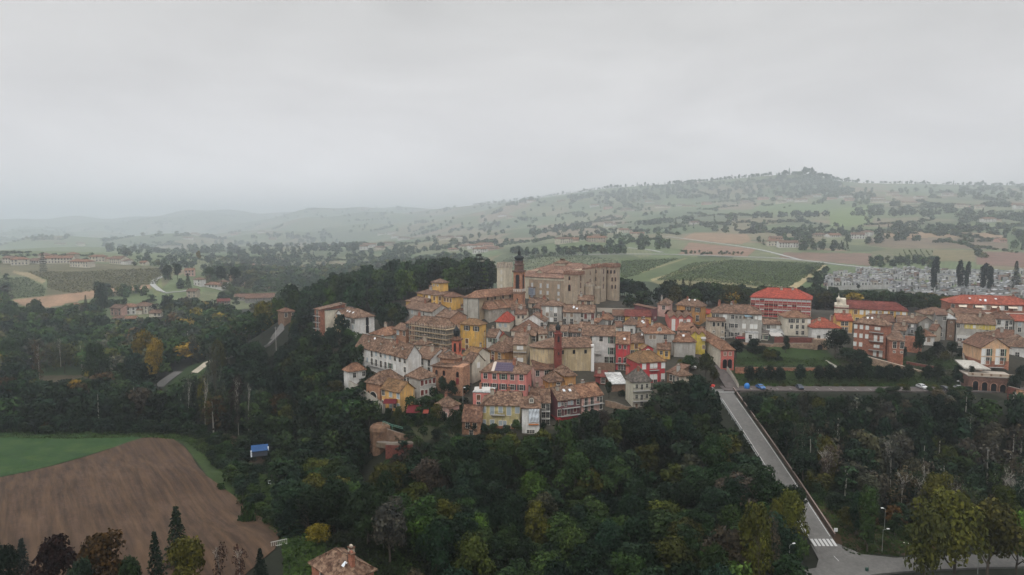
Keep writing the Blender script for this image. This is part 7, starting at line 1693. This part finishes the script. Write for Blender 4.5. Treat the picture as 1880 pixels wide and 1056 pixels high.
# ------------------------------------------------------------------ cemetery: one burial chapel after the other
rows = [(499,1575,1740,8.5),(504,1528,1890,9),(509,1524,1895,9.5),(514,1521,1900,10),(519,1518,1900,10.5),(524,1516,1900,11),(530,1640,1900,11.5),(536,1640,1900,12),(543,1660,1900,12.5),(549,1700,1900,13)]
CHM = [plaster('chapel_'+str(i), c, .6) for i, c in enumerate(((.44,.44,.44),(.34,.345,.35),(.54,.54,.53),(.28,.27,.26),(.42,.39,.33),(.30,.21,.18)))]
CHR = [plain('slab_roof', (.16,.165,.17)), plain('pale_roof', (.27,.27,.275)), roofm('pinkish')]
RN = ['rearmost', 'second from rear', 'third from rear', 'fourth from rear', 'fifth from rear', 'sixth from rear', 'fourth from front', 'third from front', 'second from front', 'front']
for ri, (py, xa, xb, st_) in enumerate(rows):
    px = xa; i = 0
    while px < xb:
        seed += 1; r = random.Random(seed)
        if r.random() < .14: px += st_*.8; continue
        p = hit(px, py+r.uniform(-1,1), 440)
        if p is None: px += st_; continue
        w = r.uniform(.55, 1.0)*st_/F*p[1]; h = r.uniform(2.2, 4.4); d = r.uniform(3, 4.5)
        m = CHM[r.choices(range(6), [5,4,4,2,2,1])[0]]; mr_ = CHR[r.choices(range(3), [4,4,1])[0]]
        e = thing('burial_chapel', '%s pale burial chapel in the %s row of the cemetery' % (ordn(i)+' from left', RN[ri]), 'burial chapel', p, r.uniform(-.15,.05)-.12, 'burial chapels of the cemetery')
        b = MB(); b.box(-w/2,0,-1,w/2,d,h,0,False); b.box(-w*.18,-.04,0,w*.18,.0,h*.62,1); b.box(-w/2-.1,-.12,h*.8,w/2+.1,.0,h*.84,0)
        b.build('wall', [m, plain('dark_opening', (.03,.03,.03))], e)
        k = r.choice('ggf'); rb, _ = roof_geo('G' if k == 'g' else 'f', w, d, h, w*.2, .2, .15); 
        if k == 'g': rb.poly([(-w/2,-.0,h-.1),(w/2,-.0,h-.1),(0,-.0,h+w*.2-.02)])
        rb.build('roof', [mr_], e)
        px += st_*r.uniform(.92, 1.15); i += 1
wallrun('cemetery_wall', 'long grey front wall of the cemetery', 'wall', [Vector(hit(px, 533-.02*(px-1518), 430)) for px in (1518,1560,1600,1640)], 3.6, .6, plaster('cem_wall', (.42,.42,.40)), 1, useH=True)
# ------------------------------------------------------------------ vineyards: rows of vines
def vines(name, poly, ang, gap, label, colr, ymin, hh=1.3, dens=2.2):
    r = np.random.default_rng(len(label)); P = [hit(px, py, ymin) for px, py in poly]; P = [(p[0], p[1]) for p in P if p]; C0 = np.mean(P, axis=0); ca, sa = math.cos(ang), math.sin(ang)
    L_ = max(math.hypot(p[0]-C0[0], p[1]-C0[1]) for p in P); X, Y_ = [], []
    for k in np.arange(-L_, L_, gap):
        t_ = np.arange(-L_, L_, 1/dens)+r.uniform(-.3, .3); X.append(C0[0]+t_*ca-k*sa+r.normal(size=len(t_))*.12); Y_.append(C0[1]+t_*sa+k*ca+r.normal(size=len(t_))*.12)
    X = np.concatenate(X); Y_ = np.concatenate(Y_); m = inpoly(X, Y_, P) & (r.random(len(X)) > .12); X, Y_ = X[m], Y_[m]; k = len(X)
    Z = heights(X, Y_)+r.uniform(.3, hh, k); c = np.stack([X, Y_, Z], 1); nr = r.normal(size=(k, 3)); nr /= np.linalg.norm(nr, axis=1)[:, None]; a = np.cross(nr, r.normal(size=(k, 3))); a /= np.linalg.norm(a, axis=1)[:, None]; b = np.cross(nr, a); s = .55*r.uniform(.6, 1.3, k)[:, None]
    V = np.stack([c-a*s, c-b*s, c+a*s, c+b*s], 1).reshape(-1, 3); cc = np.repeat(np.array(colr)[None]*r.uniform(.6, 1.4, k)[:, None], 4, axis=0)
    o = put(name, fastmesh(name, V, quads(k), [LEAFA], cc, smooth=False)); return tag(o, label, None, None, 'stuff')
vines('vineyard', [(1270,484),(1345,478),(1515,484),(1500,498),(1440,532),(1300,518),(1205,515)], .9, 3.0, 'green vine rows right of the pale track', (.05,.075,.025), 450)
vines('vineyard', [(1140,480),(1245,476),(1185,500),(1150,512),(1140,512)], .9, 3.0, 'green vine rows left of the pale track', (.05,.075,.03), 450)
vines('vineyard', [(940,472),(1100,474),(1135,480),(1135,500),(940,500),(915,485)], .35, 4.5, 'grey green orchard rows behind the castle', (.05,.07,.05), 520, 2.2, 1.2)
vines('vineyard', [(800,478),(850,474),(870,478),(868,492),(800,494)], .5, 5.0, 'orchard rows left of the lone cedar', (.05,.07,.05), 520, 2.2, 1.2)
vines('vineyard', [(50,500),(85,516),(88,530),(130,540),(290,522),(300,494),(220,496),(150,500)], 1.2, 3.5, 'reddish green vine rows below the left hamlet', (.075,.075,.035), 520)
vines('vineyard', [(0,512),(48,510),(84,530),(80,545),(10,550),(0,552)], .4, 3.5, 'dull green vine rows at the left edge', (.05,.07,.04), 520)
vines('vineyard', [(1660,460),(1715,462),(1700,478),(1640,476)], 1.1, 6, 'wide spaced orchard rows above the cemetery', (.05,.06,.03), 640, 2, 1.2)
# ------------------------------------------------------------------ vehicles and street furniture
TYRE = plain('tyre', (.015,.015,.015)); RIM = plain('rim', (.35,.35,.36), .4, .6); CARG = plain('car_glass', (.02,.025,.03), .15, 0, .6); LAMP = plain('headlight', (.6,.6,.55), .3)
def car(label, loc, rz, colr, name='parked_car', cat='car'):
    e = thing(name, label, cat, loc, rz); pm = plain('paint_%.2f_%.2f_%.2f' % colr, colr, .35, 0, .5)
    b = MB(); prof = [(-2.05,.35),(-2.1,.75),(-1.9,.95),(-1.0,1.02),(-.45,1.42),(.95,1.45),(1.65,1.0),(2.0,.9),(2.08,.5),(2.0,.32)]
    n = len(prof); i0 = len(b.v)
    for s, k in ((-.86, 1), (.86, 1)): b.v += [(s*(1 if z < 1.1 else .86), y, z) for y, z in prof]
    for i in range(n): j = (i+1) % n; b.f.append((i, j, n+j, n+i)); b.m.append(0)
    b.f.append(tuple(range(n-1, -1, -1))); b.m.append(0); b.f.append(tuple(range(n, 2*n))); b.m.append(0)
    b.build('body', [pm], e)
    q = MB(); q.poly([(-.72,-.96,1.06),(.72,-.96,1.06),(.66,-.5,1.40),(-.66,-.5,1.40)]); q.poly([(.66,1.0,1.42),(-.66,1.0,1.42),(-.72,1.58,1.06),(.72,1.58,1.06)]); 
    for s in (-1, 1): q.poly([(s*.86,-.8,1.06),(s*.86,1.4,1.06),(s*.765,.9,1.38),(s*.765,-.4,1.38)][::s])
    o = q.build('windows', [CARG], e); 
    for v in o.data.vertices: v.co.z += .015
    for s in (-1, 1):
        for y in (-1.3, 1.3):
            q = MB(); q.lathe([(.31,-.1),(.31,.1)], n=12); o = q.build('wheel', [TYRE], e, (s*.82, y, .31)); o.rotation_euler = (0, math.pi/2, 0)
            q = MB(); q.lathe([(.18,-.02),(.18,.02)], n=10); o2 = q.build('rim', [RIM], o, (0, 0, s*.1))
        q = MB(); q.box(-.16,-.04,-.07,.16,.04,.07); q.build('headlight', [LAMP], e, (s*.6, -2.06, .72))
    return e
for lab, px, py, Y, rz, c in (('bright blue small car parked on the avenue near the street corner', 1396, 720, 235.5, .15, (.02,.10,.28)), ('dark blue car parked on the avenue under the clipped trees', 1468, 719, 235.5, -.1, (.01,.02,.045)), ('black car parked on the avenue near the arcade', 1733, 724, 233.5, .3, (.015,.013,.02)),
    ('red car by the trees at the top of the straight road', 1301, 713, 238, 1.1, (.45,.03,.02)), ('silver car parked behind the clipped trees on the avenue', 1761, 722, 234, .1, (.25,.25,.26)), ('white car on the avenue behind the overgrown bushes', 1692, 720, 236, .1, (.45,.45,.45))):
    p = at(px, py, Y); car(lab, (p[0], p[1], H(p[0], p[1])+.38), rz, c)
for i, (px, py, Y, c, w_) in enumerate(((1268,659,252,(.55,.55,.55),'white car on the small square by the archway house'), (1212,648,258,(.5,.5,.52),'silver grey car between crimson villa and the archway'), (989,572,308,(.05,.1,.13),'dark teal car on the castle square'), (1360,626,282,(.35,.05,.05),'wine red car beside the long grey block'), (1297,602,292,(.5,.5,.5),'white car in the lane by the beige block'))):
    p = at(px, py, Y); car(w_, (p[0], p[1], H(p[0], p[1])+.1), 1.2, c)
# white and blue truck
p = at(1241, 737, 231.5); e = thing('truck', 'white cab truck with dark blue body parked under the yard wall', 'truck', (p[0], p[1], p[2]), 1.9)
b = MB(); b.prism([(-.95,-2.6),(.95,-2.6),(.95,-1.0),(-.95,-1.0)], .5, 2.2, 0, .88); b.build('cab', [plain('truck_white', (.62,.63,.64), .4)], e)
b = MB(); b.box(-1,-.9,.6,1,2.8,.9,0); b.box(-1,-.9,.9,-.92,2.8,1.5,0); b.box(.92,-.9,.9,1,2.8,1.5,0); b.box(-1,2.7,.9,1,2.8,1.5,0); b.box(-.9,-.8,.9,.9,2.6,1.9,1); b.build('cargo_bed', [plain('truck_blue', (.03,.05,.10)), plain('load_cover', (.5,.52,.54))], e)
b = MB(); b.poly([(-.75,-2.57,1.3),(.75,-2.57,1.3),(.7,-2.5,2.0),(-.7,-2.5,2.0)]); b.build('windscreen', [CARG], e)
for s in (-1, 1):
    for y in (-1.9, 1.7): q = MB(); q.lathe([(.42,-.14),(.42,.14)], n=12); o = q.build('wheel', [TYRE], e, (s*.85, y, .42)); o.rotation_euler = (0, math.pi/2, 0)
# blue igloo container on the avenue corner
p = at(1371, 720, 236); e = thing('recycling_bin', 'round blue recycling igloo at the corner of the avenue', 'recycling bin', (p[0], p[1], H(p[0], p[1])+.3)); b = MB(); b.lathe([(.75,0),(.95,.5),(.95,1.1),(.7,1.7),(.25,2.0)], n=14); b.build('body', [plain('igloo_blue', (.03,.15,.42), .4)], e, smooth=True); q = MB(); q.lathe([(.26,2.0),(.26,2.12),(.1,2.2)], n=10); q.build('lid', [METAL], e)
# lamps at the junction
def lamp(label, px, pyt, pyb, Y, arm=1.2, rz=0.0):
    a = at(px, pyt, Y); c = at(px, pyb, Y); h = a[2]-c[2]; e = thing('street_lamp', label, 'street lamp', (c[0], c[1], c[2]), rz)
    b = MB(); b.tube((0,0,-.5),(0,0,h),.09,.055,8); b.tube((0,0,h),(arm,0,h+.25),.05,.04,6); b.build('pole', [plain('lamp_pole', (.22,.23,.22), .6, .3)], e)
    b = MB(); b.prism([(arm-.1,-.16),(arm+.6,-.12),(arm+.6,.12),(arm-.1,.16)], h+.2, h+.36, 0, .7); b.build('lamp_head', [plain('lamp_head', (.62,.63,.63), .4)], e)
lamp('tall street lamp standing alone behind the junction verge', 1619, 973, 1018, 152, .9, 0)
lamp('street lamp rising over the thin trees right of the straight road', 1622, 935, 1000, 165, .5, 3.0)
lamp('street lamp among the olive trees left of the zebra crossing', 1448, 1001, 1050, 140, .8, .3)
lamp('street lamp beside the right roadside trees', 1795, 985, 1050, 140, 2.2, .0)
lamp('street lamp at the head of the avenue near the arcade', 1762, 701, 724, 236, .6, 3.1)
lamp('thin pale lamp post in the terraced gardens', 850, 713, 745, 218, .3, 0)
# sign, crossing signs, picnic bench, pole, guard rail, bin
p = at(1534, 984, 157); e = thing('road_sign', 'small white square sign on the verge above the junction', 'road sign', (p[0], p[1], p[2])); b = MB(); b.tube((0,0,-.8),(0,0,2.0),.04,n=5); b.build('post', [METAL], e); b = MB(); b.box(-.42,-.06,1.1,.42,-.0,1.95,0); b.build('panel', [plain('sign_white', (.7,.7,.7))], e); q = MB(); q.box(-.16,-.075,1.35,.16,-.06,1.42); q.box(-.05,-.075,1.42,.05,-.06,1.75); q.build('symbol', [plain('sign_grey', (.2,.2,.22))], e)
p = at(1657, 1003, 157); e = thing('picnic_table', 'white picnic table with benches on the brown verge', 'picnic table', (p[0], p[1], p[2]), .15); b = MB(); b.box(-1.4,-.4,.72,1.4,.4,.8); b.build('table_top', [plain('bench_white', (.6,.58,.53))], e)
for s in (-1, 1): b = MB(); b.box(-1.4,s*.85-.15,.42,1.4,s*.85+.15,.48); b.build('seat', [plain('bench_white', (.6,.58,.53))], e)
for s in (-1, 1): b = MB(); b.tube((s*1.1,-.9,0),(s*1.1,.3,.72),.05,n=4); b.tube((s*1.1,.9,0),(s*1.1,-.3,.72),.05,n=4); b.build('leg', [METAL], e)
b = MB(); a0, a1 = Vector(at(1600, 998, 160)), Vector(at(1665, 962, 170)); e = thing('handrail', 'long diagonal handrail climbing the wooded verge behind the junction', 'handrail', a0); d = a1-a0
b.tube((0,0,1.0), d+Vector((0,0,1.0)), .06, n=5); b.tube((0,0,.5), d+Vector((0,0,.5)), .04, n=5)
for i in range(7): q_ = d*(i/6); b.tube(q_, q_+Vector((0,0,1.0)), .04, n=4)
b.build('bars', [plain('rail_green', (.10,.12,.09))], e)
p = at(1590, 1068, 143); e = thing('litter_bin', 'dark green litter bin at the lower road edge', 'litter bin', (p[0], p[1], 23.1)); b = MB(); b.lathe([(.3,0),(.34,1.0),(.3,1.1)], n=10); b.tube((.4,0,0),(.4,0,1.4),.04,n=4); b.build('body', [plain('bin_green', (.02,.05,.04))], e)
p = at(1403, 1045, 134); e = thing('road_sign', 'blue information sign among the bare roadside trees', 'road sign', (p[0], p[1], p[2]), -.3); b = MB(); b.tube((0,0,-1),(0,0,2.4),.05,n=5); b.build('post', [METAL], e); b = MB(); b.box(-.35,-.06,1.0,.35,0,2.3); b.build('panel', [plain('sign_blue', (.02,.07,.20))], e)
# guard rail left of the straight road and low parapet right of it
def side(off, z): return [(x+off, y, zz+z) for x, y, zz in MAINR]
wallrun('parapet_wall', 'low brownish parapet along the right side of the straight road', 'wall', [Vector(p) for p in side(3.7, 1.0)[:12]], .75, .35, plaster('parapet', (.10,.07,.055), 1), .6, cap=plain('parapet_top', (.17,.13,.115)))
e0 = Vector(side(-3.6, .3)[0]); e = thing('guard_rail', 'pale metal guard rail along the left side of the straight road', 'guard rail', e0)
b = MB(); g_ = [Vector(p)-e0 for p in resample(side(-3.6, .3)[:12], 3)]
for p, q in zip(g_, g_[1:]): b.slab([tuple(p+Vector((-.04,0,.85))), tuple(p+Vector((.04,0,.85))), tuple(q+Vector((.04,0,.85))), tuple(q+Vector((-.04,0,.85)))], .32); b.tube(p+Vector((-.08,0,-.3)), p+Vector((-.08,0,.85)), .06, n=4)
b.build('rail', [plain('galvanised', (.42,.43,.43), .5, .4)], e)
# utility poles
for lab, px, pt, pb, Y in (('thin pale utility pole rising from the lower meadow', 687, 945, 1012, 146), ('tall pole in the western slope wood', 507, 600, 640, 300)):
    a = at(px, pt, Y); c = at(px, pb, Y); e = thing('utility_pole', lab, 'pole', (c[0], c[1], c[2])); b = MB(); b.tube((0,0,-1),(0,0,a[2]-c[2]),.13,.09,6); b.box(-.7,-.05,a[2]-c[2]-.6,.7,.05,a[2]-c[2]-.5); b.build('pole', [plain('concrete_pole', (.30,.29,.27))], e)
# garden furniture in the allotment by the field
for lab, px, py, Y in (('white garden chair on the allotment lawn', 457, 862, 196), ('white plastic chair near the blue shed', 433, 846, 206), ('white garden table behind the dark hedge', 494, 860, 197)):
    p = at(px, py, Y); e = thing('garden_chair', lab, 'garden chair', (p[0], p[1], H(p[0], p[1])), .4); WP = plain('plastic_white', (.65,.67,.70))
    b = MB(); b.box(-.4,-.4,.42,.4,.4,.5); b.build('seat', [WP], e); b = MB(); b.box(-.4,.34,.5,.4,.42,1.1); b.build('backrest', [WP], e)
    for sx_ in (-1, 1):
        for sy in (-1, 1): b = MB(); b.tube((sx_*.34,sy*.34,0),(sx_*.34,sy*.34,.42),.04,n=4); b.build('leg', [WP], e)
# gate and path near the bottom left house
p = at(513, 1024, 141); e = thing('gate', 'pale garden gate at the corner of the ploughed field', 'gate', (p[0], p[1], H(p[0], p[1])), .5); b = MB()
for i in range(9): b.box(-1.6+i*.4,-.03,0,-1.52+i*.4,.03,1.3)
b.box(-1.7,-.05,1.2,1.7,.05,1.3); b.box(-1.7,-.05,.2,1.7,.05,.3); b.build('bars', [plain('gate_pale', (.42,.41,.38))], e)
# ------------------------------------------------------------------ haze
hb = MB(); hb.box(-8900, -8900, float(min(TZ.min(), 8))-1.0, 8900, 8900, 262.0)
hm = bpy.data.materials.new('haze'); hm.use_nodes = True; t = hm.node_tree
for n in list(t.nodes): t.nodes.remove(n)
o_ = nd(t, 'ShaderNodeOutputMaterial'); pv = nd(t, 'ShaderNodeVolumePrincipled'); pv.inputs['Color'].default_value = (.85, .912, .99, 1); pv.inputs['Density'].default_value = HAZE; pv.inputs['Anisotropy'].default_value = HG
t.links.new(pv.outputs[0], o_.inputs['Volume'])
hz_ = hb.build('haze', [hm]); tag(hz_, 'thin blue grey autumn haze over the valley', None, None, 'stuff')
